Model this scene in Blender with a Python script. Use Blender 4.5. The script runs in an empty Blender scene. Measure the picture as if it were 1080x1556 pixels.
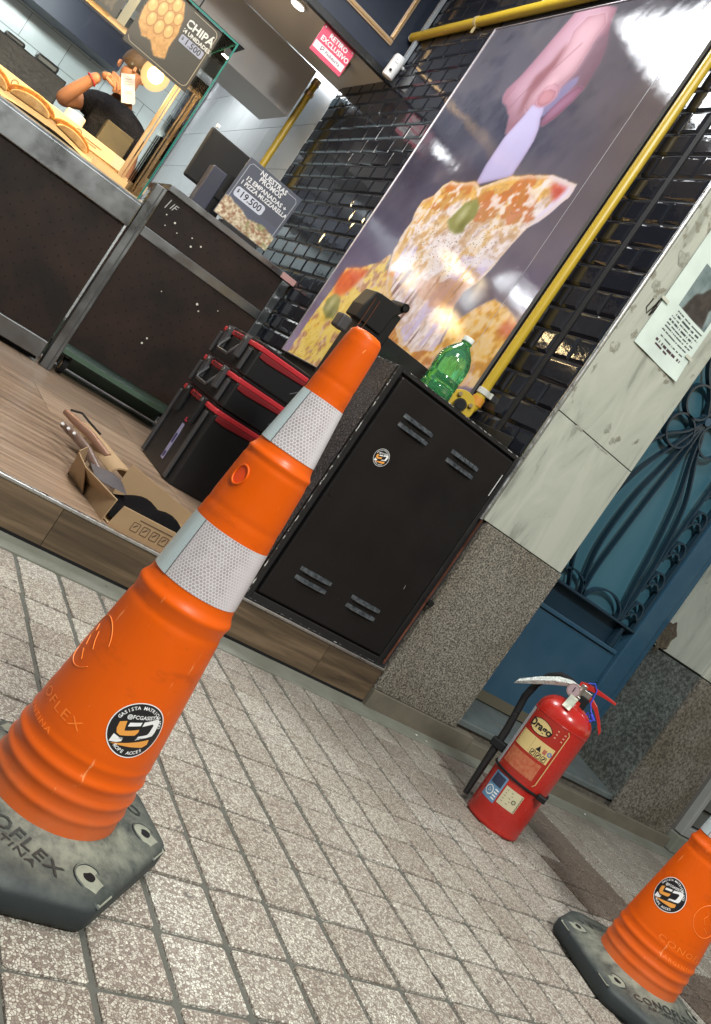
import bpy, bmesh, math, random
import numpy as np
from mathutils import Vector, Matrix, Euler

S = bpy.context.scene
COL = S.collection
PI = math.pi
R = math.radians
rnd = random.Random(7)

# ------------------------------------------------------------------ camera, world, lights, exposure
cam_d = bpy.data.cameras.new('camera')
cam = bpy.data.objects.new('camera', cam_d)
COL.objects.link(cam)
RT = Vector((0.71683008, -0.41382185, 0.56116496))
UP = Vector((-0.45252381, 0.33617518, 0.82595911))
FW = Vector((0.53044966, 0.84601284, -0.05371624))
CAMLOC = Vector((0, 0, 0.75))
cam.matrix_world = Matrix(((RT.x, UP.x, -FW.x, 0), (RT.y, UP.y, -FW.y, 0), (RT.z, UP.z, -FW.z, 0.75), (0, 0, 0, 1)))
cam_d.sensor_fit = 'VERTICAL'
cam_d.sensor_height = 24.0
cam_d.lens = 24.0 * 1359.93 / 1556
cam_d.clip_start = 0.05
cam_d.clip_end = 400
S.camera = cam
S.view_settings.view_transform = 'Standard'
S.view_settings.look = 'None'
S.view_settings.gamma = 1
S.view_settings.exposure = 0.0
S.view_settings.use_curve_mapping = False

w = bpy.data.worlds.new('World'); S.world = w; w.use_nodes = True
nt = w.node_tree
sky = nt.nodes.new('ShaderNodeTexSky'); sky.sky_type = 'NISHITA'; sky.sun_disc = False
sky.sun_elevation = R(12); sky.sun_rotation = R(150); sky.altitude = 20; sky.air_density = 1.2; sky.dust_density = 2.0
bg = nt.nodes['Background']; bg.inputs['Strength'].default_value = 0.1
nt.links.new(sky.outputs[0], bg.inputs[0])

def arealight(name, loc, target, size, power, col, sy=None, spread=180):
    d = bpy.data.lights.new(name, 'AREA'); d.energy = power; d.color = col
    d.shape = 'RECTANGLE' if sy else 'SQUARE'; d.size = size
    if sy: d.size_y = sy
    d.spread = R(spread)
    o = bpy.data.objects.new(name, d); COL.objects.link(o); o.location = loc
    o.rotation_euler = (Vector(target) - Vector(loc)).to_track_quat('-Z', 'Y').to_euler()
    return o
# two added unseen lamps over the pavement, the light of the alcove's ceiling panel, the shop's downlights, the warm display bulb
arealight('pavement_key_light', (0.3, -2.4, 4.8), (1.0, 1.4, 0), 0.7, 315, (0.98, 1.0, 0.95))  # added unseen lamp behind the camera that lights the pavement
arealight('pavement_fill_light', (0.2, 0.9, 3.9), (0.9, 1.9, 0), 0.8, 95, (1.0, 0.96, 0.9))  # second added lamp, out of view overhead, fills in the pavement light
arealight('ceiling_panel_light', (0.75, 4.4, 3.83), (0.75, 4.4, 0), 1.2, 70, (0.93, 0.97, 1.0))
for (x, y, p) in ((-0.9, 7.64, 22), (-0.9, 8.8, 14), (-0.9, 10.0, 12), (-0.9, 11.0, 16), (1.33, 6.2, 0.7)):
    arealight('downlight_glow', (x, y, 2.93), (x, y, 0), 0.15 if p > 9 else 0.07, p, (0.92, 0.97, 1.0))
arealight('passage_glow', (1.5, 9.0, 3.68), (1.5, 9.0, 0), 0.5, 45, (0.9, 0.95, 1.0))
arealight('back_wall_fill', (-0.2, 9.3, 2.95), (-0.2, 11.2, 1.7), 1.0, 60, (0.86, 0.97, 1.0), 0.3)  # added lamp without a fixture, brightens the back wall tiles
def pointlight(name, loc, power, col, rad):
    d = bpy.data.lights.new(name, 'POINT'); d.energy = power; d.color = col; d.shadow_soft_size = rad
    o = bpy.data.objects.new(name, d); COL.objects.link(o); o.location = loc
    return o
pointlight('display_bulb_glow', (0.795, 5.80, 1.94), 30, (1.0, 0.72, 0.36), 0.05)
arealight('display_strip_glow', (0.3, 5.62, 2.24), (0.3, 5.72, 1.3), 1.6, 55, (1.0, 0.76, 0.42), 0.08)

# ------------------------------------------------------------------ helpers
def inview(p, pad=0.02):
    c = Vector(p) - CAMLOC
    z = c.dot(FW)
    if z < 0.1: return False
    x = 540 + 1359.93 * c.dot(RT) / z; y = 778 - 1359.93 * c.dot(UP) / z
    return -40 < x < 1120 and -40 < y < 1600

def srgb(r, g, b):
    f = lambda c: (c / 255 / 12.92) if c / 255 <= 0.04045 else ((c / 255 + 0.055) / 1.055) ** 2.4
    return (f(r), f(g), f(b))

MATS = {}
def mat(name, col, rough=0.5, metal=0.0, var=None, bump=None, spec=0.5, coat=0.0, coord='Object', emis=None,
        rand=0.0, roughvar=None, sheen=0, dirt=None, scratch=None):
    """var=(scale, amount, col2[, contrast]); bump=(scale, strength, distance); dirt=(scale, threshold, colour)"""
    if name in MATS: return MATS[name]
    m = bpy.data.materials.new(name); m.use_nodes = True
    n = m.node_tree.nodes; l = m.node_tree.links
    b = n['Principled BSDF']
    b.inputs['Roughness'].default_value = rough
    b.inputs['Metallic'].default_value = metal
    b.inputs['Specular IOR Level'].default_value = spec
    b.inputs['Coat Weight'].default_value = coat
    b.inputs['Coat Roughness'].default_value = 0.08
    tc = n.new('ShaderNodeTexCoord')
    if coord == 'World':
        g = n.new('ShaderNodeNewGeometry'); co = g.outputs['Position']
    else:
        co = tc.outputs[coord]
    cur = None
    c4 = (*col, 1)
    rgb = n.new('ShaderNodeRGB'); rgb.outputs[0].default_value = c4; cur = rgb.outputs[0]
    def noise(scale, detail=5, rough_=0.6):
        t = n.new('ShaderNodeTexNoise'); t.inputs['Scale'].default_value = scale
        t.inputs['Detail'].default_value = detail; t.inputs['Roughness'].default_value = rough_
        l.new(co, t.inputs['Vector']); return t
    def mix(a, bb, fac, mode='MIX'):
        x = n.new('ShaderNodeMix'); x.data_type = 'RGBA'; x.blend_type = mode
        if hasattr(fac, 'is_output'): l.new(fac, x.inputs[0])
        else: x.inputs[0].default_value = fac
        for s, i in ((a, 6), (bb, 7)):
            if hasattr(s, 'is_output'): l.new(s, x.inputs[i])
            else: x.inputs[i].default_value = (*s, 1)
        return x.outputs[2]
    def ramp(src, a, bb):
        r_ = n.new('ShaderNodeMapRange'); r_.inputs[1].default_value = a; r_.inputs[2].default_value = bb
        l.new(src, r_.inputs[0]); return r_.outputs[0]
    if var:
        t = noise(var[0]); c = var[3] if len(var) > 3 else 0.2
        f = ramp(t.outputs[0], 0.5 - c, 0.5 + c)
        mm = n.new('ShaderNodeMath'); mm.operation = 'MULTIPLY'; mm.inputs[1].default_value = var[1]; l.new(f, mm.inputs[0])
        cur = mix(cur, var[2], mm.outputs[0])
    if rand:
        oi = n.new('ShaderNodeObjectInfo'); r_ = n.new('ShaderNodeMapRange')
        r_.inputs[3].default_value = 1 - rand; r_.inputs[4].default_value = 1 + rand
        l.new(oi.outputs['Random'], r_.inputs[0])
        hs = n.new('ShaderNodeHueSaturation'); l.new(r_.outputs[0], hs.inputs['Value']); l.new(cur, hs.inputs['Color'])
        cur = hs.outputs[0]
    if dirt:
        t = noise(dirt[0], 8, 0.7); f = ramp(t.outputs[0], dirt[1], dirt[1] + 0.06)
        cur = mix(cur, dirt[2], f)
    if scratch:
        # short bright scratches: stretched noise cut high
        mp = n.new('ShaderNodeMapping'); mp.inputs['Rotation'].default_value = (0.6, 0.5, 0.9)
        mp.inputs['Scale'].default_value = (scratch[0], scratch[0] * 0.06, scratch[0] * 0.5)
        l.new(co, mp.inputs[0]); t = n.new('ShaderNodeTexNoise'); t.inputs['Scale'].default_value = 1; t.inputs['Detail'].default_value = 3
        l.new(mp.outputs[0], t.inputs['Vector']); f = ramp(t.outputs[0], scratch[1], scratch[1] + 0.03)
        cur = mix(cur, scratch[2], f)
    l.new(cur, b.inputs['Base Color'])
    if roughvar:
        t = noise(roughvar[0]); r_ = n.new('ShaderNodeMapRange')
        r_.inputs[1].default_value = 0.3; r_.inputs[2].default_value = 0.7
        r_.inputs[3].default_value = roughvar[1]; r_.inputs[4].default_value = roughvar[2]
        l.new(t.outputs[0], r_.inputs[0]); l.new(r_.outputs[0], b.inputs['Roughness'])
    if bump:
        t = noise(bump[0], 6); bp = n.new('ShaderNodeBump')
        bp.inputs['Strength'].default_value = bump[1]; bp.inputs['Distance'].default_value = bump[2]
        l.new(t.outputs[0], bp.inputs['Height']); l.new(bp.outputs[0], b.inputs['Normal'])
    if emis:
        b.inputs['Emission Color'].default_value = (*emis[0], 1); b.inputs['Emission Strength'].default_value = emis[1]
    MATS[name] = m
    return m

class MB:
    def __init__(s): s.v = []; s.f = []; s.m = []; s.mi = 0; s.T = None
    def add(s, vs, fs):
        o = len(s.v)
        if s.T is not None: vs = [s.T @ Vector(p) for p in vs]
        s.v += [tuple(p) for p in vs]
        for f in fs: s.f.append(tuple(i + o for i in f)); s.m.append(s.mi)
        return s
    def box(s, x0, x1, y0, y1, z0, z1):
        return s.add([(x0, y0, z0), (x1, y0, z0), (x1, y1, z0), (x0, y1, z0), (x0, y0, z1), (x1, y0, z1), (x1, y1, z1), (x0, y1, z1)],
                     [(0, 3, 2, 1), (4, 5, 6, 7), (0, 1, 5, 4), (1, 2, 6, 5), (2, 3, 7, 6), (3, 0, 4, 7)])
    def cyl(s, p0, p1, r0, r1=None, n=16, cap=True):
        p0 = Vector(p0); p1 = Vector(p1); r1 = r0 if r1 is None else r1
        d = (p1 - p0).normalized(); a = d.orthogonal().normalized(); b = d.cross(a)
        vs = []
        for p, r_ in ((p0, r0), (p1, r1)):
            for i in range(n):
                t = 2 * PI * i / n; vs.append(p + a * r_ * math.cos(t) + b * r_ * math.sin(t))
        fs = [(i, (i + 1) % n, n + (i + 1) % n, n + i) for i in range(n)]
        if cap: fs += [tuple(range(n))[::-1], tuple(range(n, 2 * n))]
        return s.add(vs, fs)
    def tube(s, pts, r_, n=8, cap=True):
        pts = [Vector(p) for p in pts]; k = len(pts)
        rr = r_ if isinstance(r_, (list, tuple)) else [r_] * k
        t0 = (pts[1] - pts[0]).normalized(); a = t0.orthogonal().normalized()
        vs = []
        for i, p in enumerate(pts):
            t = (pts[min(i + 1, k - 1)] - pts[max(i - 1, 0)]).normalized()
            a = (a - t * a.dot(t)).normalized(); b = t.cross(a)
            for j in range(n):
                q = 2 * PI * j / n; vs.append(p + (a * math.cos(q) + b * math.sin(q)) * rr[i])
        fs = [(i * n + j, i * n + (j + 1) % n, (i + 1) * n + (j + 1) % n, (i + 1) * n + j) for i in range(k - 1) for j in range(n)]
        if cap: fs += [tuple(range(n))[::-1], tuple(range((k - 1) * n, k * n))]
        return s.add(vs, fs)
    def ribbon(s, pts, wdir, wid, th):
        """flat bar following pts, width along wdir"""
        pts = [Vector(p) for p in pts]; wd = Vector(wdir).normalized(); k = len(pts); vs = []
        for i, p in enumerate(pts):
            t = (pts[min(i + 1, k - 1)] - pts[max(i - 1, 0)]).normalized(); nrm = t.cross(wd).normalized()
            for (a, b) in ((-1, -1), (1, -1), (1, 1), (-1, 1)): vs.append(p + wd * a * wid / 2 + nrm * b * th / 2)
        fs = [(i * 4 + j, i * 4 + (j + 1) % 4, (i + 1) * 4 + (j + 1) % 4, (i + 1) * 4 + j) for i in range(k - 1) for j in range(4)]
        fs += [(3, 2, 1, 0), tuple(range((k - 1) * 4, k * 4))]
        return s.add(vs, fs)
    def lathe(s, prof, n=32, c=(0, 0, 0)):
        vs = []; k = len(prof)
        for (r_, z) in prof:
            for i in range(n):
                t = 2 * PI * i / n; vs.append((c[0] + r_ * math.cos(t), c[1] + r_ * math.sin(t), c[2] + z))
        fs = [(i * n + j, i * n + (j + 1) % n, (i + 1) * n + (j + 1) % n, (i + 1) * n + j) for i in range(k - 1) for j in range(n)]
        fs += [tuple(range(n))[::-1], tuple(range((k - 1) * n, k * n))]
        return s.add(vs, fs)
    def prism(s, poly, fn, d0, d1):
        k = len(poly); vs = [fn(a, b, d0) for a, b in poly] + [fn(a, b, d1) for a, b in poly]
        fs = [tuple(range(k))[::-1], tuple(range(k, 2 * k))] + [(i, (i + 1) % k, k + (i + 1) % k, k + i) for i in range(k)]
        return s.add(vs, fs)
    def sheet(s, nx, ny, fn):
        vs = [fn(i / nx, j / ny) for j in range(ny + 1) for i in range(nx + 1)]
        fs = [(j * (nx + 1) + i, j * (nx + 1) + i + 1, (j + 1) * (nx + 1) + i + 1, (j + 1) * (nx + 1) + i) for j in range(ny) for i in range(nx)]
        return s.add(vs, fs)
    def mesh(s, name, mats, smooth=None, recalc=True):
        me = bpy.data.meshes.new(name); me.from_pydata(s.v, [], s.f)
        if recalc:
            bm = bmesh.new(); bm.from_mesh(me); bmesh.ops.recalc_face_normals(bm, faces=bm.faces); bm.to_mesh(me); bm.free()
        if not isinstance(mats, (list, tuple)): mats = [mats]
        for m_ in mats: me.materials.append(m_)
        if len(mats) > 1: me.polygons.foreach_set('material_index', s.m)
        if smooth is not None:
            me.shade_smooth(); me.set_sharp_from_angle(angle=R(smooth))
        me.update(); return me
    def build(s, name, mats, parent=None, smooth=None, bevel=0, recalc=True, seg=2):
        me = s.mesh(name, mats, smooth, recalc)
        return put(name, me, parent, bevel=bevel, seg=seg)

def put(name, me, parent=None, loc=(0, 0, 0), rot=(0, 0, 0), bevel=0, seg=2):
    o = bpy.data.objects.new(name, me); COL.objects.link(o); o.parent = parent; o.location = loc; o.rotation_euler = rot
    if bevel:
        b = o.modifiers.new('Bevel', 'BEVEL'); b.width = bevel; b.segments = seg; b.limit_method = 'ANGLE'; b.angle_limit = R(40)
        b.harden_normals = False
    return o

def tag(o, label=None, cat=None, group=None, kind=None):
    if label: o['label'] = label
    if cat: o['category'] = cat
    if group: o['group'] = group
    if kind: o['kind'] = kind
    return o
def thing(name, label, cat, loc=(0, 0, 0), rz=0.0, group=None):
    o = bpy.data.objects.new(name, None); COL.objects.link(o); o.location = loc; o.rotation_euler = (0, 0, rz)
    o.empty_display_size = 0.05
    return tag(o, label, cat, group)
def struct(o): o['kind'] = 'structure'; return o
def stuff(o): o['kind'] = 'stuff'; return o

_tc = {}
def text2d(s, size=1.0, bold=0.0, align='CENTER', spacing=1.0, shear=0.0, xs=1.0):
    key = (s, bold, align, spacing, shear)
    if key not in _tc:
        c = bpy.data.curves.new('t', 'FONT'); c.body = s; c.size = 1; c.offset = bold; c.align_x = align; c.align_y = 'CENTER'
        c.resolution_u = 2; c.space_character = spacing; c.shear = shear; c.fill_mode = 'FRONT' if False else 'BOTH'; c.dimensions = '2D'
        o = bpy.data.objects.new('t', c); COL.objects.link(o)
        dg = bpy.context.evaluated_depsgraph_get(); dg.update()
        me = bpy.data.meshes.new_from_object(o.evaluated_get(dg))
        _tc[key] = ([(v.co.x, v.co.y) for v in me.vertices], [tuple(p.vertices) for p in me.polygons])
        bpy.data.objects.remove(o); bpy.data.curves.remove(c); bpy.data.meshes.remove(me)
    vs, fs = _tc[key]
    return [(x * size * xs, y * size) for x, y in vs], fs
def letters(mb, s, size, fn, at=(0, 0), rot=0.0, **kw):
    vs, fs = text2d(s, size, **kw)
    c, sn = math.cos(rot), math.sin(rot)
    mb.add([fn(at[0] + x * c - y * sn, at[1] + x * sn + y * c) for x, y in vs], fs); return mb
def arctext(mb, s, size, fn, rad, mid, span, inside=False, at=(0, 0), **kw):
    """letters along a circle; mid and span in radians"""
    k = len(s)
    for i, ch in enumerate(s):
        if ch == ' ': continue
        t = mid + (span * (0.5 - (i + 0.5) / k) if not inside else -span * (0.5 - (i + 0.5) / k))
        r0 = t - PI / 2 if not inside else t + PI / 2
        letters(mb, ch, size, fn, (at[0] + rad * math.cos(t), at[1] + rad * math.sin(t)), r0, **kw)
def shape(mb, poly, fn, sub=2):
    """flat polygon, tessellated and subdivided so that it can follow a curved surface"""
    from mathutils.geometry import tessellate_polygon
    tri = [tuple(poly[i] for i in t) for t in tessellate_polygon([[Vector((a, b, 0)) for a, b in poly]])]
    for _ in range(sub):
        nt_ = []
        for a, b, c in tri:
            m = lambda p, q_: ((p[0] + q_[0]) / 2, (p[1] + q_[1]) / 2)
            ab, bc, ca = m(a, b), m(b, c), m(c, a); nt_ += [(a, ab, ca), (ab, b, bc), (ca, bc, c), (ab, bc, ca)]
        tri = nt_
    for t in tri: mb.add([fn(*p) for p in t], [(0, 1, 2)])
    return mb
def disc(mb, r0, r1, fn, n=40, rings=6, at=(0, 0)):
    vs = []; fs = []
    for j in range(rings + 1):
        r_ = r0 + (r1 - r0) * j / rings
        for i in range(n):
            t = 2 * PI * i / n; vs.append(fn(at[0] + r_ * math.cos(t), at[1] + r_ * math.sin(t)))
    fs = [(j * n + i, j * n + (i + 1) % n, (j + 1) * n + (i + 1) % n, (j + 1) * n + i) for j in range(rings) for i in range(n)]
    if r0 == 0: pass
    mb.add(vs, fs); return mb
def rrect(w_, h_, r_, n=5):
    out = []
    for cx, cy, a0 in ((w_ / 2 - r_, h_ / 2 - r_, 0), (-w_ / 2 + r_, h_ / 2 - r_, 90), (-w_ / 2 + r_, -h_ / 2 + r_, 180), (w_ / 2 - r_, -h_ / 2 + r_, 270)):
        for i in range(n + 1):
            t = R(a0 + 90 * i / n); out.append((cx + r_ * math.cos(t), cy + r_ * math.sin(t)))
    return out
def strokes(mb, pts, wd, fn):
    """flat line of width wd through pts"""
    pts = [Vector(p) for p in pts]; k = len(pts); vs = []
    for i, p in enumerate(pts):
        t = (pts[min(i + 1, k - 1)] - pts[max(i - 1, 0)]); t = t.normalized() if t.length else Vector((1, 0))
        nn = Vector((-t.y, t.x)) * wd / 2; vs += [fn(*(p + nn)), fn(*(p - nn))]
    mb.add(vs, [(2 * i, 2 * i + 1, 2 * i + 3, 2 * i + 2) for i in range(k - 1)]); return mb
def ringline(mb, w_, h_, r_, wd, fn, at=(0, 0)):
    p = rrect(w_, h_, r_); p = [(a + at[0], b + at[1]) for a, b in p]; return strokes(mb, p + [p[0]], wd, fn)

# ---- printed pictures: colours painted by code onto a fine sheet (flat print)
def vnoise(U, V, sc, seed, octv=4, gain=0.55):
    rs = np.random.RandomState(seed); out = np.zeros_like(U); amp = 1; tot = 0
    for o_ in range(octv):
        g = rs.rand(64, 64); x = (U * sc) % 64; y = (V * sc) % 64
        xi = x.astype(int); yi = y.astype(int); fx = x - xi; fy = y - yi
        fx = fx * fx * (3 - 2 * fx); fy = fy * fy * (3 - 2 * fy)
        x1 = (xi + 1) % 64; y1 = (yi + 1) % 64
        out += amp * ((g[yi, xi] * (1 - fx) + g[yi, x1] * fx) * (1 - fy) + (g[y1, xi] * (1 - fx) + g[y1, x1] * fx) * fy)
        tot += amp; amp *= gain; sc *= 2.03
    return out / tot
def pmask(U, V, poly):
    m = np.zeros(U.shape, bool); k = len(poly)
    for i in range(k):
        x0, y0 = poly[i]; x1, y1 = poly[(i + 1) % k]
        if y0 == y1: continue
        c = ((y0 > V) != (y1 > V)) & (U < (x1 - x0) * (V - y0) / (y1 - y0) + x0); m ^= c
    return m
def blur(a, k):
    a = a.astype(float)
    for _ in range(2):
        for ax in (0, 1):
            p = np.pad(a, [(k, k) if i == ax else (0, 0) for i in range(2)], mode='edge'); c = np.cumsum(p, axis=ax)
            c = np.insert(c, 0, 0, axis=ax)
            a = (np.take(c, range(2 * k + 1, c.shape[ax]), axis=ax) - np.take(c, range(0, c.shape[ax] - 2 * k - 1), axis=ax)) / (2 * k + 1)
    return a
def over(img, m, col):
    m = m[..., None]; c = np.array(col, float)
    return img * (1 - m) + c * m
def print_mesh(name, img, fn, material):
    """img: (ny+1, nx+1, 3) sRGB 0..255; fn(u,v)->xyz"""
    ny, nx = img.shape[0] - 1, img.shape[1] - 1
    mb = MB(); mb.sheet(nx, ny, fn)
    me = bpy.data.meshes.new(name); me.from_pydata(mb.v, [], mb.f); me.materials.append(material)
    c = np.clip(img, 0, 255) / 255; c = np.where(c <= 0.04045, c / 12.92, ((c + 0.055) / 1.055) ** 2.4)
    at = me.color_attributes.new('Print', 'FLOAT_COLOR', 'POINT')
    buf = np.ones((ny + 1, nx + 1, 4), np.float32); buf[..., :3] = c; at.data.foreach_set('color', buf.ravel())
    return me
def printmat(name, rough=0.3, bump=None, coat=0.0, gain=1.0):
    if name in MATS: return MATS[name]
    m = mat(name, (0.5, 0.5, 0.5), rough=rough, bump=bump, coat=coat)
    n = m.node_tree.nodes; l = m.node_tree.links
    a = n.new('ShaderNodeVertexColor'); a.layer_name = 'Print'
    hs = n.new('ShaderNodeHueSaturation'); hs.inputs['Value'].default_value = gain; l.new(a.outputs[0], hs.inputs['Color'])
    l.new(hs.outputs[0], n['Principled BSDF'].inputs['Base Color'])
    return m
def UVg(nx, ny):
    return np.meshgrid(np.linspace(0, 1, nx + 1), np.linspace(0, 1, ny + 1))

# ------------------------------------------------------------------ common materials
M = {}
M['black'] = mat('black_paint', (0.012, 0.012, 0.013), 0.38, bump=(60, 0.15, 0.002), roughvar=(9, 0.28, 0.5))
M['black_matte'] = mat('black_matte', (0.008, 0.008, 0.009), 0.7, spec=0.25)
M['blackplastic'] = mat('black_plastic', (0.009, 0.009, 0.010), 0.45, bump=(300, 0.1, 0.001), spec=0.3)
M['steel'] = mat('brushed_steel', (0.27, 0.285, 0.295), 0.34, 1.0, var=(7, 0.5, (0.17, 0.18, 0.185)), bump=(40, 0.08, 0.002), roughvar=(5, 0.22, 0.45))
M['alu'] = mat('aluminium', (0.62, 0.63, 0.64), 0.3, 1.0, roughvar=(30, 0.2, 0.45), var=(40, 0.5, (0.35, 0.35, 0.35)))
M['white'] = mat('white_plastic', (0.75, 0.75, 0.76), 0.4)
M['whiteprint'] = mat('white_print', (0.8, 0.8, 0.8), 0.5)
M['blackprint'] = mat('black_print', (0.01, 0.01, 0.012), 0.4)
M['orangeprint'] = mat('orange_print', (0.75, 0.32, 0.06), 0.4)
M['yellow'] = mat('yellow_paint', (0.5, 0.345, 0.025), 0.33, var=(18, 0.4, (0.4, 0.25, 0.025)), dirt=(30, 0.68, (0.16, 0.11, 0.04)), bump=(80, 0.1, 0.001))
M['gold'] = mat('gold_trim', (0.65, 0.42, 0.2), 0.35, 0.8)
M['brass'] = mat('brass', (0.6, 0.45, 0.25), 0.3, 1.0)
def glassmat(name, tint=(0.95, 1, 0.98), rough=0.0, fres=1.45, base=0.0):
    m = bpy.data.materials.new(name); m.use_nodes = True; n = m.node_tree.nodes; l = m.node_tree.links
    n.remove(n['Principled BSDF']); out = n['Material Output']
    tr = n.new('ShaderNodeBsdfTransparent'); tr.inputs[0].default_value = (*tint, 1)
    gl = n.new('ShaderNodeBsdfGlossy'); gl.inputs['Roughness'].default_value = rough
    fr = n.new('ShaderNodeFresnel'); fr.inputs[0].default_value = fres
    mx = n.new('ShaderNodeMixShader'); l.new(fr.outputs[0], mx.inputs[0]); l.new(tr.outputs[0], mx.inputs[1]); l.new(gl.outputs[0], mx.inputs[2])
    l.new(mx.outputs[0], out.inputs[0]); return m
M['glass'] = glassmat('clear_glass', (1.0, .99, .96), fres=1.17)
M['glassedge'] = mat('green_glass_edge', (0.02, 0.16, 0.13), 0.15, emis=None)
def emat(name, col, s):
    return mat(name, col, 0.5, emis=(col, s))
# ------------------------------------------------------------------ setting: ground, pavement, platform
XW = 2.07          # plane of the tiled side wall
YF = 2.5575        # plane of the shop front
m_mortar = mat('joint_mortar', (0.115, 0.115, 0.098), 0.9, var=(14, 0.6, (0.06, 0.06, 0.05)), coord='World', bump=(120, 0.5, 0.003))
m_asph = mat('asphalt', (0.05, 0.05, 0.052), 0.9, var=(30, 0.5, (0.08, 0.08, 0.08)), bump=(200, 0.5, 0.004))
m_cement = mat('cement_band', (0.2, 0.205, 0.17), 0.85, var=(6, 0.8, (0.12, 0.12, 0.09)), coord='World', bump=(90, 0.4, 0.002), dirt=(40, 0.66, (0.06, 0.055, 0.04)))

def terrazzo():
    m = mat('terrazzo_paving', (0.4, 0.4, 0.4), 0.62, coord='World')
    n = m.node_tree.nodes; l = m.node_tree.links; b = n['Principled BSDF']
    g = n.new('ShaderNodeNewGeometry')
    wn = n.new('ShaderNodeTexNoise'); wn.inputs['Scale'].default_value = 90; wn.inputs['Detail'].default_value = 2; l.new(g.outputs['Position'], wn.inputs['Vector'])
    wm = n.new('ShaderNodeVectorMath'); wm.operation = 'MULTIPLY_ADD'; wm.inputs[1].default_value = (0.006, 0.006, 0.0); l.new(wn.outputs['Color'], wm.inputs[0]); l.new(g.outputs['Position'], wm.inputs[2])
    v = n.new('ShaderNodeTexVoronoi'); v.inputs['Scale'].default_value = 215; l.new(wm.outputs[0], v.inputs['Vector'])
    e = n.new('ShaderNodeTexVoronoi'); e.feature = 'DISTANCE_TO_EDGE'; e.inputs['Scale'].default_value = 215; l.new(wm.outputs[0], e.inputs['Vector'])
    cr = n.new('ShaderNodeValToRGB'); l.new(v.outputs['Color'], cr.inputs[0])
    els = cr.color_ramp.elements
    els[0].position = 0.0; els[0].color = (0.22, 0.195, 0.17, 1)
    els[1].position = 1.0; els[1].color = (0.84, 0.84, 0.76, 1)
    for p, c in ((0.3, (0.32, 0.285, 0.245, 1)), (0.5, (0.56, 0.545, 0.485, 1)), (0.75, (0.66, 0.655, 0.59, 1))):
        x = els.new(p); x.color = c
    mr = n.new('ShaderNodeMapRange'); mr.inputs[1].default_value = 0.03; mr.inputs[2].default_value = 0.13; l.new(e.outputs['Distance'], mr.inputs[0])
    mx = n.new('ShaderNodeMix'); mx.data_type = 'RGBA'; l.new(mr.outputs[0], mx.inputs[0]); mx.inputs[6].default_value = (0.2, 0.155, 0.135, 1); l.new(cr.outputs[0], mx.inputs[7])
    # per tile tint and large soft stains
    oi = n.new('ShaderNodeObjectInfo')
    tr = n.new('ShaderNodeValToRGB'); l.new(oi.outputs['Random'], tr.inputs[0])
    tr.color_ramp.elements[0].color = (0.78, 0.735, 0.69, 1); tr.color_ramp.elements[1].color = (1, 1, 0.97, 1)
    mu = n.new('ShaderNodeMix'); mu.data_type = 'RGBA'; mu.blend_type = 'MULTIPLY'; mu.inputs[0].default_value = 1; l.new(mx.outputs[2], mu.inputs[6]); l.new(tr.outputs[0], mu.inputs[7])
    st = n.new('ShaderNodeTexNoise'); st.inputs['Scale'].default_value = 3.2; st.inputs['Detail'].default_value = 6; l.new(g.outputs['Position'], st.inputs['Vector'])
    sr = n.new('ShaderNodeMapRange'); sr.inputs[1].default_value = 0.4; sr.inputs[2].default_value = 0.7; sr.inputs[4].default_value = 0.5; l.new(st.outputs[0], sr.inputs[0])
    m2 = n.new('ShaderNodeMix'); m2.data_type = 'RGBA'; l.new(sr.outputs[0], m2.inputs[0]); l.new(mu.outputs[2], m2.inputs[6]); 
    m2b = n.new('ShaderNodeMix'); m2b.data_type = 'RGBA'; m2b.blend_type = 'MULTIPLY'; m2b.inputs[0].default_value = 1; l.new(mu.outputs[2], m2b.inputs[6]); m2b.inputs[7].default_value = (0.7, 0.66, 0.61, 1)
    l.new(m2b.outputs[2], m2.inputs[7])
    # spots of old gum and tar
    sp = n.new('ShaderNodeTexNoise'); sp.inputs['Scale'].default_value = 17; sp.inputs['Detail'].default_value = 3; l.new(g.outputs['Position'], sp.inputs['Vector'])
    s2 = n.new('ShaderNodeMapRange'); s2.inputs[1].default_value = 0.69; s2.inputs[2].default_value = 0.73; s2.inputs[4].default_value = 0.75; l.new(sp.outputs[0], s2.inputs[0])
    m3 = n.new('ShaderNodeMix'); m3.data_type = 'RGBA'; l.new(s2.outputs[0], m3.inputs[0]); l.new(m2.outputs[2], m3.inputs[6]); m3.inputs[7].default_value = (0.07, 0.065, 0.06, 1)
    # street dirt gathered along the foot of the wall
    sx = n.new('ShaderNodeSeparateXYZ'); l.new(g.outputs['Position'], sx.inputs[0])
    wy = n.new('ShaderNodeMapRange'); wy.inputs[1].default_value = 1.75; wy.inputs[2].default_value = 2.45; l.new(sx.outputs[1], wy.inputs[0])
    wx = n.new('ShaderNodeMapRange'); wx.inputs[1].default_value = 0.8; wx.inputs[2].default_value = 2.6; l.new(sx.outputs[0], wx.inputs[0])
    dn = n.new('ShaderNodeTexNoise'); dn.inputs['Scale'].default_value = 6; dn.inputs['Detail'].default_value = 7; l.new(g.outputs['Position'], dn.inputs['Vector'])
    dr_ = n.new('ShaderNodeMapRange'); dr_.inputs[1].default_value = 0.35; dr_.inputs[2].default_value = 0.65; l.new(dn.outputs[0], dr_.inputs[0])
    k1 = n.new('ShaderNodeMath'); k1.operation = 'MULTIPLY'; l.new(wy.outputs[0], k1.inputs[0]); l.new(wx.outputs[0], k1.inputs[1])
    k2 = n.new('ShaderNodeMath'); k2.operation = 'MULTIPLY_ADD'; k2.inputs[1].default_value = 0.5; k2.inputs[2].default_value = 0.35; l.new(dr_.outputs[0], k2.inputs[0])
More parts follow.
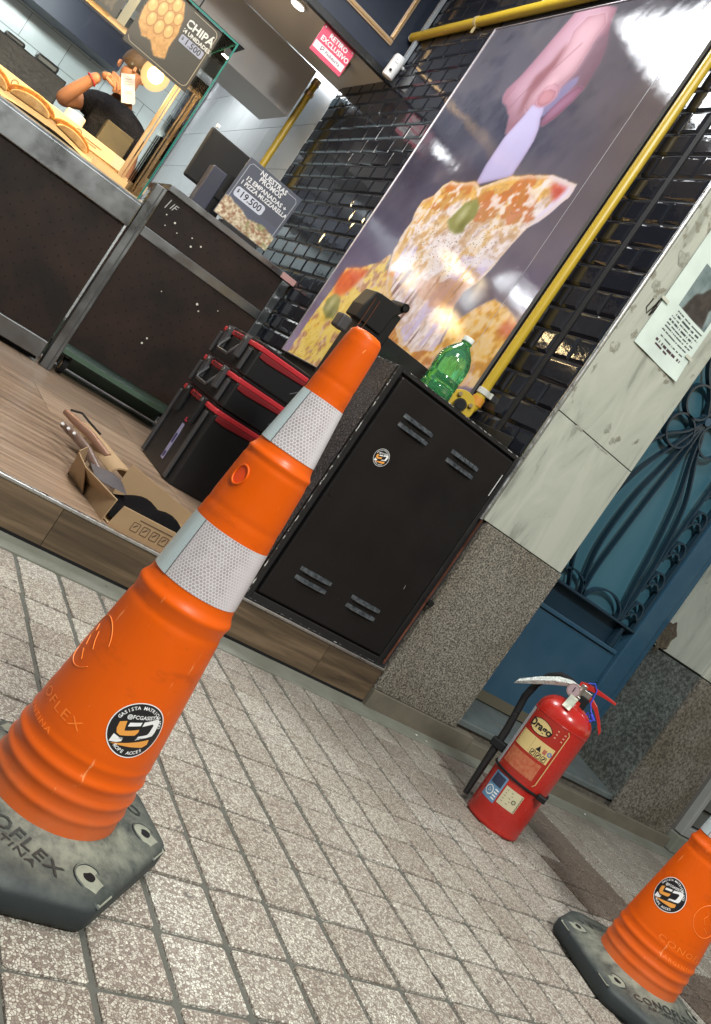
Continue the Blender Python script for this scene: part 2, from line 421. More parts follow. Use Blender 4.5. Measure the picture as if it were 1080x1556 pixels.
    k3 = n.new('ShaderNodeMath'); k3.operation = 'MULTIPLY'; l.new(k1.outputs[0], k3.inputs[0]); l.new(k2.outputs[0], k3.inputs[1])
    m4 = n.new('ShaderNodeMix'); m4.data_type = 'RGBA'; l.new(k3.outputs[0], m4.inputs[0]); l.new(m3.outputs[2], m4.inputs[6]); m4.inputs[7].default_value = (0.15, 0.125, 0.105, 1); m3 = m4
    l.new(m3.outputs[2], b.inputs['Base Color'])
    bp = n.new('ShaderNodeBump'); bp.inputs['Strength'].default_value = 0.55; bp.inputs['Distance'].default_value = 0.0015; l.new(mr.outputs[0], bp.inputs['Height']); l.new(bp.outputs[0], b.inputs['Normal'])
    return m
m_terr = terrazzo()
m_terr2 = m_terr.copy(); m_terr2.name = 'darker_paving'  # browner, darker copy of the paving for one strip of tiles
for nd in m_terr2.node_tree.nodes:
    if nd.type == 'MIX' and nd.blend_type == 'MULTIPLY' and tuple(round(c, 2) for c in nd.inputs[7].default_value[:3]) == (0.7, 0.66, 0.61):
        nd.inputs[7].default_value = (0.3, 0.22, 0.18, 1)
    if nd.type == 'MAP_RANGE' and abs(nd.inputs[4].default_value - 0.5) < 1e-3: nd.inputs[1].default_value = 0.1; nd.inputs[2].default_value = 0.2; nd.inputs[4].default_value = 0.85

g = MB(); g.sheet(1, 1, lambda u, v: (-80 + 160 * u, -80 + 160 * v, -0.16)); struct(g.build('ground', m_asph))
mb = MB(); mb.box(-14, 14, -3.0, YF + 0.5, -0.155, -0.006); pavement = struct(mb.build('pavement', m_mortar))
mb = MB(); mb.box(-14, 14, -3.22, -3.004, -0.155, 0.0); struct(mb.build('kerb', m_cement, bevel=0.01))
# grid of the small square paving tiles
PX, PY = 0.1318, 0.1383
def tile_xy(i, j):
    y = 1.18 + PY * j
    return 0.9235 + PX * i + 0.03 * (y - 1.45), y
def tile_mesh(seed):
    q = random.Random(seed); mb = MB(); gx, gy, b = 0.0060, 0.0040, 0.0035
    jit = lambda a: q.uniform(-a, a)
    x0, x1, y0, y1 = gx, PX - gx, gy, PY - gy
    lo = [(x0 + jit(.0008), y0 + jit(.0008)), (x1 + jit(.0008), y0 + jit(.0008)), (x1 + jit(.0008), y1 + jit(.0008)), (x0 + jit(.0008), y1 + jit(.0008))]
    cx, cy = PX / 2, PY / 2
    def rr(k, z):
        out = []
        for (a, c) in lo:
            sx = 1 if a > cx else -1; sy = 1 if c > cy else -1
            a2, c2 = a - sx * k, c - sy * k; r_ = 0.004
            out += [(a2 - sx * r_, c2, z), (a2, c2 - sy * r_, z)] if (sx * sy < 0) else [(a2, c2 - sy * r_, z), (a2 - sx * r_, c2, z)]
        return out
    A = rr(0, -0.008); B = rr(0.0005, -0.002); C_ = rr(b, 0.0)
    n = 8; vs = A + B + C_
    # order the ring counter-clockwise by angle
    def ring(v): return sorted(v, key=lambda p: math.atan2(p[1] - cy, p[0] - cx))
    vs = ring(A) + ring(B) + ring(C_)
    fs = [(k * n + i, k * n + (i + 1) % n, (k + 1) * n + (i + 1) % n, (k + 1) * n + i) for k in range(2) for i in range(n)] + [tuple(range(2 * n, 3 * n))]
    mb.add(vs, fs)
    return mb
tiles = []
for i in range(-60, 75):
    for j in range(-24, 9):
        x, y = tile_xy(i, j)
        if y + PY > 2.43 or x < -6 or x > 9: continue
        c = (x + PX / 2, y + PY / 2, 0)
        dark_strip = (i in (13, 14) and j > -3) or (i == 12 and j in (3, 4)) or (i == 15 and j in (0, 1))
        tiles.append((0 if inview(c) else 1, math.hypot(c[0], c[1]), x, y, dark_strip))
tiles.sort()
tms = [tile_mesh(k) for k in range(5)]
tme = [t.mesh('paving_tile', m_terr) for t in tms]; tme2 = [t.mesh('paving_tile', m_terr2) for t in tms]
rest = MB()
for k, (ov, d, x, y, st) in enumerate(tiles):
    q = rnd.randrange(5)
    if k < 300:
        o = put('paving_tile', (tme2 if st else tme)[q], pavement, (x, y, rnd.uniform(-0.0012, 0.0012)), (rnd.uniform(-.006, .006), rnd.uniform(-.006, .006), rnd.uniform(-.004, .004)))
    else:
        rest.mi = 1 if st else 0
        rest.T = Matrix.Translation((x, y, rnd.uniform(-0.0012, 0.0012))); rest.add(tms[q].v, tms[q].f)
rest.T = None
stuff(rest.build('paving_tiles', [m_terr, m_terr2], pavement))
mb = MB(); mb.box(-6, 9, 2.428, YF + 0.02, -0.12, 0.002); struct(mb.build('cement_strip', m_cement, bevel=0.003))
# small litter on the pavement
m_lit = mat('paper_scrap', (0.6, 0.6, 0.55), 0.8)
for k, (x, y, s_, a) in enumerate(((2.33, 2.47, 0.008, 0.3), (2.37, 2.45, 0.006, 1.2), (3.42, 2.47, 0.008, 0.8))):
    mb = MB(); mb.sheet(3, 2, lambda u, v: (s_ * 1.6 * (u - .5), s_ * (v - .5), 0.001 + 0.003 * math.sin(u * 5 + v * 3) ** 2))
    o = mb.build('paper_scrap', m_lit); o.location = (x, y, 0.003); o.rotation_euler = (0, 0, a)
    tag(o, ['tiny white scrap of paper on the cement strip below the granite', 'smaller white paper crumb beside the scrap on the cement strip', 'yellowish scrap on the cement strip right of the fire extinguisher'][k], 'litter')

# shop floor platform with wood-look planks
def woodmat(name, c1, c2, c3, rough, axis=0, scale=1.0):
    m = mat(name, c1, rough, coord='World'); n = m.node_tree.nodes; l = m.node_tree.links; b = n['Principled BSDF']
    g = n.new('ShaderNodeNewGeometry'); mp = n.new('ShaderNodeMapping'); l.new(g.outputs['Position'], mp.inputs[0])
    mp.inputs['Scale'].default_value = (1.6 * scale, 22 * scale, 22 * scale) if axis == 0 else (22, 1.6, 22)
    oi = n.new('ShaderNodeObjectInfo'); ad = n.new('ShaderNodeVectorMath'); ad.operation = 'MULTIPLY_ADD'
    cb = n.new('ShaderNodeCombineXYZ'); l.new(oi.outputs['Random'], cb.inputs[0]); l.new(oi.outputs['Random'], cb.inputs[1])
    l.new(cb.outputs[0], ad.inputs[0]); ad.inputs[1].default_value = (30, 30, 30); l.new(mp.outputs[0], ad.inputs[2])
    t = n.new('ShaderNodeTexNoise'); t.inputs['Scale'].default_value = 1.0; t.inputs['Detail'].default_value = 8; t.inputs['Roughness'].default_value = 0.65; t.inputs['Distortion'].default_value = 0.6; l.new(ad.outputs[0], t.inputs['Vector'])
    cr = n.new('ShaderNodeValToRGB'); l.new(t.outputs[0], cr.inputs[0]); e = cr.color_ramp.elements
    e[0].position = 0.3; e[0].color = (*c2, 1); e[1].position = 0.72; e[1].color = (*c3, 1); x = e.new(0.5); x.color = (*c1, 1)
    hs = n.new('ShaderNodeHueSaturation'); mr = n.new('ShaderNodeMapRange'); mr.inputs[3].default_value = 0.82; mr.inputs[4].default_value = 1.15; l.new(oi.outputs['Random'], mr.inputs[0])
    l.new(mr.outputs[0], hs.inputs['Value']); l.new(cr.outputs[0], hs.inputs['Color']); l.new(hs.outputs[0], b.inputs['Base Color'])
    bp = n.new('ShaderNodeBump'); bp.inputs['Strength'].default_value = 0.2; bp.inputs['Distance'].default_value = 0.002; l.new(t.outputs[0], bp.inputs['Height']); l.new(bp.outputs[0], b.inputs['Normal'])
    return m
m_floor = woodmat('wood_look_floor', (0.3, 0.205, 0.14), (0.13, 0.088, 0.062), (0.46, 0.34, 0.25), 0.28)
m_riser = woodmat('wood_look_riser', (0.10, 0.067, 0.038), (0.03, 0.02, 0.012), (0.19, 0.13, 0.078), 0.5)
m_grout = mat('floor_grout', (0.5, 0.47, 0.42), 0.8)
mb = MB(); mb.box(-3.0, XW + 0.3, YF + 0.014, 12.0, -0.1, 0.1435); platform = struct(mb.build('shop_floor', m_grout))
FZ = 0.15
yb = [YF + 0.02, 2.83, 3.43, 4.03, 4.63, 5.23, 5.83, 6.43, 7.03]
for k in range(8):
    y0, y1 = yb[k], yb[k + 1]; x = -1.9 + (k % 2) * 0.62 - (0.2 if k > 1 else 0)
    while x < XW - 0.02:
        x1 = min(x + 1.2, XW - 0.004)
        mb = MB(); mb.box(x + 0.0012, x1 - 0.0012, y0 + 0.0012, y1 - 0.0012, 0.1436, FZ); mb.build('floor_plank', m_floor, platform)
        x += 1.2
mb = MB(); mb.box(-3, XW + 0.0, 7.032, 12, 0.1436, FZ - 0.001); mb.build('back_floor', m_floor, platform)
xs = [-3.0, -1.22, -0.62, 0.77 - 1.2, 0.77, 1.83, 2.093]
for a, b in zip(xs, xs[1:]):
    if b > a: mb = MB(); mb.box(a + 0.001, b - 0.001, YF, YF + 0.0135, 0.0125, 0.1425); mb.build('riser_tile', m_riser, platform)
mb = MB(); mb.box(-3, 2.093, YF + 0.0005, YF + 0.013, 0.002, 0.0125); mb.build('riser_joint', M['black_matte'], platform)
mb = MB(); mb.box(-3, 2.093, YF - 0.004, YF + 0.019, 0.1428, 0.1535); mb.build('metal_nosing', M['alu'], platform, bevel=0.002)

# ------------------------------------------------------------------ tiled side wall
def brickmat():
    m = mat('black_glazed_brick', (0.011, 0.012, 0.017), 0.07, coat=0.0, coord='World'); n = m.node_tree.nodes; l = m.node_tree.links; b = n['Principled BSDF']
    g = n.new('ShaderNodeNewGeometry'); t = n.new('ShaderNodeTexNoise'); t.inputs['Scale'].default_value = 26; t.inputs['Detail'].default_value = 3; l.new(g.outputs['Position'], t.inputs['Vector'])
    bp = n.new('ShaderNodeBump'); bp.inputs['Strength'].default_value = 0.3; bp.inputs['Distance'].default_value = 0.002; l.new(t.outputs[0], bp.inputs['Height']); l.new(bp.outputs[0], b.inputs['Normal'])
    return m
m_brick = brickmat()
m_bgrout = mat('dark_grout', (0.022, 0.022, 0.025), 0.7)
mb = MB(); mb.box(XW + 0.0, XW + 0.3, YF + 0.012, 6.872, -0.1, 4.3); wall = mb.build('tiled_side_wall', m_bgrout)
tag(wall, 'black glazed brick-tiled side wall behind the poster and pipes', 'wall')
BW, BH = 0.2, 0.0995
def brick_mesh(w_, seed):
    q = random.Random(seed); mb = MB(); g_ = 0.0018; b1, b2 = 0.013, 0.0165; d0, d1, d2 = 0.0, 0.0025, 0.0085
    t1, t2 = q.uniform(-.0006, .0006), q.uniform(-.0006, .0006)
    def rg(k, d, tt=0): return [(-d - (tt and (t1 * sy + t2 * sz)), y, z) for (y, z, sy, sz) in ((g_ + k, g_ + k, -1, -1), (w_ - g_ - k, g_ + k, 1, -1), (w_ - g_ - k, BH - g_ - k, 1, 1), (g_ + k, BH - g_ - k, -1, 1))]
    vs = rg(0, d0) + rg(0.001, d1) + rg(b1, d2, 1) + rg(b2, d2, 1)
    fs = [(k * 4 + i, k * 4 + (i + 1) % 4, (k + 1) * 4 + (i + 1) % 4, (k + 1) * 4 + i) for k in range(3) for i in range(4)] + [(12, 13, 14, 15)]
    return mb.add(vs, fs)
bl = []
def zone(y0, y1, z0, zph, zmax):
    k = 0; z = zph - BH * math.ceil((zph - z0) / BH)
    while z < zmax:
        y = y0 - (BW / 2 if round(z / BH) % 2 else 0)
        while y < y1 - 0.004:
            a = max(y, y0); b = min(y + BW, y1)
            if b - a > 0.03: bl.append((a, round(b - a, 4), z))
            y += BW
        z += BH
zone(YF + 0.014, 2.765, FZ, 1.773, 4.15)
zone(2.80, 3.045, FZ, 1.773, 4.15)
zone(4.945, 6.868, FZ, 1.6, 4.15)
zone(3.05, 4.94, 3.262, 3.2617, 4.15)
bl = [(0 if (inview((XW, a + b / 2, z + .05)) and z > (1.0 if a < 3.2 else 0.7)) else 1, math.hypot(XW, a), a, b, z) for a, b, z in bl]
bl.sort(); bm_cache = {}; rest = MB()
for k, (ov, d, a, b, z) in enumerate(bl):
    key = (b, rnd.randrange(3))
    if key not in bm_cache: t = brick_mesh(*key); bm_cache[key] = (t, t.mesh('brick', m_brick))
    t, me = bm_cache[key]
    if k < 300: put('brick', me, wall, (XW + 0.0005, a, z), (0, rnd.uniform(-.006, .006), rnd.uniform(-.005, .005)))
    else: rest.T = Matrix.Translation((XW + 0.0005, a, z)); rest.add(t.v, t.f)
stuff(rest.build('bricks', m_brick, wall))
mb = MB(); mb.box(XW - 0.004, XW + 0.001, 2.768, 2.797, FZ, 4.1); mb.build('wiring_channel', M['black_matte'], wall, bevel=0.001)
mb = MB(); mb.cyl((XW - 0.004, YF + 0.002, 0.81), (XW - 0.004, YF + 0.002, 4.2), 0.0085, n=12); mb.build('metal_corner_trim', M['alu'], wall, smooth=40)
mb = MB(); mb.box(XW - 0.002, XW + 0.001, 6.868, 6.876, FZ, 2.95); mb.build('end_trim', M['alu'], wall)

# white tiled passage wall beyond and the back wall
m_wt = mat('white_wall_tile', (0.66, 0.74, 0.75), 0.22, var=(3, 0.3, (0.6, 0.68, 0.69)), rand=0.06, bump=(6, 0.05, 0.01), coord='World')
m_wt2 = mat('pale_passage_tile', (0.56, 0.57, 0.56), 0.25, var=(3, 0.3, (0.48, 0.49, 0.5)), rand=0.06, coord='World')
m_wg = mat('grey_grout', (0.2, 0.21, 0.22), 0.8)
mb = MB(); mb.box(XW + 0.004, XW + 0.3, 6.878, 11.4, FZ - 0.1, 3.7); pw = mb.build('passage_wall', m_wg)
tag(pw, 'white tiled passage wall running back behind the counter beyond the black bricks', 'wall')
zz = [0.17, 0.45, 0.9, 1.35, 1.8, 2.25, 2.66, 3.12, 3.69]
for k in range(len(zz) - 1):
    y = 6.88 - (0.35 if k % 2 else 0)
    while y < 11.3:
        a = max(y, 6.88); b = min(y + 0.7, 11.3)
        if b - a > 0.05: mb = MB(); mb.box(XW - 0.004, XW + 0.004, a + .0025, b - .0025, zz[k] + .0025, zz[k + 1] - .0025); mb.build('wall_tile', m_wt2, pw)
        y += 0.7
mb = MB(); mb.box(-3, XW - 0.006, 11.06, 11.36, FZ - 0.1, 3.7); bw = mb.build('back_wall', m_wg)
tag(bw, 'light blue-white tiled back wall of the shop seen through the display glass', 'wall')
zz = [0.17 + 0.277 * k for k in range(13)]
for k in range(12):
    x = -1.2 - (0.23 if k % 2 else 0)
    while x < XW - 0.03:
        b = min(x + 0.46, XW - 0.008); mb = MB(); mb.box(x + .003, b - .003, 11.052, 11.06, zz[k] + .003, zz[k + 1] - .003); mb.build('wall_tile', m_wt, bw); x += 0.46
mb = MB(); mb.box(XW - 0.07, XW - 0.012, 10.99, 11.045, FZ, 3.6); mb.build('corner_profile', M['alu'], bw)
# left side wall, ceilings
m_plain = mat('painted_wall', (0.5, 0.5, 0.5), 0.6, var=(4, 0.3, (0.42, 0.42, 0.42)))
mb = MB(); mb.box(-3.2, -3.0, YF, 11.4, -0.1, 4.3); tag(mb.build('left_side_wall', m_plain), 'plain grey left wall of the shop entrance', 'wall')
m_ceil = mat('grey_ceiling', (0.6, 0.6, 0.62), 0.35, var=(2, 0.3, (0.54, 0.54, 0.56)), coord='World')
mb = MB(); mb.box(-3, XW - 0.002, 6.125, 6.94, 2.972, 3.05); mb.box(-3, 1.2, 6.94, 11.05, 2.972, 3.05); struct(mb.build('ceiling', m_ceil))
mb = MB(); mb.box(1.2, XW + 0.2, 6.94, 11.05, 3.72, 3.8); struct(mb.build('passage_ceiling', m_plain))
m_wc = mat('white_soffit', (0.7, 0.7, 0.7), 0.5)
mb = MB(); mb.box(-3, XW, YF - 0.3, 6.07, 3.9, 4.3); struct(mb.build('entrance_soffit', m_wc))
# hood face
mb = MB(); mb.box(0.2, 1.868, 6.945, 7.6, 2.565, 2.97); hood = mb.build('extractor_hood', m_ceil, bevel=0.004)
hood.data.materials[0] = mat('grey_hood', (0.3, 0.3, 0.31), 0.35, var=(2, 0.3, (0.26, 0.26, 0.26)))
tag(hood, 'large grey extractor hood hanging below the ceiling behind the counter', 'hood')
mb = MB(); mb.box(-2.4, 1.1, 10.5, 10.9, 2.66, 2.968)
tag(mb.build('wall_cabinet', mat('navy_panel', (0.03, 0.035, 0.06), 0.45), bevel=0.004), 'dark navy band of wall cupboards above the white tiles inside the shop', 'cupboard')

# navy fascia with gold moulding
m_navy = mat('navy_fascia', (0.018, 0.026, 0.045), 0.4, var=(5, 0.4, (0.026, 0.034, 0.055)))
fa = thing('fascia_panel', 'dark navy fascia above the entrance with gold picture-frame moulding', 'fascia', (0, 6.08, 3.0))
mb = MB(); mb.box(-3, XW - 0.004, 0, 0.04, 0.02, 1.1); mb.build('panel', m_navy, fa)
mb = MB(); mb.box(-3, XW - 0.004, -0.006, 0.042, -0.03, 0.018); mb.build('lower_edge', M['black'], fa, bevel=0.002)
mb = MB()
for (x0, x1, z0, z1) in ((-0.6, 1.95, 0.155, 0.195), (1.912, 1.95, 0.197, 0.9)): mb.box(x0, x1, -0.014, -0.001, z0, z1)
mb.build('moulding', mat('gold_moulding', (0.5, 0.36, 0.24), 0.4), fa, bevel=0.006)
mb = MB()
for (x0, x1, z0, z1) in ((-0.6, 1.94, 0.166, 0.182), (1.923, 1.939, 0.2, 0.9)): mb.box(x0, x1, -0.019, -0.0145, z0, z1)
mb.build('moulding_bead', M['gold'], fa, bevel=0.003)

# dark house fronts across the street, behind the camera
m_opp = mat('dark_house_front', (0.06, 0.055, 0.05), 0.8, var=(1.2, 0.6, (0.1, 0.095, 0.09)))
for k, (x0, x1, h_) in enumerate(((-34, -12, 6.5), (-11.9, 1.5, 8.2), (1.6, 13, 6.0), (13.1, 36, 7.4))):
    hs_ = thing('house_front', ['low dark house front across the street, far left', 'tall dark house front across the street behind the camera', 'lower dark house front across the street right of the tall one', 'dark house front across the street, far right'][k], 'house', (x0, -15, 0))
    mb = MB(); mb.box(0, x1 - x0, -4, 0, -0.15, h_); mb.build('wall', m_opp, hs_)
    for j in range(int((x1 - x0) / 3)):
        mb = MB(); mb.box(1 + 3 * j, 2.2 + 3 * j, 0.001, 0.06, 1.0, 2.5); mb.build('shutter', mat('grey_shutter', (0.1, 0.11, 0.11), 0.6), hs_)
# ------------------------------------------------------------------ shop front right of the entrance
def stone(name, base, lo, hi, scale, rough=0.4, big=None, coordw='World', bumps=0.0):
    m = mat(name, base, rough, coord='World'); n = m.node_tree.nodes; l = m.node_tree.links; b = n['Principled BSDF']
    g = n.new('ShaderNodeNewGeometry'); t = n.new('ShaderNodeTexNoise'); t.inputs['Scale'].default_value = scale; t.inputs['Detail'].default_value = 2.5; t.inputs['Roughness'].default_value = 0.75
    l.new(g.outputs['Position'], t.inputs['Vector'])
    cr = n.new('ShaderNodeValToRGB'); l.new(t.outputs[0], cr.inputs[0]); e = cr.color_ramp.elements
    e[0].position = 0.38; e[0].color = (*lo, 1); e[1].position = 0.64; e[1].color = (*hi, 1); x = e.new(0.5); x.color = (*base, 1)
    out = cr.outputs[0]
    if big:
        t2 = n.new('ShaderNodeTexNoise'); t2.inputs['Scale'].default_value = big[0]; t2.inputs['Detail'].default_value = 6; l.new(g.outputs['Position'], t2.inputs['Vector'])
        mr = n.new('ShaderNodeMapRange'); mr.inputs[1].default_value = 0.4; mr.inputs[2].default_value = 0.65; mr.inputs[4].default_value = big[1]; l.new(t2.outputs[0], mr.inputs[0])
        mx = n.new('ShaderNodeMix'); mx.data_type = 'RGBA'; mx.blend_type = 'MULTIPLY'; l.new(mr.outputs[0], mx.inputs[0]); l.new(out, mx.inputs[6]); mx.inputs[7].default_value = (*big[2], 1); out = mx.outputs[2]
    l.new(out, b.inputs['Base Color']); 
    if bumps:
        bp = n.new('ShaderNodeBump'); bp.inputs['Strength'].default_value = bumps; bp.inputs['Distance'].default_value = 0.002; l.new(t.outputs[0], bp.inputs['Height']); l.new(bp.outputs[0], b.inputs['Normal'])
    return m
m_gran = stone('speckled_granite', (0.16, 0.148, 0.125), (0.03, 0.028, 0.024), (0.36, 0.33, 0.28), 150, 0.5, (3, 0.6, (0.62, 0.56, 0.48)))
m_gran2 = stone('dark_polished_granite', (0.1, 0.108, 0.1), (0.055, 0.06, 0.056), (0.18, 0.195, 0.18), 75, 0.25, (5, 0.6, (0.6, 0.58, 0.5)))
m_gran3 = stone('brown_granite', (0.14, 0.125, 0.105), (0.06, 0.052, 0.043), (0.24, 0.22, 0.19), 80, 0.55, (4, 0.7, (0.6, 0.55, 0.45)))
def marblemat():
    m = mat('worn_pale_marble', (0.42, 0.44, 0.38), 0.35, coord='World'); n = m.node_tree.nodes; l = m.node_tree.links; b = n['Principled BSDF']
    g = n.new('ShaderNodeNewGeometry'); mp = n.new('ShaderNodeMapping'); mp.inputs['Rotation'].default_value = (0, 0.25, 0); mp.inputs['Scale'].default_value = (7, 7, 1.5); l.new(g.outputs['Position'], mp.inputs[0])
    t = n.new('ShaderNodeTexNoise'); t.inputs['Scale'].default_value = 1; t.inputs['Detail'].default_value = 9; t.inputs['Roughness'].default_value = 0.62; t.inputs['Distortion'].default_value = 1.2; l.new(mp.outputs[0], t.inputs['Vector'])
    cr = n.new('ShaderNodeValToRGB'); l.new(t.outputs[0], cr.inputs[0]); e = cr.color_ramp.elements
    e[0].position = 0.36; e[0].color = (0.25, 0.265, 0.225, 1); e[1].position = 0.62; e[1].color = (0.45, 0.465, 0.4, 1); x = e.new(0.44); x.color = (0.38, 0.4, 0.345, 1)
    # grime: dark chipped patches, denser higher up where flyers were torn off
    t2 = n.new('ShaderNodeTexNoise'); t2.inputs['Scale'].default_value = 16; t2.inputs['Detail'].default_value = 7; l.new(g.outputs['Position'], t2.inputs['Vector'])
    sx = n.new('ShaderNodeSeparateXYZ'); l.new(g.outputs['Position'], sx.inputs[0])
    hz = n.new('ShaderNodeMapRange'); hz.inputs[1].default_value = 1.2; hz.inputs[2].default_value = 2.2; hz.inputs[3].default_value = 0.0; hz.inputs[4].default_value = 0.16; l.new(sx.outputs[2], hz.inputs[0])
    ad = n.new('ShaderNodeMath'); ad.operation = 'ADD'; l.new(t2.outputs[0], ad.inputs[0]); l.new(hz.outputs[0], ad.inputs[1])
    mr = n.new('ShaderNodeMapRange'); mr.inputs[1].default_value = 0.685; mr.inputs[2].default_value = 0.73; mr.inputs[4].default_value = 0.85; l.new(ad.outputs[0], mr.inputs[0])
    mx = n.new('ShaderNodeMix'); mx.data_type = 'RGBA'; l.new(mr.outputs[0], mx.inputs[0]); l.new(cr.outputs[0], mx.inputs[6]); mx.inputs[7].default_value = (0.18, 0.175, 0.135, 1)
    l.new(mx.outputs[2], b.inputs['Base Color'])
    bp = n.new('ShaderNodeBump'); bp.inputs['Strength'].default_value = 0.3; bp.inputs['Distance'].default_value = 0.002; l.new(mr.outputs[0], bp.inputs['Height']); l.new(bp.outputs[0], b.inputs['Normal'])
    return m
m_marb = marblemat()
m_core = mat('wall_core', (0.12, 0.11, 0.1), 0.9)
PL, PR = 2.098, 2.545
pil = thing('pilaster', 'marble and speckled granite pilaster between the black cabinet and the blue door', 'pilaster', (0, 0, 0))
mb = MB(); mb.box(XW + 0.014, PR - 0.014, YF + 0.017, 3.4, -0.1, 4.2); mb.build('core', m_core, pil)
mb = MB(); mb.box(PL - 0.002, PR + 0.003, YF - 0.012, YF + 0.016, 0.075, 0.811); mb.build('granite_slab', m_gran, pil, bevel=0.002)
mb = MB(); mb.box(XW + 0.008, PR, YF - 0.004, YF + 0.0165, 0.815, 1.291); mb.build('marble_slab', m_marb, pil, bevel=0.0015)
mb = MB(); mb.box(XW + 0.008, PR, YF - 0.003, YF + 0.0165, 1.295, 2.6); mb.build('marble_slab', m_marb, pil, bevel=0.0015)
mb = MB(); mb.box(XW + 0.008, PR, YF - 0.004, YF + 0.0165, 2.604, 4.2); mb.build('marble_slab', m_marb, pil, bevel=0.0015)
mb = MB(); mb.box(PR - 0.0135, PR + 0.001, YF + 0.017, 2.9, 0.075, 0.811); mb.build('side_slab', m_gran, pil)
mb = MB(); mb.box(PR - 0.0135, PR + 0.001, YF + 0.017, 2.9, 0.815, 4.2); mb.build('side_slab', m_marb, pil)
mb = MB(); mb.box(2.096, 2.66, YF - 0.022, YF + 0.03, -0.01, 0.0735); mb.build('skirting', mat('skirting_cement', (0.15, 0.13, 0.095), 0.8, var=(12, 0.7, (0.09, 0.08, 0.06)), bump=(70, 0.4, 0.002)), pil, bevel=0.004)
# torn paper and glue marks left on the marble
sc = MB()
q = random.Random(3)
for (cx, cz, w_, h_) in ((2.12, 1.86, .05, .05), (2.15, 2.0, .07, .06), (2.13, 1.6, .02, .06), (2.32, 1.36, .03, .05), (2.37, 1.335, .025, .04), (2.2, 1.29, .05, .02), (2.35, 1.285, .1, .012), (2.10, 1.49, .012, .05)):
    pts = [(cx + w_ * .5 * math.cos(t) * q.uniform(.5, 1.1), cz + h_ * .5 * math.sin(t) * q.uniform(.5, 1.1)) for t in [2 * PI * k / 14 for k in range(14)]]
    shape(sc, pts, lambda a, b: (a, YF - 0.0046, b))
sc.build('grime_patch', mat('chip_grime', (0.19, 0.19, 0.15), 0.9, var=(60, 0.9, (0.4, 0.41, 0.35))), pil, recalc=False)
for o in [c for c in pil.children if c.name.startswith('grime')]: stuff(o)
mb = MB(); gx, gz = 2.172, 1.80
fn = lambda a, b: (gx + a, YF - 0.0048, gz + b)
strokes(mb, [(-.03, .02), (-.035, -.02), (-.02, -.035), (-.008, 0), (0, .04), (.012, .045), (.008, .01), (-.002, -.03)], .006, fn)
strokes(mb, [(-.012, -.005), (.004, .012), (.006, -.02), (.016, .012), (.012, -.028), (.022, -.012)], .005, fn)
strokes(mb, [(-.002, .03), (-.004, -.035)], .008, fn)
mb.build('pen_scrawl', M['blackprint'], pil, recalc=False)

# flyer
nx, ny = 110, 190
U, V = UVg(nx, ny)
img = np.ones((ny + 1, nx + 1, 3)) * np.array([203, 216, 208.])
img += (vnoise(U, V * 1.7, 6, 5)[..., None] - .5) * 16
ph = pmask(U, V, [(.27, .42), (.93, .42), (.93, .78), (.27, .78)])
n1 = vnoise(U, V * 1.6, 5, 11); n2 = vnoise(U, V * 1.6, 14, 12)
pic = np.stack([70 + 90 * n1, 85 + 90 * n1, 88 + 85 * n1], -1)
blob = pmask(U + .06 * (n2 - .5), V + .05 * (n1 - .5), [(.36, .42), (.40, .55), (.52, .62), (.60, .70), (.72, .72), (.80, .64), (.82, .52), (.88, .42)])
pic = over(pic, blur(blob, 1), (58, 52, 47)); pic += (n2[..., None] - .5) * 34
img = np.where(ph[..., None], pic, img)
img = over(img, blur(pmask(U, V, [(.30, .93), (1, .93), (1, 1), (.30, 1)]), 1), (176, 70, 98))
for k, (v0, a, b) in enumerate([(.385, .3, .93), (.358, .29, .90), (.33, .28, .93), (.30, .27, .86), (.272, .27, .92), (.245, .26, .9), (.215, .26, .88), (.17, .3, .86)]):
    ln = (np.abs(V - v0) < .0055) & (U > a) & (U < b) & (vnoise(U, V * 0 + v0, 50, 20 + k, 2) > .38)
    img[ln] = (52, 58, 60)
for v0, a, b in ((.13, .27, .88), (.10, .3, .62)):
    img[(np.abs(V - v0) < .009) & (U > a) & (U < b) & (vnoise(U, V * 0 + v0, 40, 40, 2) > .36)] = (66, 44, 52)
fl = thing('paper_flyer', 'curled missing-pet style paper flyer taped to the pale marble pilaster', 'flyer', (2.178, YF - 0.006, 1.66))
m_pr = printmat('flyer_print', 0.7)
FWD, FH = 0.278, 0.5
fmap = lambda u, v, e=0: (u * FWD, -e - 0.001 - 0.004 * math.sin(u * 7) * (1 - v) - (0.009 * max(0, .12 - v) / .12 * max(0, u - .3)), v * FH)
put('sheet', print_mesh('sheet', img, fmap, m_pr), fl)
mb = MB(); letters(mb, 'GR', 0.085, lambda a, b: fmap(a / FWD, b / FH, 0.0006), (0.77 * FWD, 0.845 * FH), 0, bold=.03); mb.build('lettering', mat('dark_red_print', (0.28, 0.04, 0.05), 0.6), fl, recalc=False)
for a, b in ((0.02, 0.37), (0.95, 0.2), (0.3, 0.99)): mb = MB(); mb.box(a * FWD - .02, a * FWD + .02, -0.0085, -0.0078, b * FH - .006, b * FH + .006); mb.build('tape', mat('clear_tape', (0.5, 0.52, 0.45), 0.2), fl)

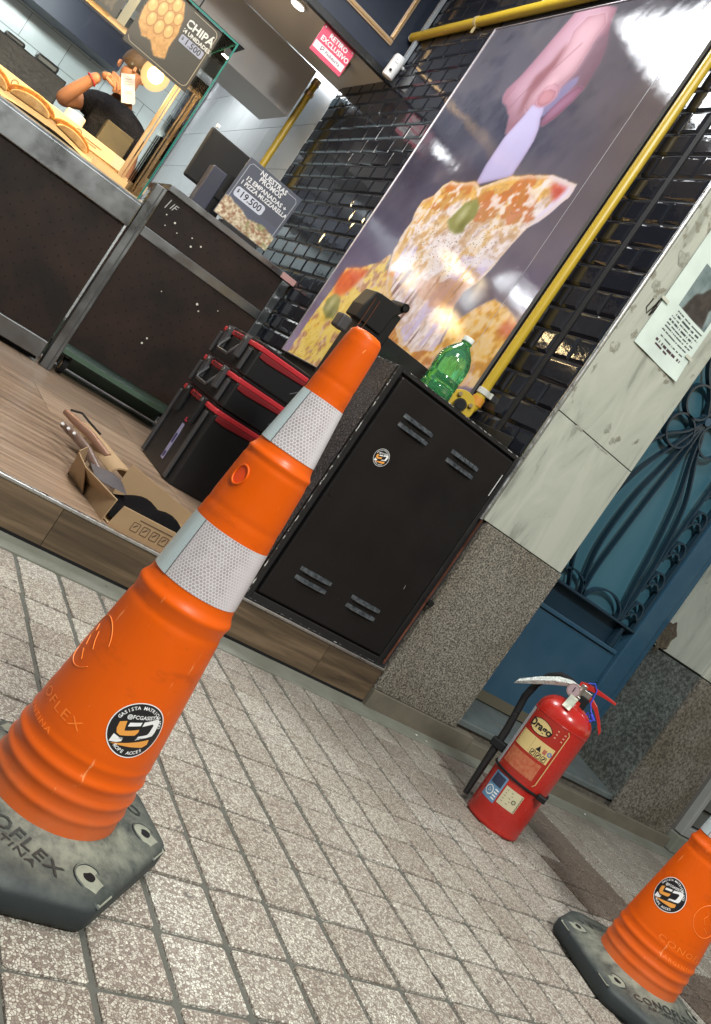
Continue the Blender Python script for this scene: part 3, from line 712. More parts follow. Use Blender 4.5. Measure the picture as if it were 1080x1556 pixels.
# steps of the blue door
st = thing('doorstep', 'worn slate doorstep over rough stone below the blue door', 'step', (0, 0, 0))
m_slate = mat('slate', (0.12, 0.145, 0.145), 0.45, var=(9, 0.7, (0.06, 0.07, 0.07)), coord='World', bump=(30, 0.5, 0.004), dirt=(9, 0.6, (0.19, 0.185, 0.15)))
def stepfn(x0, x1, y0, y1, z0, z1, zb): return [(x0, y0, z0), (x1, y0, z0), (x1, y1, z0), (x0, y1, z0), (x0, y0, z1), (x1, y0, z1), (x1, y1, zb), (x0, y1, zb)]
BF = [(0, 3, 2, 1), (4, 5, 6, 7), (0, 1, 5, 4), (1, 2, 6, 5), (2, 3, 7, 6), (3, 0, 4, 7)]
mb = MB(); mb.add(stepfn(PR + 0.003, 3.656, 2.575, 2.9, 0.085, 0.112, 0.15), BF); mb.build('slate_slab', m_slate, st, bevel=0.005)
mb = MB(); mb.box(2.56, 3.657, 2.59, 2.92, 0.0, 0.084); mb.build('rough_stone', mat('rough_stone', (0.15, 0.135, 0.11), 0.9, var=(25, 0.8, (0.07, 0.06, 0.05)), coord='World', bump=(45, 1.0, 0.01)), st)
mb = MB(); mb.box(2.662, 3.70, YF - 0.02, YF + 0.031, -0.01, 0.055); mb.build('skirting', MATS['skirting_cement'], st, bevel=0.004)
mb = MB(); mb.box(2.6, 3.65, 2.87, 2.93, 0.153, 0.2); mb.build('threshold', mat('old_threshold', (0.1, 0.09, 0.06), 0.9), st)

# blue door
m_blue = mat('blue_door_paint', (0.02, 0.07, 0.125), 0.36, var=(5, 0.7, (0.045, 0.10, 0.15)), coord='World', bump=(60, 0.15, 0.002), dirt=(15, 0.67, (0.1, 0.12, 0.125)))
m_blue2 = mat('blue_backing_sheet', (0.045, 0.135, 0.185), 0.4, var=(4, 0.5, (0.055, 0.15, 0.2)), coord='World', bump=(30, 0.1, 0.003))
m_iron = mat('dark_blue_ironwork', (0.014, 0.034, 0.055), 0.27, bump=(90, 0.2, 0.001))
dr = thing('blue_door', 'blue metal entrance door with wrought scroll grille behind the fire extinguisher', 'door', (2.56, 2.88, 0.16))
D = lambda x: x - 2.56
DZ = lambda z: z - 0.16
mb = MB(); mb.box(D(2.56), D(3.35), 0.035, 0.05, DZ(.17), DZ(3.2)); mb.box(D(3.35), D(3.65), 0.035, 0.05, DZ(.17), DZ(3.2)); mb.build('backing_sheet', m_blue2, dr)
mb = MB(); mb.box(D(2.562), D(3.4735), 0.0, 0.03, DZ(.175), DZ(.648)); mb.build('lower_panel', m_blue, dr, bevel=0.004)
mb = MB(); mb.box(D(3.476), D(3.60), -0.022, 0.034, DZ(.17), DZ(3.2)); mb.build('frame_post', m_blue, dr, bevel=0.006)
mb = MB(); mb.box(D(3.603), D(3.655), -0.005, 0.034, DZ(.17), DZ(3.2)); mb.build('frame_post', m_blue, dr, bevel=0.004)
mb = MB(); mb.box(D(2.562), D(3.47), 0.031, 0.0345, DZ(.65), DZ(.8)); mb.build('recess', m_iron, dr)
mb = MB(); mb.box(D(2.56), D(3.46), -0.012, 0.028, DZ(.652), DZ(.672)); mb.build('rail', m_blue, dr, bevel=0.004)
mb = MB(); mb.box(D(2.56), D(3.475), -0.02, 0.028, DZ(.785), DZ(.797)); mb.build('grille_rail', m_iron, dr, bevel=0.003)
mb = MB(); mb.box(D(3.395), D(3.42), -0.005, 0.028, DZ(.673), DZ(.784)); mb.build('rail_stop', m_iron, dr, bevel=0.003)
def bar(pts, name='grille_bar', wid=0.024, th=0.009, n=16, y=-0.0):
    """smooth curve through control points in the door plane"""
    P = []
    k = len(pts)
    for i in range(k - 1):
        p0 = pts[max(i - 1, 0)]; p1 = pts[i]; p2 = pts[i + 1]; p3 = pts[min(i + 2, k - 1)]
        for s_ in range(n // 2):
            t = s_ / (n // 2)
            P.append(tuple(0.5 * ((2 * p1[a]) + (-p0[a] + p2[a]) * t + (2 * p0[a] - 5 * p1[a] + 4 * p2[a] - p3[a]) * t * t + (-p0[a] + 3 * p1[a] - 3 * p2[a] + p3[a]) * t ** 3) for a in (0, 1)))
    P.append(pts[-1])
    mb = MB(); mb.ribbon([(D(a), y, DZ(b)) for a, b in P], (0, 1, 0), wid, th); return mb.build(name, m_iron, dr)
K = (3.066, 1.749)
# fans of bars from the knot down to the lower knots, and upward mirrored
for s_ in (1, -1):
    f = lambda a, b: (a, K[1] + s_ * (b - K[1]))
    bar([f(*K), f(3.0, 1.6), f(2.9, 1.4), f(2.84, 1.15), f(2.86, .95), f(2.95, .8)])
    bar([f(*K), f(3.03, 1.56), f(2.97, 1.3), f(2.96, 1.05), f(3.0, .88), f(3.04, .8)])
    bar([f(*K), f(3.07, 1.56), f(3.05, 1.35), f(3.035, 1.1), f(3.03, .92), f(3.045, .8)])
    bar([f(*K), f(3.12, 1.6), f(3.2, 1.42), f(3.26, 1.2), f(3.3, .98), f(3.34, .8)])
    bar([f(*K), f(3.15, 1.6), f(3.27, 1.4), f(3.33, 1.15), f(3.35, .95), f(3.352, .8)])
    bar([f(*K), f(3.0, 1.66), f(2.88, 1.56), f(2.78, 1.35), f(2.74, 1.1), f(2.8, .8)])
def arch(cx, z, w_, h_, a0=0, a1=180):
    bar([(cx + w_ * math.cos(R(t)), z + h_ * math.sin(R(t))) for t in range(a0, a1 + 1, 20)], 'grille_arch', n=6)
arch(3.2, .797, .13, .085); arch(2.93, .797, .115, .075); arch(2.70, .797, .1, .075)
for k, (cx, cz) in enumerate(((2.965, 1.79), (3.17, 1.70), (3.17, 1.84), (2.96, 1.64))):
    bar([(cx + .088 * math.cos(R(t)), cz + .075 * math.sin(R(t))) for t in range(0, 361, 24)], 'grille_ring', n=6, wid=0.03)
for k in range(9):      # chain of C scrolls up the right side
    z = .87 + .172 * k; cx = 3.405
    bar([(cx + .043 * math.cos(R(t)), z + .05 * math.sin(R(t))) for t in range(-30, 215, 20)], 'grille_scroll', n=6, wid=0.03)
    bar([(cx + .045, z - .03), (cx + .01, z - .005), (cx - .035, z - .03), (cx - .05, z - .075)], 'grille_scroll', n=8, wid=0.024)
bar([(3.462, .8), (3.462, 3.1)], 'grille_upright', wid=0.02, th=0.01, n=4)
bar([(3.345, .8), (3.35, 1.1), (3.352, 1.8), (3.35, 2.9)], 'grille_upright', wid=0.018, n=4)
mb = MB(); mb.cyl((D(K[0]), -0.02, DZ(K[1])), (D(K[0]), 0.012, DZ(K[1])), 0.02, n=10); mb.build('grille_knot', m_blue, dr)

# right pilaster
rp = thing('pilaster', 'right pilaster of grey marble and polished granite beyond the blue door', 'pilaster', (0, 0, 0))
mb = MB(); mb.box(3.674, 4.20, YF + 0.014, 3.4, -0.1, 4.2); mb.build('core', m_core, rp)
mb = MB(); mb.box(3.66, 3.673, YF + 0.0145, 2.96, 0.09, 0.79); mb.build('side_slab', m_gran2, rp, bevel=0.002)
mb = MB(); mb.box(3.659, 3.6725, YF + 0.0145, 2.96, 0.80, 4.2); mb.build('side_slab', m_marb, rp, bevel=0.002)
mb = MB(); mb.box(3.662, 4.14, YF - 0.004, YF + 0.0135, 0.04, 0.792); mb.build('front_slab', m_gran3, rp, bevel=0.002)
mb = MB(); mb.box(3.661, 4.2, YF - 0.003, YF + 0.0135, 0.797, 4.2); mb.build('front_slab', m_marb, rp, bevel=0.002)
mb = MB(); mb.box(3.70, 4.16, YF - 0.022, YF + 0.0, -0.01, 0.06); mb.build('skirting', MATS['skirting_cement'], rp, bevel=0.004)
# broken plaster patch at the top of the polished slab
mb = MB(); q = random.Random(5)
pts = [(2.84 + .0 + .05 * math.cos(t) * q.uniform(.6, 1.2), .86 + .09 * math.sin(t) * q.uniform(.6, 1.2)) for t in [2 * PI * k / 16 for k in range(16)]]
mb.prism(pts, lambda a, b, d: (3.6585 - d, a, b), 0, 0.008); mb.build('broken_plaster', mat('plaster_rubble', (0.13, 0.1, 0.065), 0.95, var=(30, 0.8, (0.04, 0.035, 0.03)), bump=(50, 1, 0.01)), rp)
# shutter window at the far right
m_frm = mat('grey_window_frame', (0.3, 0.31, 0.3), 0.4, var=(10, 0.4, (0.2, 0.2, 0.19)))
wd = thing('shop_window', 'grey framed shutter window at the right edge above the small orange cone', 'window', (4.2, YF, 0.1))
mb = MB(); mb.box(0.0, 0.035, -0.03, 0.05, 0.0, 2.3); mb.box(0.0351, 2.0, -0.03, 0.05, 0.0, 0.05); mb.box(0.0351, 2.0, -0.03, 0.05, 2.25, 2.3); mb.build('frame', m_frm, wd, bevel=0.004)
for k in range(22):
    mb = MB(); mb.add([(0.04, 0.0, .06 + .1 * k), (2, 0.0, .06 + .1 * k), (2, 0.03, .145 + .1 * k), (.04, 0.03, .145 + .1 * k), (0.04, 0.012, .06 + .1 * k), (2, 0.012, .06 + .1 * k), (2, 0.042, .145 + .1 * k), (.04, 0.042, .145 + .1 * k)], BF)
    mb.build('slat', mat('dark_slat', (0.05, 0.055, 0.055), 0.4), wd)
mb = MB(); mb.box(4.2, 9.0, YF + 0.06, 3.4, -0.1, 4.2); tag(mb.build('facade_wall', m_plain), 'plain facade wall behind the grey shutter window', 'wall')
mb = MB(); mb.box(4.17, 6.2, YF - 0.05, YF + 0.06, 0.003, 0.095); tag(mb.build('window_ledge', m_cement, bevel=0.006), 'pale cement ledge under the grey shutter window', 'ledge')
mb = MB(); mb.box(-9, -3.2, YF, 3.0, -0.1, 4.2); tag(mb.build('facade_wall', m_plain), 'plain facade wall left of the shop entrance', 'wall')
mb = MB(); mb.box(-9, 9.0, YF + 0.02, 3.4, 4.31, 7.5); tag(mb.build('upper_facade', m_plain), 'upper facade wall above the entrance', 'wall')
# ------------------------------------------------------------------ poster and pipes
nx, ny = 580, 680
U, V = UVg(nx, ny)
POLY = {
'arm':[(0.39,1.006),(0.389,0.994),(0.37,0.946),(0.35,0.888),(0.325,0.829),(0.301,0.798),(0.304,0.778),(0.323,0.761),(0.359,0.747),(0.385,0.73),(0.405,0.719),(0.445,0.668),(0.471,0.671),(0.478,0.72),(0.521,0.737),(0.587,0.722),(0.587,0.686),(0.602,0.686),(0.63,0.709),(0.652,0.748),(0.663,0.776),(0.658,0.811),(0.656,0.84),(0.637,0.881),(0.591,0.944),(0.573,0.987),(0.464,1.015)],
'fore':[(0.457,0.912),(0.442,0.944),(0.464,0.978),(0.536,0.981),(0.57,0.947),(0.564,0.918),(0.571,0.876),(0.572,0.823),(0.548,0.792),(0.504,0.783),(0.494,0.756),(0.481,0.726),(0.456,0.739),(0.45,0.777),(0.464,0.819),(0.473,0.861)],
'armdark':[(0.45,0.909),(0.474,0.901),(0.476,0.858),(0.468,0.816),(0.453,0.773),(0.463,0.733),(0.446,0.715),(0.419,0.766),(0.402,0.824),(0.436,0.858),(0.443,0.889)],
'palmshade':[(0.567,0.906),(0.611,0.925),(0.651,0.869),(0.656,0.84),(0.661,0.808),(0.663,0.776),(0.613,0.785),(0.569,0.8),(0.582,0.822),(0.578,0.87)],
'underhand':[(0.587,0.686),(0.62,0.709),(0.652,0.748),(0.663,0.776),(0.632,0.784),(0.596,0.757),(0.572,0.722),(0.572,0.696)],
'handle':[(0.514,0.743),(0.549,0.756),(0.564,0.782),(0.582,0.805),(0.607,0.812),(0.618,0.793),(0.603,0.768),(0.583,0.734),(0.57,0.711),(0.554,0.711)],
'blade':[(0.465,0.531),(0.453,0.584),(0.453,0.659),(0.478,0.72),(0.481,0.744),(0.508,0.748),(0.544,0.736),(0.554,0.723),(0.564,0.705),(0.586,0.68),(0.601,0.648),(0.605,0.618),(0.608,0.556),(0.534,0.545)],
'nail':[(0.505,0.746),(0.49,0.762),(0.492,0.78),(0.517,0.785),(0.55,0.777),(0.56,0.762),(0.55,0.746),(0.529,0.74)],
'tip':[(0.492,0.744),(0.479,0.769),(0.488,0.793),(0.519,0.801),(0.548,0.792),(0.564,0.776),(0.571,0.758),(0.556,0.741),(0.526,0.736)],
'slice':[(0.33,0.538),(0.306,0.526),(0.294,0.498),(0.252,0.48),(0.252,0.443),(0.263,0.41),(0.265,0.377),(0.274,0.34),(0.297,0.305),(0.346,0.253),(0.437,0.209),(0.54,0.156),(0.609,0.13),(0.695,0.124),(0.774,0.139),(0.766,0.187),(0.741,0.232),(0.742,0.268),(0.764,0.302),(0.778,0.342),(0.788,0.385),(0.809,0.438),(0.84,0.46),(0.86,0.491),(0.886,0.516),(0.882,0.544),(0.837,0.552),(0.745,0.565),(0.666,0.562),(0.57,0.547),(0.497,0.529),(0.455,0.54),(0.381,0.534)],
'crustR':[(0.745,0.565),(0.835,0.554),(0.882,0.544),(0.888,0.519),(0.863,0.488),(0.836,0.453),(0.809,0.438),(0.819,0.469),(0.836,0.503),(0.849,0.531),(0.81,0.546)],
'sauceR':[(0.784,0.546),(0.859,0.541),(0.856,0.524),(0.844,0.501),(0.816,0.516)],
'orangeTop':[(0.339,0.537),(0.391,0.532),(0.457,0.538),(0.497,0.529),(0.577,0.546),(0.668,0.56),(0.748,0.562),(0.793,0.542),(0.811,0.516),(0.782,0.501),(0.75,0.479),(0.677,0.489),(0.588,0.499),(0.554,0.483),(0.455,0.493),(0.379,0.458),(0.32,0.43),(0.294,0.412),(0.268,0.468),(0.304,0.503)],
'olive':[(0.484,0.414),(0.449,0.435),(0.465,0.463),(0.478,0.487),(0.521,0.498),(0.555,0.479),(0.567,0.45),(0.55,0.43),(0.559,0.412),(0.524,0.405)],
'olive2':[(0.083,0.14),(0.068,0.169),(0.098,0.191),(0.145,0.185),(0.179,0.155),(0.185,0.125),(0.136,0.122)],
'lower':[(0.053,-0.018),(0.041,0.043),(0.047,0.108),(0.053,0.172),(0.062,0.227),(0.062,0.267),(0.176,0.279),(0.234,0.298),(0.266,0.327),(0.351,0.287),(0.439,0.226),(0.613,0.138),(0.706,0.126),(0.781,0.155),(0.777,0.189),(0.798,0.224),(0.83,0.259),(0.869,0.277),(0.943,0.263),(1.0,0.243),(1.051,0.218),(1.068,0.121),(0.921,0.088),(0.708,0.04),(0.302,-0.052)],
'redL':[(0.059,0.208),(0.05,0.248),(0.08,0.269),(0.165,0.274),(0.204,0.261),(0.182,0.224),(0.156,0.195),(0.107,0.179)],
'redR':[(0.951,0.219),(0.96,0.24),(1.0,0.243),(1.019,0.218),(0.982,0.211)],
'gapdark':[(0.766,0.208),(0.735,0.231),(0.735,0.274),(0.764,0.302),(0.836,0.294),(0.867,0.278),(0.83,0.259),(0.795,0.227),(0.782,0.2)],
'darkband':[(0.298,0.28),(0.279,0.312),(0.289,0.354),(0.3,0.371),(0.318,0.34),(0.323,0.3)],

}
n1 = vnoise(U, V * 1.16, 3, 1, 5); n2 = vnoise(U, V * 1.16, 9, 2, 5); n3 = vnoise(U, V * 1.16, 30, 3, 4); n4 = vnoise(U, V * 1.16, 60, 4, 3); n3 = .6 * n3 + .4 * n4
Ud = U + .018 * (n2 - .5) + .012 * (n3 - .5); Vd = V + .018 * (vnoise(U, V, 10, 8) - .5) + .01 * (n3 - .5)
Uh = U + .004 * (n2 - .5); Vh = V + .004 * (n3 - .5)
top = np.array([40, 46, 58.]); mid = np.array([80, 76, 92.]); low = np.array([148, 134, 166.])
t = np.clip(V, 0, 1)[..., None]
img = np.where(t > .55, mid + (top - mid) * ((t - .55) / .45), low + (mid - low) * (t / .55))
img = img + (n1[..., None] - .5) * 60 + (n2[..., None] - .5) * 22
img = over(img, np.clip((n1 - .42) * 3, 0, .5) * (V > .2), (118, 108, 112))
img = over(img, blur(pmask(Ud, Vd, [(.85, .75), (.95, .95), (1.0, .9), (1.0, .45), (.9, .4)]), 30) * .35, (105, 88, 78))
def lay(key, col, k=1, warp=True, nz=0, op=1.0):
    global img
    m = blur(pmask(Ud if warp else Uh, Vd if warp else Vh, POLY[key]), k) * op
    c = np.array(col, float) * np.ones_like(img)
    if nz: c = c + (n2[..., None] - .5) * nz + (n3[..., None] - .5) * nz * .7
    img = img * (1 - m[..., None]) + c * m[..., None]
# hand and spatula
lay('arm', (174, 138, 152), 1, False, 16)
am = blur(pmask(Uh, Vh, POLY['arm']), 1)
img = over(img, am * np.clip((.52 - U + (V - .85) * .8) * 2.0, 0, .55), (200, 164, 180))
img = over(img, am * np.clip((U - .50 - (V - .8) * .3) * 4, 0, .7), (128, 92, 108))
def round_(key, k, lo):
    global img
    mk = pmask(Uh, Vh, POLY[key]); b = np.clip((blur(mk, k) - .5) * 2, 0, 1); f = (1 - (1 - lo) * (1 - b))
    img = np.where(mk[..., None], img * f[..., None] ** np.array([.8, 1.15, 1.05]), img)
round_('arm', 22, .78)
lay('palmshade', (112, 92, 104), 6, False, 14, .75)
lay('armdark', (136, 92, 98), 5, False, 10, .85)
lay('fore', (190, 152, 162), 3, False, 10, .95)
round_('fore', 14, .84)
img = over(img, blur(pmask(Uh, Vh, POLY['fore']), 9) * .35, (212, 176, 188))
lay('underhand', (158, 116, 140), 2, False, 10, .9)
lay('handle', (132, 124, 156), 2, False, 8, .95)
for x0, y0, x1, y1, wd_ in ((.46, .85, .415, .79, .010), (.34, .80, .325, .765, .004), (.41, .80, .375, .735, .006), (.52, .9, .47, .84, .008)):
    L_ = math.hypot(x1 - x0, y1 - y0); tt = np.clip(((U - x0) * (x1 - x0) + (V - y0) * (y1 - y0)) / L_ ** 2, 0, 1)
    dd = np.hypot(U - x0 - tt * (x1 - x0), V - y0 - tt * (y1 - y0)); img = over(img, np.clip(1 - dd / wd_, 0, 1) * .35, (130, 86, 96))
lay('blade', (180, 170, 206), 1, False, 8)
round_('underhand', 9, .85); round_('blade', 5, .86)
img = over(img, blur(pmask(Uh, Vh, POLY['blade']), 1) * np.clip((V - .60) * 4, 0, .35), (205, 196, 226))
lay('tip', (196, 154, 168), 2, False, 6); round_('tip', 8, .88); lay('nail', (186, 134, 142), 3, False, 6, .9); round_('nail', 4, .85)
img = over(img, np.clip(1 - np.hypot(U - .505, (V - .80) * 1.1) / .03, 0, 1) * .35, (240, 196, 200))
# lower pizza
lay('lower', (216, 178, 150), 2, True, 70)
m = pmask(Ud, Vd, POLY['lower'])
img = over(img, blur(m & (n2 > .54), 1) * .8, (224, 168, 70)); img = over(img, blur(m & (n3 > .57), 1) * .75, (226, 208, 214))
img = over(img, blur(m & (n1 < .40), 2) * .6, (206, 130, 62)); img = over(img, blur(m & (n4 > .55), 1) * .5, (240, 226, 224)); img = over(img, blur(m & (n4 < .41), 1) * .4, (170, 112, 60))
img = over(img, blur(m & (U < .34) & (n3 > .44), 1) * .75, (236, 208, 92)); img = over(img, blur(m & (U > .34) & (n3 > .5), 1) * .5, (232, 188, 96))
lay('redL', (222, 96, 52), 6, True, 40, .85); lay('redR', (190, 84, 74), 5, True, 20, .7)
lay('darkband', (66, 56, 78), 3, True, 20, .8)
# slice with strands
lay('slice', (234, 216, 214), 1, True, 70)
m = pmask(Ud, Vd, POLY['slice'])
img = over(img, blur(m & (n2 > .54) & (V > .22), 2) * .7, (222, 176, 104)); img = over(img, blur(m & (n4 > .56), 1) * .45, (246, 238, 240)); img = over(img, blur(m & (n4 < .42), 1) * .35, (186, 142, 100))
stc = vnoise(U * 1.0 - V * .16, V * .06, 55, 31, 3)      # long strands running down
lowm = m & (V < .36)
img = over(img, blur(lowm & (stc > .56), 1) * .75, (206, 190, 228)); img = over(img, blur(lowm & (stc < .37) & (V < .30), 1) * .8, (112, 76, 70))
img = over(img, blur(lowm & (n1 > .55) & (V < .3), 2) * .6, (196, 138, 96))
lay('orangeTop', (222, 166, 78), 4, True, 90, .8)
lg = m & ~pmask(Ud - .05, Vd + .01, POLY['slice']); img = over(img, blur(lg & (n3 > .42), 2) * .8, (226, 176, 84)); img = over(img, blur(lg & (n2 > .55), 2) * .6, (206, 116, 52))
img = over(img, blur(m & (V > .43) & (n3 > .55), 1) * .7, (233, 190, 110)); img = over(img, blur(m & (V > .44) & (n2 < .41), 1) * .7, (196, 104, 54)); n6 = vnoise(U, V * 1.16, 17, 77, 4); img = over(img, blur(m & (V > .2) & (n6 > .58), 1) * .65, (240, 232, 234)); img = over(img, blur(m & (V > .3) & (n6 < .4), 1) * .45, (186, 140, 84)); img = over(img, blur(m & (n6 > .49) & (n6 < .505), 1) * .5, (150, 122, 110))
img = over(img, blur(m & (n3 > .6) & (V > .3), 1) * .8, (238, 226, 226))
lay('crustR', (226, 212, 232), 1, True, 12); lay('sauceR', (200, 84, 72), 4, True, 50, .85)
edge = blur(m, 1) * (1 - blur(m, 5)); img = over(img, np.clip(edge * 2.4, 0, .55) * m, (228, 206, 190))
lay('gapdark', (92, 80, 98), 2, True, 16)
for k, key in enumerate(('olive', 'olive2')):
    lay(key, (150, 148, 92), 2, False, 24); P_ = POLY[key]; cx = sum(p[0] for p in P_) / len(P_); cy = sum(p[1] for p in P_) / len(P_)
    img = over(img, np.clip(1 - np.hypot((U - cx + .012) * 1.2, V - cy - .008) / .03, 0, 1) * .7, (202, 200, 160))
    img = over(img, np.clip(1 - np.hypot((U - cx - .02) * 1.2, V - cy + .02) / .03, 0, 1) * .6, (98, 96, 52))
# oregano specks
rs = np.random.RandomState(5)
for _ in range(520):
    if rs.rand() < .62: u0, v0 = .53 + .13 * rs.randn(), .37 + .05 * rs.randn()
    elif rs.rand() < .5: u0, v0 = rs.uniform(.02, .3), rs.uniform(0, .2)
    else: u0, v0 = rs.uniform(.3, .8), rs.uniform(.3, .56)
    i, j = int(v0 * ny), int(u0 * nx)
    if 2 < i < ny - 3 and 2 < j < nx - 3 and (m[i, j] or pmask(np.array([[u0]]), np.array([[v0]]), POLY['lower'])[0, 0]):
        s_ = rs.randint(1, 3); img[i:i + s_, j:j + rs.randint(1, 3)] = (128, 122, 78) if rs.rand() < .7 else (150, 100, 64)
PY0, PY1, PZ0, PZ1 = 4.93, 3.05, 1.02, 3.205
m_post = printmat('poster_film', 0.03, coat=0.0, gain=0.9)
n_ = m_post.node_tree.nodes; l_ = m_post.node_tree.links
g_ = n_.new('ShaderNodeNewGeometry'); t_ = n_.new('ShaderNodeTexNoise'); t_.inputs['Scale'].default_value = 210; t_.inputs['Detail'].default_value = 2
t2_ = n_.new('ShaderNodeTexNoise'); t2_.inputs['Scale'].default_value = 5; l_.new(g_.outputs['Position'], t2_.inputs['Vector']); l_.new(g_.outputs['Position'], t_.inputs['Vector'])
b1 = n_.new('ShaderNodeBump'); b1.inputs['Strength'].default_value = 0.55; b1.inputs['Distance'].default_value = 0.0004; l_.new(t_.outputs[0], b1.inputs['Height'])
b2 = n_.new('ShaderNodeBump'); b2.inputs['Strength'].default_value = 0.25; b2.inputs['Distance'].default_value = 0.012; l_.new(t2_.outputs[0], b2.inputs['Height']); l_.new(b1.outputs[0], b2.inputs['Normal'])
l_.new(b2.outputs[0], n_['Principled BSDF'].inputs['Normal']); None
po = thing('pizza_poster', 'large glossy wall poster of a hand lifting a cheesy pizza slice', 'poster', (XW - 0.022, PY0, PZ0))
pw_, phh = PY0 - PY1, PZ1 - PZ0
put('printed_sheet', print_mesh('printed_sheet', img, lambda u, v: (-0.0035, -u * pw_, v * phh), m_post), po)
mb = MB(); mb.box(-0.003, 0.012, -pw_, 0, 0, phh); mb.build('backing_board', mat('board', (0.2, 0.2, 0.2), 0.6), po)
mb = MB(); mb.box(-0.009, 0.013, 0.0005, 0.012, -0.008, phh + 0.008); mb.box(-0.009, 0.013, -pw_, 0, phh + 0.0005, phh + 0.008); mb.box(-0.009, 0.013, -pw_, 0, -0.008, -0.0005)
mb.build('edge_frame', mat('poster_edge', (0.5, 0.45, 0.47), 0.3, 0.8), po, bevel=0.002)
mb = MB(); mb.box(-0.0045, -0.0038, -1.71, -1.708, 0.05, phh); mb.build('seam', mat('seam_line', (0.4, 0.4, 0.42), 0.4), po)

vp = thing('gas_pipe', 'yellow upright gas pipe running up beside the poster', 'pipe', (2.032, 2.955, 1.1))
mb = MB(); mb.cyl((0, 0, 0.1), (0, 0, 3.0), 0.0205, n=18); mb.build('upright', M['yellow'], vp, smooth=40)
mb = MB(); mb.tube([(0, 0, 0.115), (-0.001, 0.0, 0.07), (-0.018, 0.012, 0.03), (-0.05, 0.03, -0.01), (-0.055, 0.035, -0.08)], [0.0235, 0.0245, 0.0235, 0.0235, 0.0225], n=16); mb.build('elbow', M['yellow'], vp, smooth=50)
mb = MB(); mb.cyl((0, 0, 0.075), (0, 0, 0.11), 0.027, n=18); mb.build('joint_ring', mat('orange_sealant', (0.6, 0.25, 0.03), 0.5), vp, smooth=40)
mb = MB(); mb.cyl((0, 0, 0.125), (0, 0, 0.15), 0.0245, n=18); mb.box(0.02, 0.05, -0.03, -0.012, 0.125, 0.15); mb.build('clamp', mat('pale_clamp', (0.55, 0.55, 0.5), 0.45), vp, bevel=0.002)
fl_ = thing('pipe_flange', 'round yellow flange with dark bolts between the green bottle and the upright pipe', 'pipe flange', (1.955, 2.93, 1.135))
mb = MB(); mb.T = Matrix.Rotation(R(-28), 4, 'Z'); mb.cyl((0, -0.006, 0), (0, 0.012, 0), 0.062, n=36); mb.build('plate', M['yellow'], fl_, smooth=40, bevel=0.002)
mb = MB(); mb.T = Matrix.Rotation(R(-28), 4, 'Z'); mb.cyl((0, -0.03, 0), (0, -0.0065, 0), 0.026, n=18); mb.build('hub', mat('dark_oily_metal', (0.05, 0.045, 0.04), 0.3, 0.7), fl_, smooth=40)
mb = MB(); mb.T = Matrix.Rotation(R(-28), 4, 'Z'); mb.cyl((0, -0.034, 0), (0, -0.0302, 0), 0.018, n=18); mb.build('opening', M['black_matte'], fl_)
for k in range(4):
    t = R(30 + 90 * k); mb = MB(); mb.T = Matrix.Rotation(R(-28), 4, 'Z'); mb.cyl((.043 * math.cos(t), -0.02, .043 * math.sin(t)), (.043 * math.cos(t), -0.0062, .043 * math.sin(t)), 0.009, n=6); mb.build('bolt', M['brass'], fl_)
hp = thing('gas_pipe', 'yellow horizontal gas pipe along the top of the poster', 'pipe', (2.035, 6.03, 3.288))
mb = MB(); mb.cyl((0, 0, 0), (0, -3.4, 0.0), 0.029, n=18); mb.build('pipe_run', M['yellow'], hp, smooth=40)
mb = MB(); mb.cyl((0, 0.03, 0), (0, 0.0005, 0), 0.02, n=14); mb.build('end_plug', M['white'], hp)
for y in (-0.83, -2.3):
    mb = MB(); mb.cyl((0, y - .012, 0), (0, y + .012, 0), 0.034, n=18); mb.box(-0.004, 0.004, y - .01, y + .01, -0.075, -0.03); mb.build('clamp', mat('old_clamp', (0.5, 0.4, 0.22), 0.5, 0.4), hp)
pp = thing('gas_pipe', 'yellow upright pipe on the white tiles beyond the counter', 'pipe', (1.925, 7.0, 1.6))
mb = MB(); mb.cyl((0, 0, 0), (0, 0, 1.33), 0.028, n=14); mb.build('upright', M['yellow'], pp, smooth=40)
mb = MB(); mb.cyl((0, 0, 1.20), (0, 0, 1.235), 0.038, n=14); mb.cyl((0, 0, 1.29), (0, 0, 1.34), 0.034, n=14); mb.build('fitting', M['brass'], pp, smooth=40)
cd = MB(); cd.box(XW - 0.035, XW - 0.011, 5.94, 5.985, 3.06, 4.1); tag(cd.build('cable_duct', mat('grey_duct', (0.3, 0.33, 0.36), 0.4), bevel=0.003), 'grey vertical cable duct on the black bricks above the white camera', 'cable duct')

# white security camera on the wall, tan camera on the ceiling
wc = thing('security_camera', 'white bullet-shaped camera under the navy fascia at the brick wall', 'camera', (2.0, 5.92, 3.02))
mb = MB(); mb.lathe([(.02, -.085), (.04, -.08), (.043, -.07), (.043, .055), (.036, .075), (.015, .08)], 24); b_ = mb.build('housing', M['white'], wc, smooth=40); b_.rotation_euler = (R(8), R(0), 0)
mb = MB(); mb.cyl((-0.022, -0.037, -0.045), (-0.024, -0.042, -0.047), 0.009, n=12); mb.build('lens', M['blackprint'], wc)
mb = MB()
for dz in (.03, .01): mb.box(-.03, .0, -.0445, -.0425, dz, dz + .003)
mb.build('slot', mat('grey_print', (.25, .25, .27), .5), wc)
mb = MB(); mb.cyl((0.02, 0, 0.03), (0.062, 0, 0.03), 0.012, n=10); mb.build('bracket', M['white'], wc)
dc = thing('security_camera', 'tan cylindrical camera hanging from the grey ceiling right of the pink sign', 'camera', (1.83, 6.35, 2.97))
mb = MB(); mb.lathe([(.044, -.001), (.045, -.03), (.04, -.075), (.034, -.095), (.026, -.1)], 24); mb.build('housing', mat('tan_plastic', (.42, .3, .2), .4), dc, smooth=40)
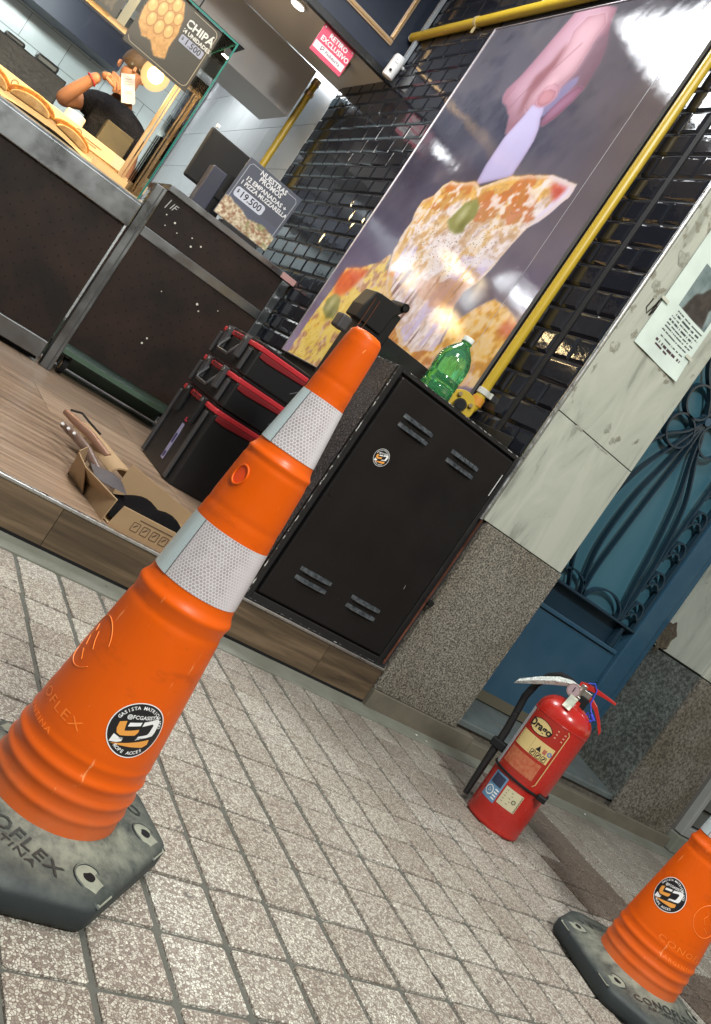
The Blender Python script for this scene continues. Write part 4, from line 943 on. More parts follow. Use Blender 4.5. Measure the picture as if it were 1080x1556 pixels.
mb = MB(); mb.cyl((-0.012, -0.014, -0.098), (-0.014, -0.016, -0.104), 0.018, n=16); mb.build('lens', M['blackprint'], dc)

# pink sign
ps = thing('pickup_sign', 'pink and white sign hanging under the edge of the grey ceiling', 'sign', (1.655, 6.115, 2.875))
m_pink = mat('pink_acrylic', (.72, .09, .16), .3, spec=.6)
mb = MB(); mb.box(-.135, .135, 0, .006, -.097, .097); mb.build('plate', m_pink, ps, bevel=.002)
mb = MB(); mb.box(-.13, .125, -.0016, -.0004, -.068, -.02); mb.build('white_stripe', M['whiteprint'], ps)
mb = MB(); fn = lambda a, b: (a, -.001, b)
letters(mb, 'RETIRO', .046, fn, (.01, .058), bold=.03); letters(mb, 'EXCLUSIVO', .046, fn, (.01, .012), bold=.03); mb.build('lettering', M['whiteprint'], ps, recalc=False)
mb = MB(); fn = lambda a, b: (a, -.002, b)
letters(mb, 'PedidosYa', .03, fn, (.028, -.044), bold=.01); strokes(mb, [(-.07, -.062), (-.075, -.03), (-.055, -.028), (-.052, -.042), (-.068, -.048)], .006, fn)
mb.build('lettering', mat('wine_print', (.2, .03, .08), .5), ps, recalc=False)
for a in (-.12, .12): mb = MB(); mb.cyl((a, -.003, .08), (a, 0, .08), .006, n=10); mb.build('rivet', M['alu'], ps)

# lamp fixtures
lp = thing('ceiling_lamp', 'square white light panel on the soffit above the entrance', 'ceiling lamp', (0.75, 4.4, 3.9))
mb = MB(); mb.box(-.66, .66, -.66, .66, -.05, 0); mb.build('frame', M['white'], lp, bevel=.004)
mb = MB(); mb.box(-.62, .62, -.62, .62, -.056, -.0505); mb.build('diffuser', emat('panel_glow', (.93, .97, 1), 7), lp)
for k, (x, y) in enumerate(((-0.9, 7.64), (-0.9, 8.8), (-0.9, 10.0), (-0.9, 11.0), (1.33, 6.2))):
    l__ = thing('downlight', ['first small white downlight in the grey shop ceiling over the display counter', 'second small white downlight in the grey shop ceiling going back', 'third small white downlight in the grey shop ceiling going back', 'small white downlight deepest in the grey shop ceiling', 'small white downlight just inside the fascia, above the right counter'][k], 'ceiling lamp', (x, y, 2.97), group='downlights in the shop ceiling')
    l__.scale = (1, 1, 1) if k < 4 else (.5, .5, 1); mb = MB(); mb.lathe([(.11, 0), (.12, -.012), (.10, -.018), (.1, -.0185)], 24); mb.build('trim_ring', M['white'], l__)
    mb = MB(); mb.cyl((0, 0, -.0215), (0, 0, -.019), .095, n=24); mb.build('diffuser', emat('downlight_white', (.93, .98, 1), 8), l__)
# ------------------------------------------------------------------ counters
def perfmat():
    m = mat('perforated_brown_panel', (0.026, 0.017, 0.013), 0.6, coord='World', spec=0.25); n = m.node_tree.nodes; l = m.node_tree.links; b = n['Principled BSDF']
    g = n.new('ShaderNodeNewGeometry'); s = n.new('ShaderNodeSeparateXYZ'); l.new(g.outputs['Position'], s.inputs[0])
    def M_(op, a, b_=None, c=None):
        x = n.new('ShaderNodeMath'); x.operation = op
        for i, v in enumerate((a, b_, c)):
            if v is None: continue
            if hasattr(v, 'is_output'): l.new(v, x.inputs[i])
            else: x.inputs[i].default_value = v
        return x.outputs[0]
    def lat(off):
        u = M_('SUBTRACT', M_('FRACT', M_('ADD', M_('MULTIPLY', s.outputs[0], 1 / .086), off)), .5); v = M_('SUBTRACT', M_('FRACT', M_('ADD', M_('MULTIPLY', s.outputs[2], 1 / .086), off)), .5)
        return M_('SQRT', M_('ADD', M_('POWER', u, 2.0), M_('POWER', v, 2.0)))
    d = M_('MINIMUM', lat(0.0), lat(0.5)); f = M_('LESS_THAN', d, 0.055)
    t = n.new('ShaderNodeTexNoise'); t.inputs['Scale'].default_value = 4; t.inputs['Detail'].default_value = 6; l.new(g.outputs['Position'], t.inputs['Vector'])
    cr = n.new('ShaderNodeValToRGB'); l.new(t.outputs[0], cr.inputs[0]); cr.color_ramp.elements[0].position = .35; cr.color_ramp.elements[0].color = (.011, .008, .0065, 1); cr.color_ramp.elements[1].position = .7; cr.color_ramp.elements[1].color = (.03, .016, .011, 1)
    mx = n.new('ShaderNodeMix'); mx.data_type = 'RGBA'; l.new(f, mx.inputs[0]); l.new(cr.outputs[0], mx.inputs[6]); mx.inputs[7].default_value = (.003, .003, .003, 1); l.new(mx.outputs[2], b.inputs['Base Color'])
    bp = n.new('ShaderNodeBump'); bp.inputs['Strength'].default_value = 1; bp.inputs['Distance'].default_value = .004; bp.invert = True; l.new(f, bp.inputs['Height']); l.new(bp.outputs[0], b.inputs['Normal'])
    return m
m_perf = perfmat()
YC = 5.41
def caster(parent, x, y, z=0.205):
    mb = MB(); mb.cyl((x - .014, y, z), (x + .014, y, z), .052, n=24); w_ = mb.build('wheel', M['black_matte'], parent, smooth=40)
    mb = MB(); mb.cyl((x - .0165, y, z), (x + .0165, y, z), .03, n=20); mb.build('hub', mat('tan_wheel_hub', (.3, .19, .07), .5), w_)
    mb = MB(); mb.box(x - .026, x - .018, y - .02, y + .03, z - .01, z + .075); mb.box(x + .018, x + .026, y - .02, y + .03, z - .01, z + .075); mb.box(x - .026, x + .026, y - .03, y + .04, z + .0755, z + .085); mb.build('wheel_fork', M['black'], parent)
ct = thing('counter', 'right service counter with steel top and brown perforated front', 'counter')
mb = MB(); mb.box(1.115, 2.062, YC - .012, 6.05, 1.395, 1.437); mb.build('counter_top', M['steel'], ct, bevel=.006)
mb = MB(); mb.box(1.955, 2.063, YC - .016, YC - .0125, 1.397, 1.435); mb.build('end_sticker', mat('pinkish_sticker', (.45, .25, .23), .5), ct, bevel=.001)
mb = MB(); mb.box(1.115, 1.985, YC - .004, YC + .03, 1.095, 1.155); mb.build('rail', M['steel'], ct, bevel=.004)
mb = MB(); mb.box(1.115, 1.985, YC + .004, YC + .016, 1.156, 1.394); mb.build('upper_panel', m_perf, ct)
mb = MB(); mb.box(1.115, 1.985, YC + .004, YC + .016, .345, 1.094); mb.build('lower_panel', m_perf, ct)
mb = MB(); mb.box(1.986, 2.04, YC - .002, YC + .05, .2, 1.394); mb.build('leg', M['steel'], ct, bevel=.003)
mb = MB(); mb.box(1.986, 2.04, 6.0, 6.05, .2, 1.394); mb.build('leg', M['steel'], ct, bevel=.003)
mb = MB(); mb.box(1.12, 1.98, YC + .03, 6.0, .28, .31); mb.build('lower_shelf', mat('greenish_shelf', (.12, .2, .15), .3, .3), ct)
mb = MB(); mb.box(1.12, 1.98, 5.95, 6.0, .16, .42); mb.build('back_plate', mat('green_back_plate', (.4, .55, .45), .35), ct)
caster(ct, 1.18, YC + .12); caster(ct, 1.93, YC + .1)
mb = MB(); q = random.Random(2)
for (x, z, r_) in ((1.185, 1.28, .006), (1.25, 1.27, .009), (1.29, 1.23, .005), (1.38, 1.26, .006), (1.40, 1.215, .009), (1.45, 1.25, .008), (1.21, 1.225, .005), (1.62, .96, .011), (1.65, .93, .007), (1.48, .62, .008), (1.47, .58, .009), (1.1 + .3, .9, .005), (1.75, 1.0, .005)):
    mb.cyl((x, YC + .001, z), (x, YC + .0038, z), r_ * .72, n=8)
mb.build('hole_glints', mat('pale_glint', (.6, .58, .5), .3), ct); stuff(ct.children[-1])  # pale discs stand in for light shining through the panel holes
mb = MB(); fn = lambda a, b: (1.195 + a, YC + .0028, 1.335 + b); letters(mb, 'IF', .055, fn, shear=.3); strokes(mb, [(-.04, -.03), (-.03, .03)], .005, fn); mb.build('lettering', mat('grey_ink', (.4, .4, .4), .5), ct, recalc=False)

dcn = thing('display_counter', 'long display counter on the left with steel band and brown perforated front', 'counter')
mb = MB(); mb.box(-3, 1.04, YC - .02, 6.1, 1.09, 1.235); mb.build('steel_band', M['steel'], dcn, bevel=.006)
mb = MB(); mb.box(-3, 1.04, YC - .004, YC + .004, 1.2355, 1.249); mb.build('upper_lip', M['steel'], dcn, bevel=.002)
mb = MB(); mb.box(-3, 1.022, YC + .004, YC + .016, .29, 1.089); mb.build('front_panel', m_perf, dcn)
mb = MB(); mb.box(-3, 1.022, YC - .004, YC + .05, .182, .288); mb.build('lower_rail', M['steel'], dcn, bevel=.004)
mb = MB(); mb.box(-3, 1.02, YC + .05, 5.9, .16, .27); mb.build('under_tray', M['black_matte'], dcn)
mb = MB(); mb.box(1.043, 1.112, YC - .022, YC + .05, .152, 1.39); mb.build('leg', M['steel'], dcn, bevel=.004)
mb = MB(); mb.box(1.085, 1.093, YC - .0245, YC - .0222, .155, 1.385); mb.build('leg_seam', mat('dark_seam', (.05, .05, .05), .6), dcn)
mb = MB(); mb.box(-3, 1.035, YC + .01, 6.08, 1.236, 1.257); mb.build('case_floor', mat('cream_case_floor', (.62, .5, .34), .5), dcn)
# glass case
mb = MB(); mb.box(-3, 1.0, YC, YC + .006, 1.25, 2.272); mb.build('front_pane', M['glass'], dcn)
mb = MB(); mb.box(1.002, 1.008, YC, 6.02, 1.25, 2.272); mb.build('side_pane', M['glass'], dcn)
mb = MB(); mb.box(.9995, 1.0095, YC - .003, YC + .004, 1.25, 2.28); mb.box(-3, 1.0095, YC - .002, YC + .007, 2.2725, 2.283); mb.box(1.0015, 1.0085, YC + .0075, 6.03, 2.2725, 2.279); mb.build('pane_edge', M['glassedge'], dcn)
mb = MB(); mb.box(-3, 1.05, YC + .01, 6.03, 2.284, 2.289); mb.build('top_pane', M['glass'], dcn)
mb = MB(); mb.cyl((.985, YC + .01, 2.21), (.985, YC + .003, 2.21), .022, n=20); mb.build('glass_clamp', M['blackprint'], dcn)
m_cream = mat('cream_ledge', (.6, .47, .3), .45, var=(6, .4, (.5, .38, .24)))
mb = MB(); mb.box(-3, .93, 5.95, 5.965, 1.365, 1.44); mb.build('rear_ledge', m_cream, dcn, bevel=.002)
mb = MB(); mb.box(-3, 1.0, 5.967, 5.975, 1.2575, 1.364); mb.build('rear_panel', m_cream, dcn)
mb = MB(); mb.box(-3, .93, 5.966, 6.1, 1.40, 1.412); mb.build('ledge_top', m_cream, dcn)
mb = MB(); mb.box(.86, .93, 5.943, 5.949, 1.366, 1.439); mb.box(.41, .44, 5.943, 5.949, 1.40, 1.438); mb.build('ledge_tag', mat('grey_tag', (.4, .38, .34), .5), dcn)
for x in (.21, .62):
    mb = MB(); fn = lambda a, b: (x + a, 5.9485, 1.405 + b); disc(mb, .016, .022, fn, 24, 1); strokes(mb, [(.045, 0), (.16, 0)], .006, fn); strokes(mb, [(.05, -.014), (.13, -.014)], .004, fn); mb.build('ledge_print', mat('brown_ink', (.2, .13, .07), .6), dcn, recalc=False)
mb = MB(); mb.box(1.0 - .28, 1.0 - .05, 5.62, 5.63, 1.258, 1.315); mb.build('small_divider', m_cream, dcn)
m_post2 = mat('warm_steel_post', (.55, .4, .26), .3, .7)
mb = MB(); mb.box(.925, .948, 5.93, 5.948, 1.258, 2.02); mb.box(.955, .967, 5.93, 5.948, 1.258, 2.02); mb.build('post', m_post2, dcn, bevel=.002)
mb = MB(); mb.box(-3, 1.0, 5.93, 5.955, 2.021, 2.038); mb.build('shelf_rail', m_post2, dcn, bevel=.002)
mb = MB(); mb.box(-3, 1.0, 5.56, 5.9295, 2.024, 2.03); mb.build('glass_shelf', M['glass'], dcn)
mb = MB(); mb.box(1.028, 1.038, YC + .1, 6.0, 1.3, 1.35); mb.build('side_label', m_cream, dcn)

# menu cards
bg_c = (.022, .02, .02)
m_card = mat('dark_menu_card', (.035, .03, .027), .4, var=(5, .5, (.06, .05, .042)))
mc = thing('menu_card', 'dark menu card with round cheese breads inside the glass display', 'menu card', (.705, YC + .014, 2.08))
mb = MB(); mb.box(-.205, .205, 0, .004, -.195, .185); mb.build('card', m_card, mc, bevel=.0015)
mb = MB(); fn = lambda a, b: (a, -.0006, b); ringline(mb, .38, .35, .03, .0035, fn, (0, -.003)); mb.build('border', mat('beige_line', (.5, .42, .32), .5), mc, recalc=False)
mb = MB(); letters(mb, 'CHIPÁ', .062, fn, (.105, .105), bold=.03); letters(mb, 'X4 UNIDADES', .03, fn, (.105, .06), bold=.03); mb.build('lettering', M['whiteprint'], mc, recalc=False)
mb = MB(); shape(mb, [(a + .105, b + .018) for a, b in rrect(.15, .045, .01)], fn); mb.build('price_tab', mat('lilac_print', (.42, .44, .6), .5), mc, recalc=False)
mb = MB(); letters(mb, '$', .024, lambda a, b: (a, -.0012, b), (.045, .022), bold=.02); letters(mb, '1.500', .047, lambda a, b: (a, -.0012, b), (.113, .018), bold=.015); mb.build('price_lettering', M['blackprint'], mc, recalc=False)
nx, ny = 120, 110; U, V = UVg(nx, ny); img = np.ones((ny + 1, nx + 1, 3)) * np.array([58, 50, 44.]); nn = vnoise(U, V, 8, 51); nn2 = vnoise(U, V, 20, 52)
pap = pmask(U + .03 * (nn - .5), V + .03 * (nn2 - .5), [(.02, .97), (.0, .5), (.07, .26), (.28, .12), (.5, .16), (.74, .0), (1.0, .08), (.93, .28), (.95, .55), (.86, .8), (.7, 1.0)])
img = over(img, blur(pap, 1), (214, 160, 92)); img[pap] += ((nn2 - .5)[..., None] * 60)[pap]
for cx, cy, r_ in ((.16, .86, .125), (.38, .92, .125), (.6, .88, .125), (.14, .62, .125), (.37, .68, .13), (.59, .64, .13), (.78, .72, .11), (.28, .44, .125), (.51, .42, .13), (.74, .46, .12)):
    d = np.hypot(U - cx, (V - cy) * .95) / r_; img = over(img, np.clip((1.02 - d) * 14, 0, 1), (176, 120, 60)); img = over(img, np.clip((.9 - d) * 5, 0, 1), (232, 184, 112)); img = over(img, np.clip((.5 - np.hypot(U - cx + .03, V - cy - .04) / r_) * 2, 0, .8), (246, 214, 150))
put('bread_picture', print_mesh('bread_picture', img, lambda u, v: (-.2 + .225 * u, -.0008, -.155 + .33 * v), printmat('card_print', .35)), mc)
mc2 = thing('menu_card', 'second menu card with mottled brown picture at the top left of the glass display', 'menu card', (.33, YC + .014, 2.08))
img = np.ones((41, 41, 3)) * np.array([92, 74, 52.]); U, V = UVg(40, 40); nn = vnoise(U, V, 7, 61); img = img + (nn[..., None] - .5) * 120; img = over(img, (nn > .6) * .7, (44, 38, 30))
mb = MB(); mb.box(-.15, .09, 0, .004, -.14, .2); mb.build('card', m_card, mc2)
put('picture', print_mesh('picture', img, lambda u, v: (-.145 + .2 * u, -.0008, -.12 + .3 * v), printmat('card_print', .35)), mc2)
mb = MB(); mb.box(.098, .146, -.004, -.001, -.14, .10); mb.build('hinge_strip', mat('pale_strip', (.42, .4, .3), .5), mc2)

# lamp in the case
la = thing('display_lamp', 'glowing warm globe lamp inside the glass display case', 'lamp', (.795, 5.86, 1.94))
m_globe = bpy.data.materials.new('warm_globe'); m_globe.use_nodes = True; n = m_globe.node_tree.nodes; l = m_globe.node_tree.links
n.remove(n['Principled BSDF']); tr = n.new('ShaderNodeBsdfTransparent'); em = n.new('ShaderNodeEmission'); em.inputs[0].default_value = (1, .62, .25, 1); em.inputs[1].default_value = 1.6
lw = n.new('ShaderNodeLayerWeight'); lw.inputs[0].default_value = .35; rv = n.new('ShaderNodeMapRange'); rv.inputs[3].default_value = .75; rv.inputs[4].default_value = .25; l.new(lw.outputs['Facing'], rv.inputs[0])
mx = n.new('ShaderNodeMixShader'); l.new(rv.outputs[0], mx.inputs[0]); l.new(tr.outputs[0], mx.inputs[1]); l.new(em.outputs[0], mx.inputs[2]); l.new(mx.outputs[0], n['Material Output'].inputs[0])
mb = MB(); mb.lathe([(.002, -.085)] + [(.085 * math.sin(R(a)), -.085 * math.cos(R(a)) * 1.1) for a in range(15, 180, 11)] + [(.02, .1)], 28); mb.build('globe', m_globe, la, smooth=60)
mb = MB(); mb.T = Matrix.Scale(1.35, 4); mb.lathe([(.001, -.036)] + [(.036 * math.sin(R(a)), -.036 * math.cos(R(a))) for a in range(20, 170, 15)] + [(.01, .04)], 20); mb.build('bulb', emat('warm_bulb', (1, .66, .27), 26), la, smooth=60)
mb = MB(); mb.cyl((0, 0, .04), (0, 0, .17), .014, n=12); mb.build('socket', M['gold'], la)
mb = MB(); mb.cyl((0, 0, .17), (0, 0, 1.03), .004, n=8); mb.build('cord', M['black_matte'], la)

# food
m_bread = mat('pale_bread', (.62, .42, .2), .6, var=(30, .8, (.4, .2, .06)), bump=(90, .4, .003)); m_fill = mat('yellow_filling', (.6, .28, .03), .5, var=(50, .9, (.3, .08, .02)), bump=(70, 1, .008))
for k, (x, lab) in enumerate(((.06, 'half-seen filled sandwich on a black plate at the left photo edge'), (.315, 'filled sandwich on black plate left of the empty tray space'), (.555, 'filled sandwich on black plate nearest the empty right end of the case'))):
    f_ = thing('filled_sandwich', lab, 'food', (x, 5.60, 1.258), group='filled sandwiches in the display case')
    f_.scale = ((1.28, 1.2, 1.22), (1.32, 1.25, 1.3), (1.2, 1.2, 1.1))[k]; f_.rotation_euler = (0, R((4, -3, 6)[k]), R((8, -6, 10)[k]))
    mb = MB(); mb.lathe([(.1, 0), (.118, .008), (.118, .011), (.098, .004)], 28); mb.build('plate', M['blackprint'], f_, smooth=40)
    prof = [(.1 * math.cos(R(a)), .055 + .05 * math.sin(R(a))) for a in range(-8, 189, 10)]
    mb = MB(); mb.prism(prof, lambda a, b, d: (a * .86, d, b * .8), -.055, -.02); mb.build('bread', m_bread, f_, bevel=.008)
    mb = MB(); mb.prism([(a * 1.04, b + .002) for a, b in prof], lambda a, b, d: (a, d, b), -.019, .015); mb.build('filling', m_fill, f_, bevel=.006)
    mb = MB(); mb.prism(prof, lambda a, b, d: (a, d, b + .008), .016, .05); mb.build('bread', m_bread, f_, bevel=.008)
cp = MB(); cp.lathe([(.001, 0), (.062, 0), (.062, .08), (.056, .085), (.022, .085), (.022, .07)], 28); o = cp.build('paper_roll', mat('white_paper_roll', (.75, .7, .62), .7, bump=(120, .2, .001)), smooth=40); o.location = (.57, 6.04, 1.4125); tag(o, 'white paper roll standing on the cream ledge behind the display', 'paper roll')

# things on the right counter
mo = thing('monitor', 'black monitor seen from behind on the right counter', 'monitor', (1.46, 5.66, 1.437))
mb = MB(); mb.T = Matrix.Rotation(R(-6), 4, 'X'); mb.box(-.265, .265, 0, .03, .125, .47); mb.build('casing', M['black_matte'], mo, bevel=.012)
mb = MB(); mb.box(-.04, .04, .02, .05, 0.004, .3); mb.box(-.1, .1, -.06, .12, 0, .012); mb.build('stand', M['blackplastic'], mo)
mb = MB(); mb.box(-.27, -.25, -.06, -.035, .455, .475); mb.build('corner_clip', M['white'], mo)
pr = MB(); pr.box(1.285, 1.385, 5.53, 5.64, 1.4375, 1.7); tag(pr.build('receipt_printer', mat('navy_plastic', (.03, .032, .05), .4), bevel=.008), 'dark slate upright device between the monitor and the promo sign', 'device')
sg = thing('promo_sign', 'grey counter sign listing promos and a price over a food picture', 'sign', (1.61, 5.47, 1.47), rz=R(0))
tilt = Matrix.Rotation(R(8), 4, 'X')
m_sgn = mat('slate_sign', (.105, .115, .145), .35)
mb = MB(); mb.T = tilt; mb.box(-.2, .2, 0, .005, 0, .385); mb.build('panel', m_sgn, sg, bevel=.002)
sfn = lambda a, b: tilt @ Vector((a, -.001, b))
mb = MB(); strokes(mb, [(-.18, .12), (-.18, .345), (-.165, .362), (-.09, .362)], .004, sfn); strokes(mb, [(.09, .362), (.165, .362), (.18, .345), (.18, .09)], .004, sfn); mb.build('border', mat('pale_line', (.45, .47, .5), .5), sg, recalc=False)
mb = MB(); letters(mb, 'NUESTRAS', .042, sfn, (0, .352), bold=.03); letters(mb, 'PROMOS', .042, sfn, (0, .318), bold=.03)
letters(mb, '12 EMPANADAS +', .037, sfn, (-.155, .275), bold=.03, align='LEFT', xs=1.05); letters(mb, '1 PIZZA MUZZARELLA', .037, sfn, (-.168, .24), bold=.03, align='LEFT', xs=.95); mb.build('lettering', M['whiteprint'], sg, recalc=False)
mb = MB(); shape(mb, [(a - .06, b + .18) for a, b in rrect(.215, .062, .018)], sfn); mb.build('price_tab', mat('pale_tab', (.62, .65, .74), .5), sg, recalc=False)
mb = MB(); sf2 = lambda a, b: tilt @ Vector((a, -.0016, b)); letters(mb, '$', .03, sf2, (-.148, .186), bold=.02); letters(mb, '19.500', .058, sf2, (-.052, .18), bold=.012); mb.build('price_lettering', M['blackprint'], sg, recalc=False)
nx, ny = 110, 50; U, V = UVg(nx, ny); nn = vnoise(U * 2.4, V, 7, 71); n5 = vnoise(U * 2.4, V, 17, 72)
img = np.ones((ny + 1, nx + 1, 3)) * np.array([95, 100, 115.])
hill = .80 - .55 * np.clip((U - .12), 0, .4) + .18 * np.clip((U - .5) * 3, 0, 1) - .5 * np.clip(U - .75, 0, 1) + .12 * (nn - .5)
img = over(img, blur((V < hill), 1) * 1.0, (196, 180, 150)); hm = V < hill
img[hm] += ((n5 - .5)[..., None] * np.array([150, 120, 90.]))[hm]; img = over(img, blur(hm & (n5 < .42), 1) * .7, (148, 84, 60)); img = over(img, blur(hm & (n5 > .6), 1) * .6, (230, 230, 215)); img = over(img, blur(hm & (nn > .6) & (U > .5), 1) * .6, (128, 136, 84))
put('food_picture', print_mesh('food_picture', img, lambda u, v: tuple(tilt @ Vector((-.197 + .394 * u, -.0008, .004 + .15 * v))), printmat('card_print', .35)), sg)
mb = MB(); mb.box(-.13, .13, -.03, .06, -.033, -.004); mb.build('foot', M['blackprint'], sg, bevel=.002)

# shop fittings in the dark behind the glass
ov = MB(); ov.box(-2.2, .62, 8.6, 9.4, FZ, 1.97); tag(ov.build('oven', mat('sooty_steel', (.015, .016, .018), .4, .2, var=(14, .7, (.05, .05, .05)), bump=(30, .3, .01)), bevel=.01), 'dark steel oven behind the display at the left', 'oven')
for k, (x, z, w_, h_) in enumerate(((.05, 1.971, .18, .05), (.33, 1.971, .2, .07))):
    mb = MB(); mb.box(x, x + w_, 8.7, 8.95, z, z + h_); tag(mb.build('steel_pan', mat('dull_steel', (.12, .125, .125), .45, .9), bevel=.02), ['low steel pan on top of the dark oven, left one', 'taller steel pan on top of the dark oven, right one'][k], 'pan')
ob = MB(); ob.box(.74, .93, 6.12, 6.2, 1.413, 1.60); tag(ob.build('order_box', mat('olive_board', (.09, .075, .04), .5, var=(9, .6, (.05, .04, .025))), bevel=.004), 'dark olive box on the ledge in front of the person', 'box')
hb = MB(); hb.box(.9, 1.0, 6.62, 6.72, FZ, 1.15); tag(hb.build('stool_post', M['black_matte']), 'dark post behind the display counter', 'post')

# ------------------------------------------------------------------ person
pe = thing('person', 'person in a dark T-shirt holding up a paper slip behind the glass display', 'person', (.85, 6.45, FZ))
def skin(name, vs, es, rad, material, parent, root=0, sub=2):
    me = bpy.data.meshes.new(name); me.from_pydata(vs, es, []); me.update(); me.materials.append(material)
    o = put(name, me, parent)
    md = o.modifiers.new('Skin', 'SKIN'); md.use_smooth_shade = True
    if not me.skin_vertices: pass
    for i, sv in enumerate(me.skin_vertices[0].data):
        r_ = rad[i]; sv.radius = r_ if isinstance(r_, tuple) else (r_, r_); sv.use_root = (i == root)
    s_ = o.modifiers.new('Sub', 'SUBSURF'); s_.levels = sub; s_.render_levels = sub
    # bake so every viewer gets a plain mesh
    dg = bpy.context.evaluated_depsgraph_get(); dg.update()
    m2 = bpy.data.meshes.new_from_object(o.evaluated_get(dg)); o.modifiers.clear(); o.data = m2; m2.name = name
    m2.materials.clear(); m2.materials.append(material); m2.shade_smooth(); return o
m_skin = mat('warm_skin', (.38, .19, .12), .5, var=(12, .3, (.42, .19, .12)), spec=.4)
m_shirt = mat('dark_tshirt', (.014, .016, .024), .85, var=(14, .5, (.03, .03, .04)), bump=(14, 1.0, .03), spec=.2)
def pv(x, y, z): return (x - .85, y - 6.45, z - FZ)
V_ = [pv(.86, 6.5, 1.05), pv(.86, 6.5, 1.28), pv(.84, 6.47, 1.5), pv(.81, 6.44, 1.66), pv(.795, 6.43, 1.73), pv(.775, 6.41, 1.82), pv(.75, 6.39, 1.92), pv(.735, 6.385, 2.0),
      pv(.66, 6.45, 1.665), pv(.55, 6.42, 1.60), pv(.475, 6.33, 1.545), pv(.51, 6.27, 1.64), pv(.555, 6.22, 1.745), pv(.585, 6.2, 1.79),
      pv(.95, 6.45, 1.65), pv(1.03, 6.48, 1.52), pv(1.06, 6.44, 1.34), pv(1.0, 6.28, 1.3), pv(.93, 6.16, 1.36),
      pv(.78, 6.5, .95), pv(.77, 6.5, .6), pv(.77, 6.5, .2), pv(.94, 6.5, .95), pv(.95, 6.5, .6), pv(.95, 6.5, .2)]
E_ = [(0, 1), (1, 2), (2, 3), (3, 4), (4, 5), (5, 6), (6, 7), (3, 8), (8, 9), (9, 10), (10, 11), (11, 12), (12, 13), (3, 14), (14, 15), (15, 16), (16, 17), (17, 18), (0, 19), (19, 20), (20, 21), (0, 22), (22, 23), (23, 24)]
rd = [(.14, .1), (.14, .1), (.15, .1), (.12, .08), (.065, .06), .05, .07, .082, .06, .055, .05, .045, .036, .036, .068, .055, .045, .04, .034, .085, .06, .045, .085, .06, .045]
skin('body', V_, E_, rd, m_skin, pe)
VT = [pv(.86, 6.5, 1.0), pv(.86, 6.5, 1.28), pv(.84, 6.47, 1.5), pv(.81, 6.44, 1.665), pv(.79, 6.425, 1.76), pv(.66, 6.45, 1.67), pv(.565, 6.43, 1.615), pv(.955, 6.45, 1.655), pv(1.03, 6.48, 1.53)]
skin('tshirt', VT, [(0, 1), (1, 2), (2, 3), (3, 4), (3, 5), (5, 6), (3, 7), (7, 8)], [(.18, .14), (.182, .14), (.2, .145), (.18, .13), (.085, .08), .095, .082, .095, .08], m_shirt, pe)
hd = MB(); hd.lathe([(.079 * math.sin(R(a)), -.115 * math.cos(R(a))) for a in range(78, 175, 10)] + [(.002, .115)], 24)
o = hd.build('hair', mat('brown_hair', (.06, .035, .02), .6, bump=(80, .8, .006)), pe, smooth=60); o.location = pv(.735, 6.40, 2.02); o.scale = (1.1, 1.15, .86); o.rotation_euler = (R(24), 0, 0)
# face: nose, brows, mouth, ears on the front of the head
fb = MB(); fb.T = Matrix.Translation(pv(.735, 6.305, 1.965))
fb.cyl((0, -.002, .02), (0, -.02, -.012), .008, .013, 10); fb.build('nose', m_skin, pe, smooth=60)
for s_ in (-1, 1):
    mb = MB(); mb.cyl((.03 * s_ + pv(.735, 0, 0)[0], pv(0, 6.305, 0)[1], pv(0, 0, 1.99)[2]), (.03 * s_ + pv(.735, 0, 0)[0], pv(0, 6.298, 0)[1], pv(0, 0, 1.99)[2]), .009, n=12); mb.build('eye', M['blackprint'], pe)
    mb = MB(); mb.cyl((.082 * s_ + pv(.737, 0, 0)[0], pv(0, 6.38, 0)[1], pv(0, 0, 1.96)[2]), (.095 * s_ + pv(.737, 0, 0)[0], pv(0, 6.385, 0)[1], pv(0, 0, 1.96)[2]), .026, .02, 12); mb.build('ear', m_skin, pe, smooth=50)
mb = MB(); mb.box(pv(.715, 0, 0)[0], pv(.755, 0, 0)[0], pv(0, 6.296, 0)[1], pv(0, 6.304, 0)[1], pv(0, 0, 1.925)[2], pv(0, 0, 1.931)[2]); mb.build('mouth', mat('lip', (.3, .1, .08), .5), pe)
# raised hand: palm and five fingers closing on the slip
hv = [pv(.585, 6.2, 1.79), pv(.612, 6.19, 1.815), pv(.64, 6.185, 1.83)]; he = [(0, 1), (1, 2)]; hr = [.033, (.042, .022), (.04, .018)]
skin('palm', hv, he, hr, m_skin, pe)
for k, (dx, dz, L_) in enumerate(((.0, .018, .06), (.004, .006, .068), (.002, -.008, .064), (-.006, -.02, .052))):
    b0 = Vector(pv(.642 + dx, 6.178, 1.832 + dz)); p1 = b0 + Vector((L_ * .5, -.012, -.006)); p2 = p1 + Vector((L_ * .32, -.002, -.026)); p3 = p2 + Vector((L_ * .1, .006, -.02))
    mb = MB(); mb.tube([b0 - Vector((.02, 0, 0)), b0, p1, p2, p3, p3 + Vector((0, .003, -.004))], [.0095, .0105, .0098, .009, .0078, .003], n=10); mb.build('finger', m_skin, pe, smooth=60)
b0 = Vector(pv(.61, 6.165, 1.80)); mb = MB(); mb.tube([b0, b0 + Vector((.03, -.01, -.01)), b0 + Vector((.062, -.004, -.014)), b0 + Vector((.08, .004, -.012))], [.012, .0125, .011, .004], n=10); mb.build('thumb', m_skin, pe, smooth=60)
mb = MB(); ring = [(Vector(pv(.552, 6.223, 1.74)) + Vector((.041 * math.cos(t) * .85, .041 * math.sin(t), -.02 * math.cos(t)))) for t in [2 * PI * k / 20 for k in range(21)]]
mb.tube(ring, .004, 6); mb.build('wristband', mat('red_band', (.55, .04, .07), .5), pe)
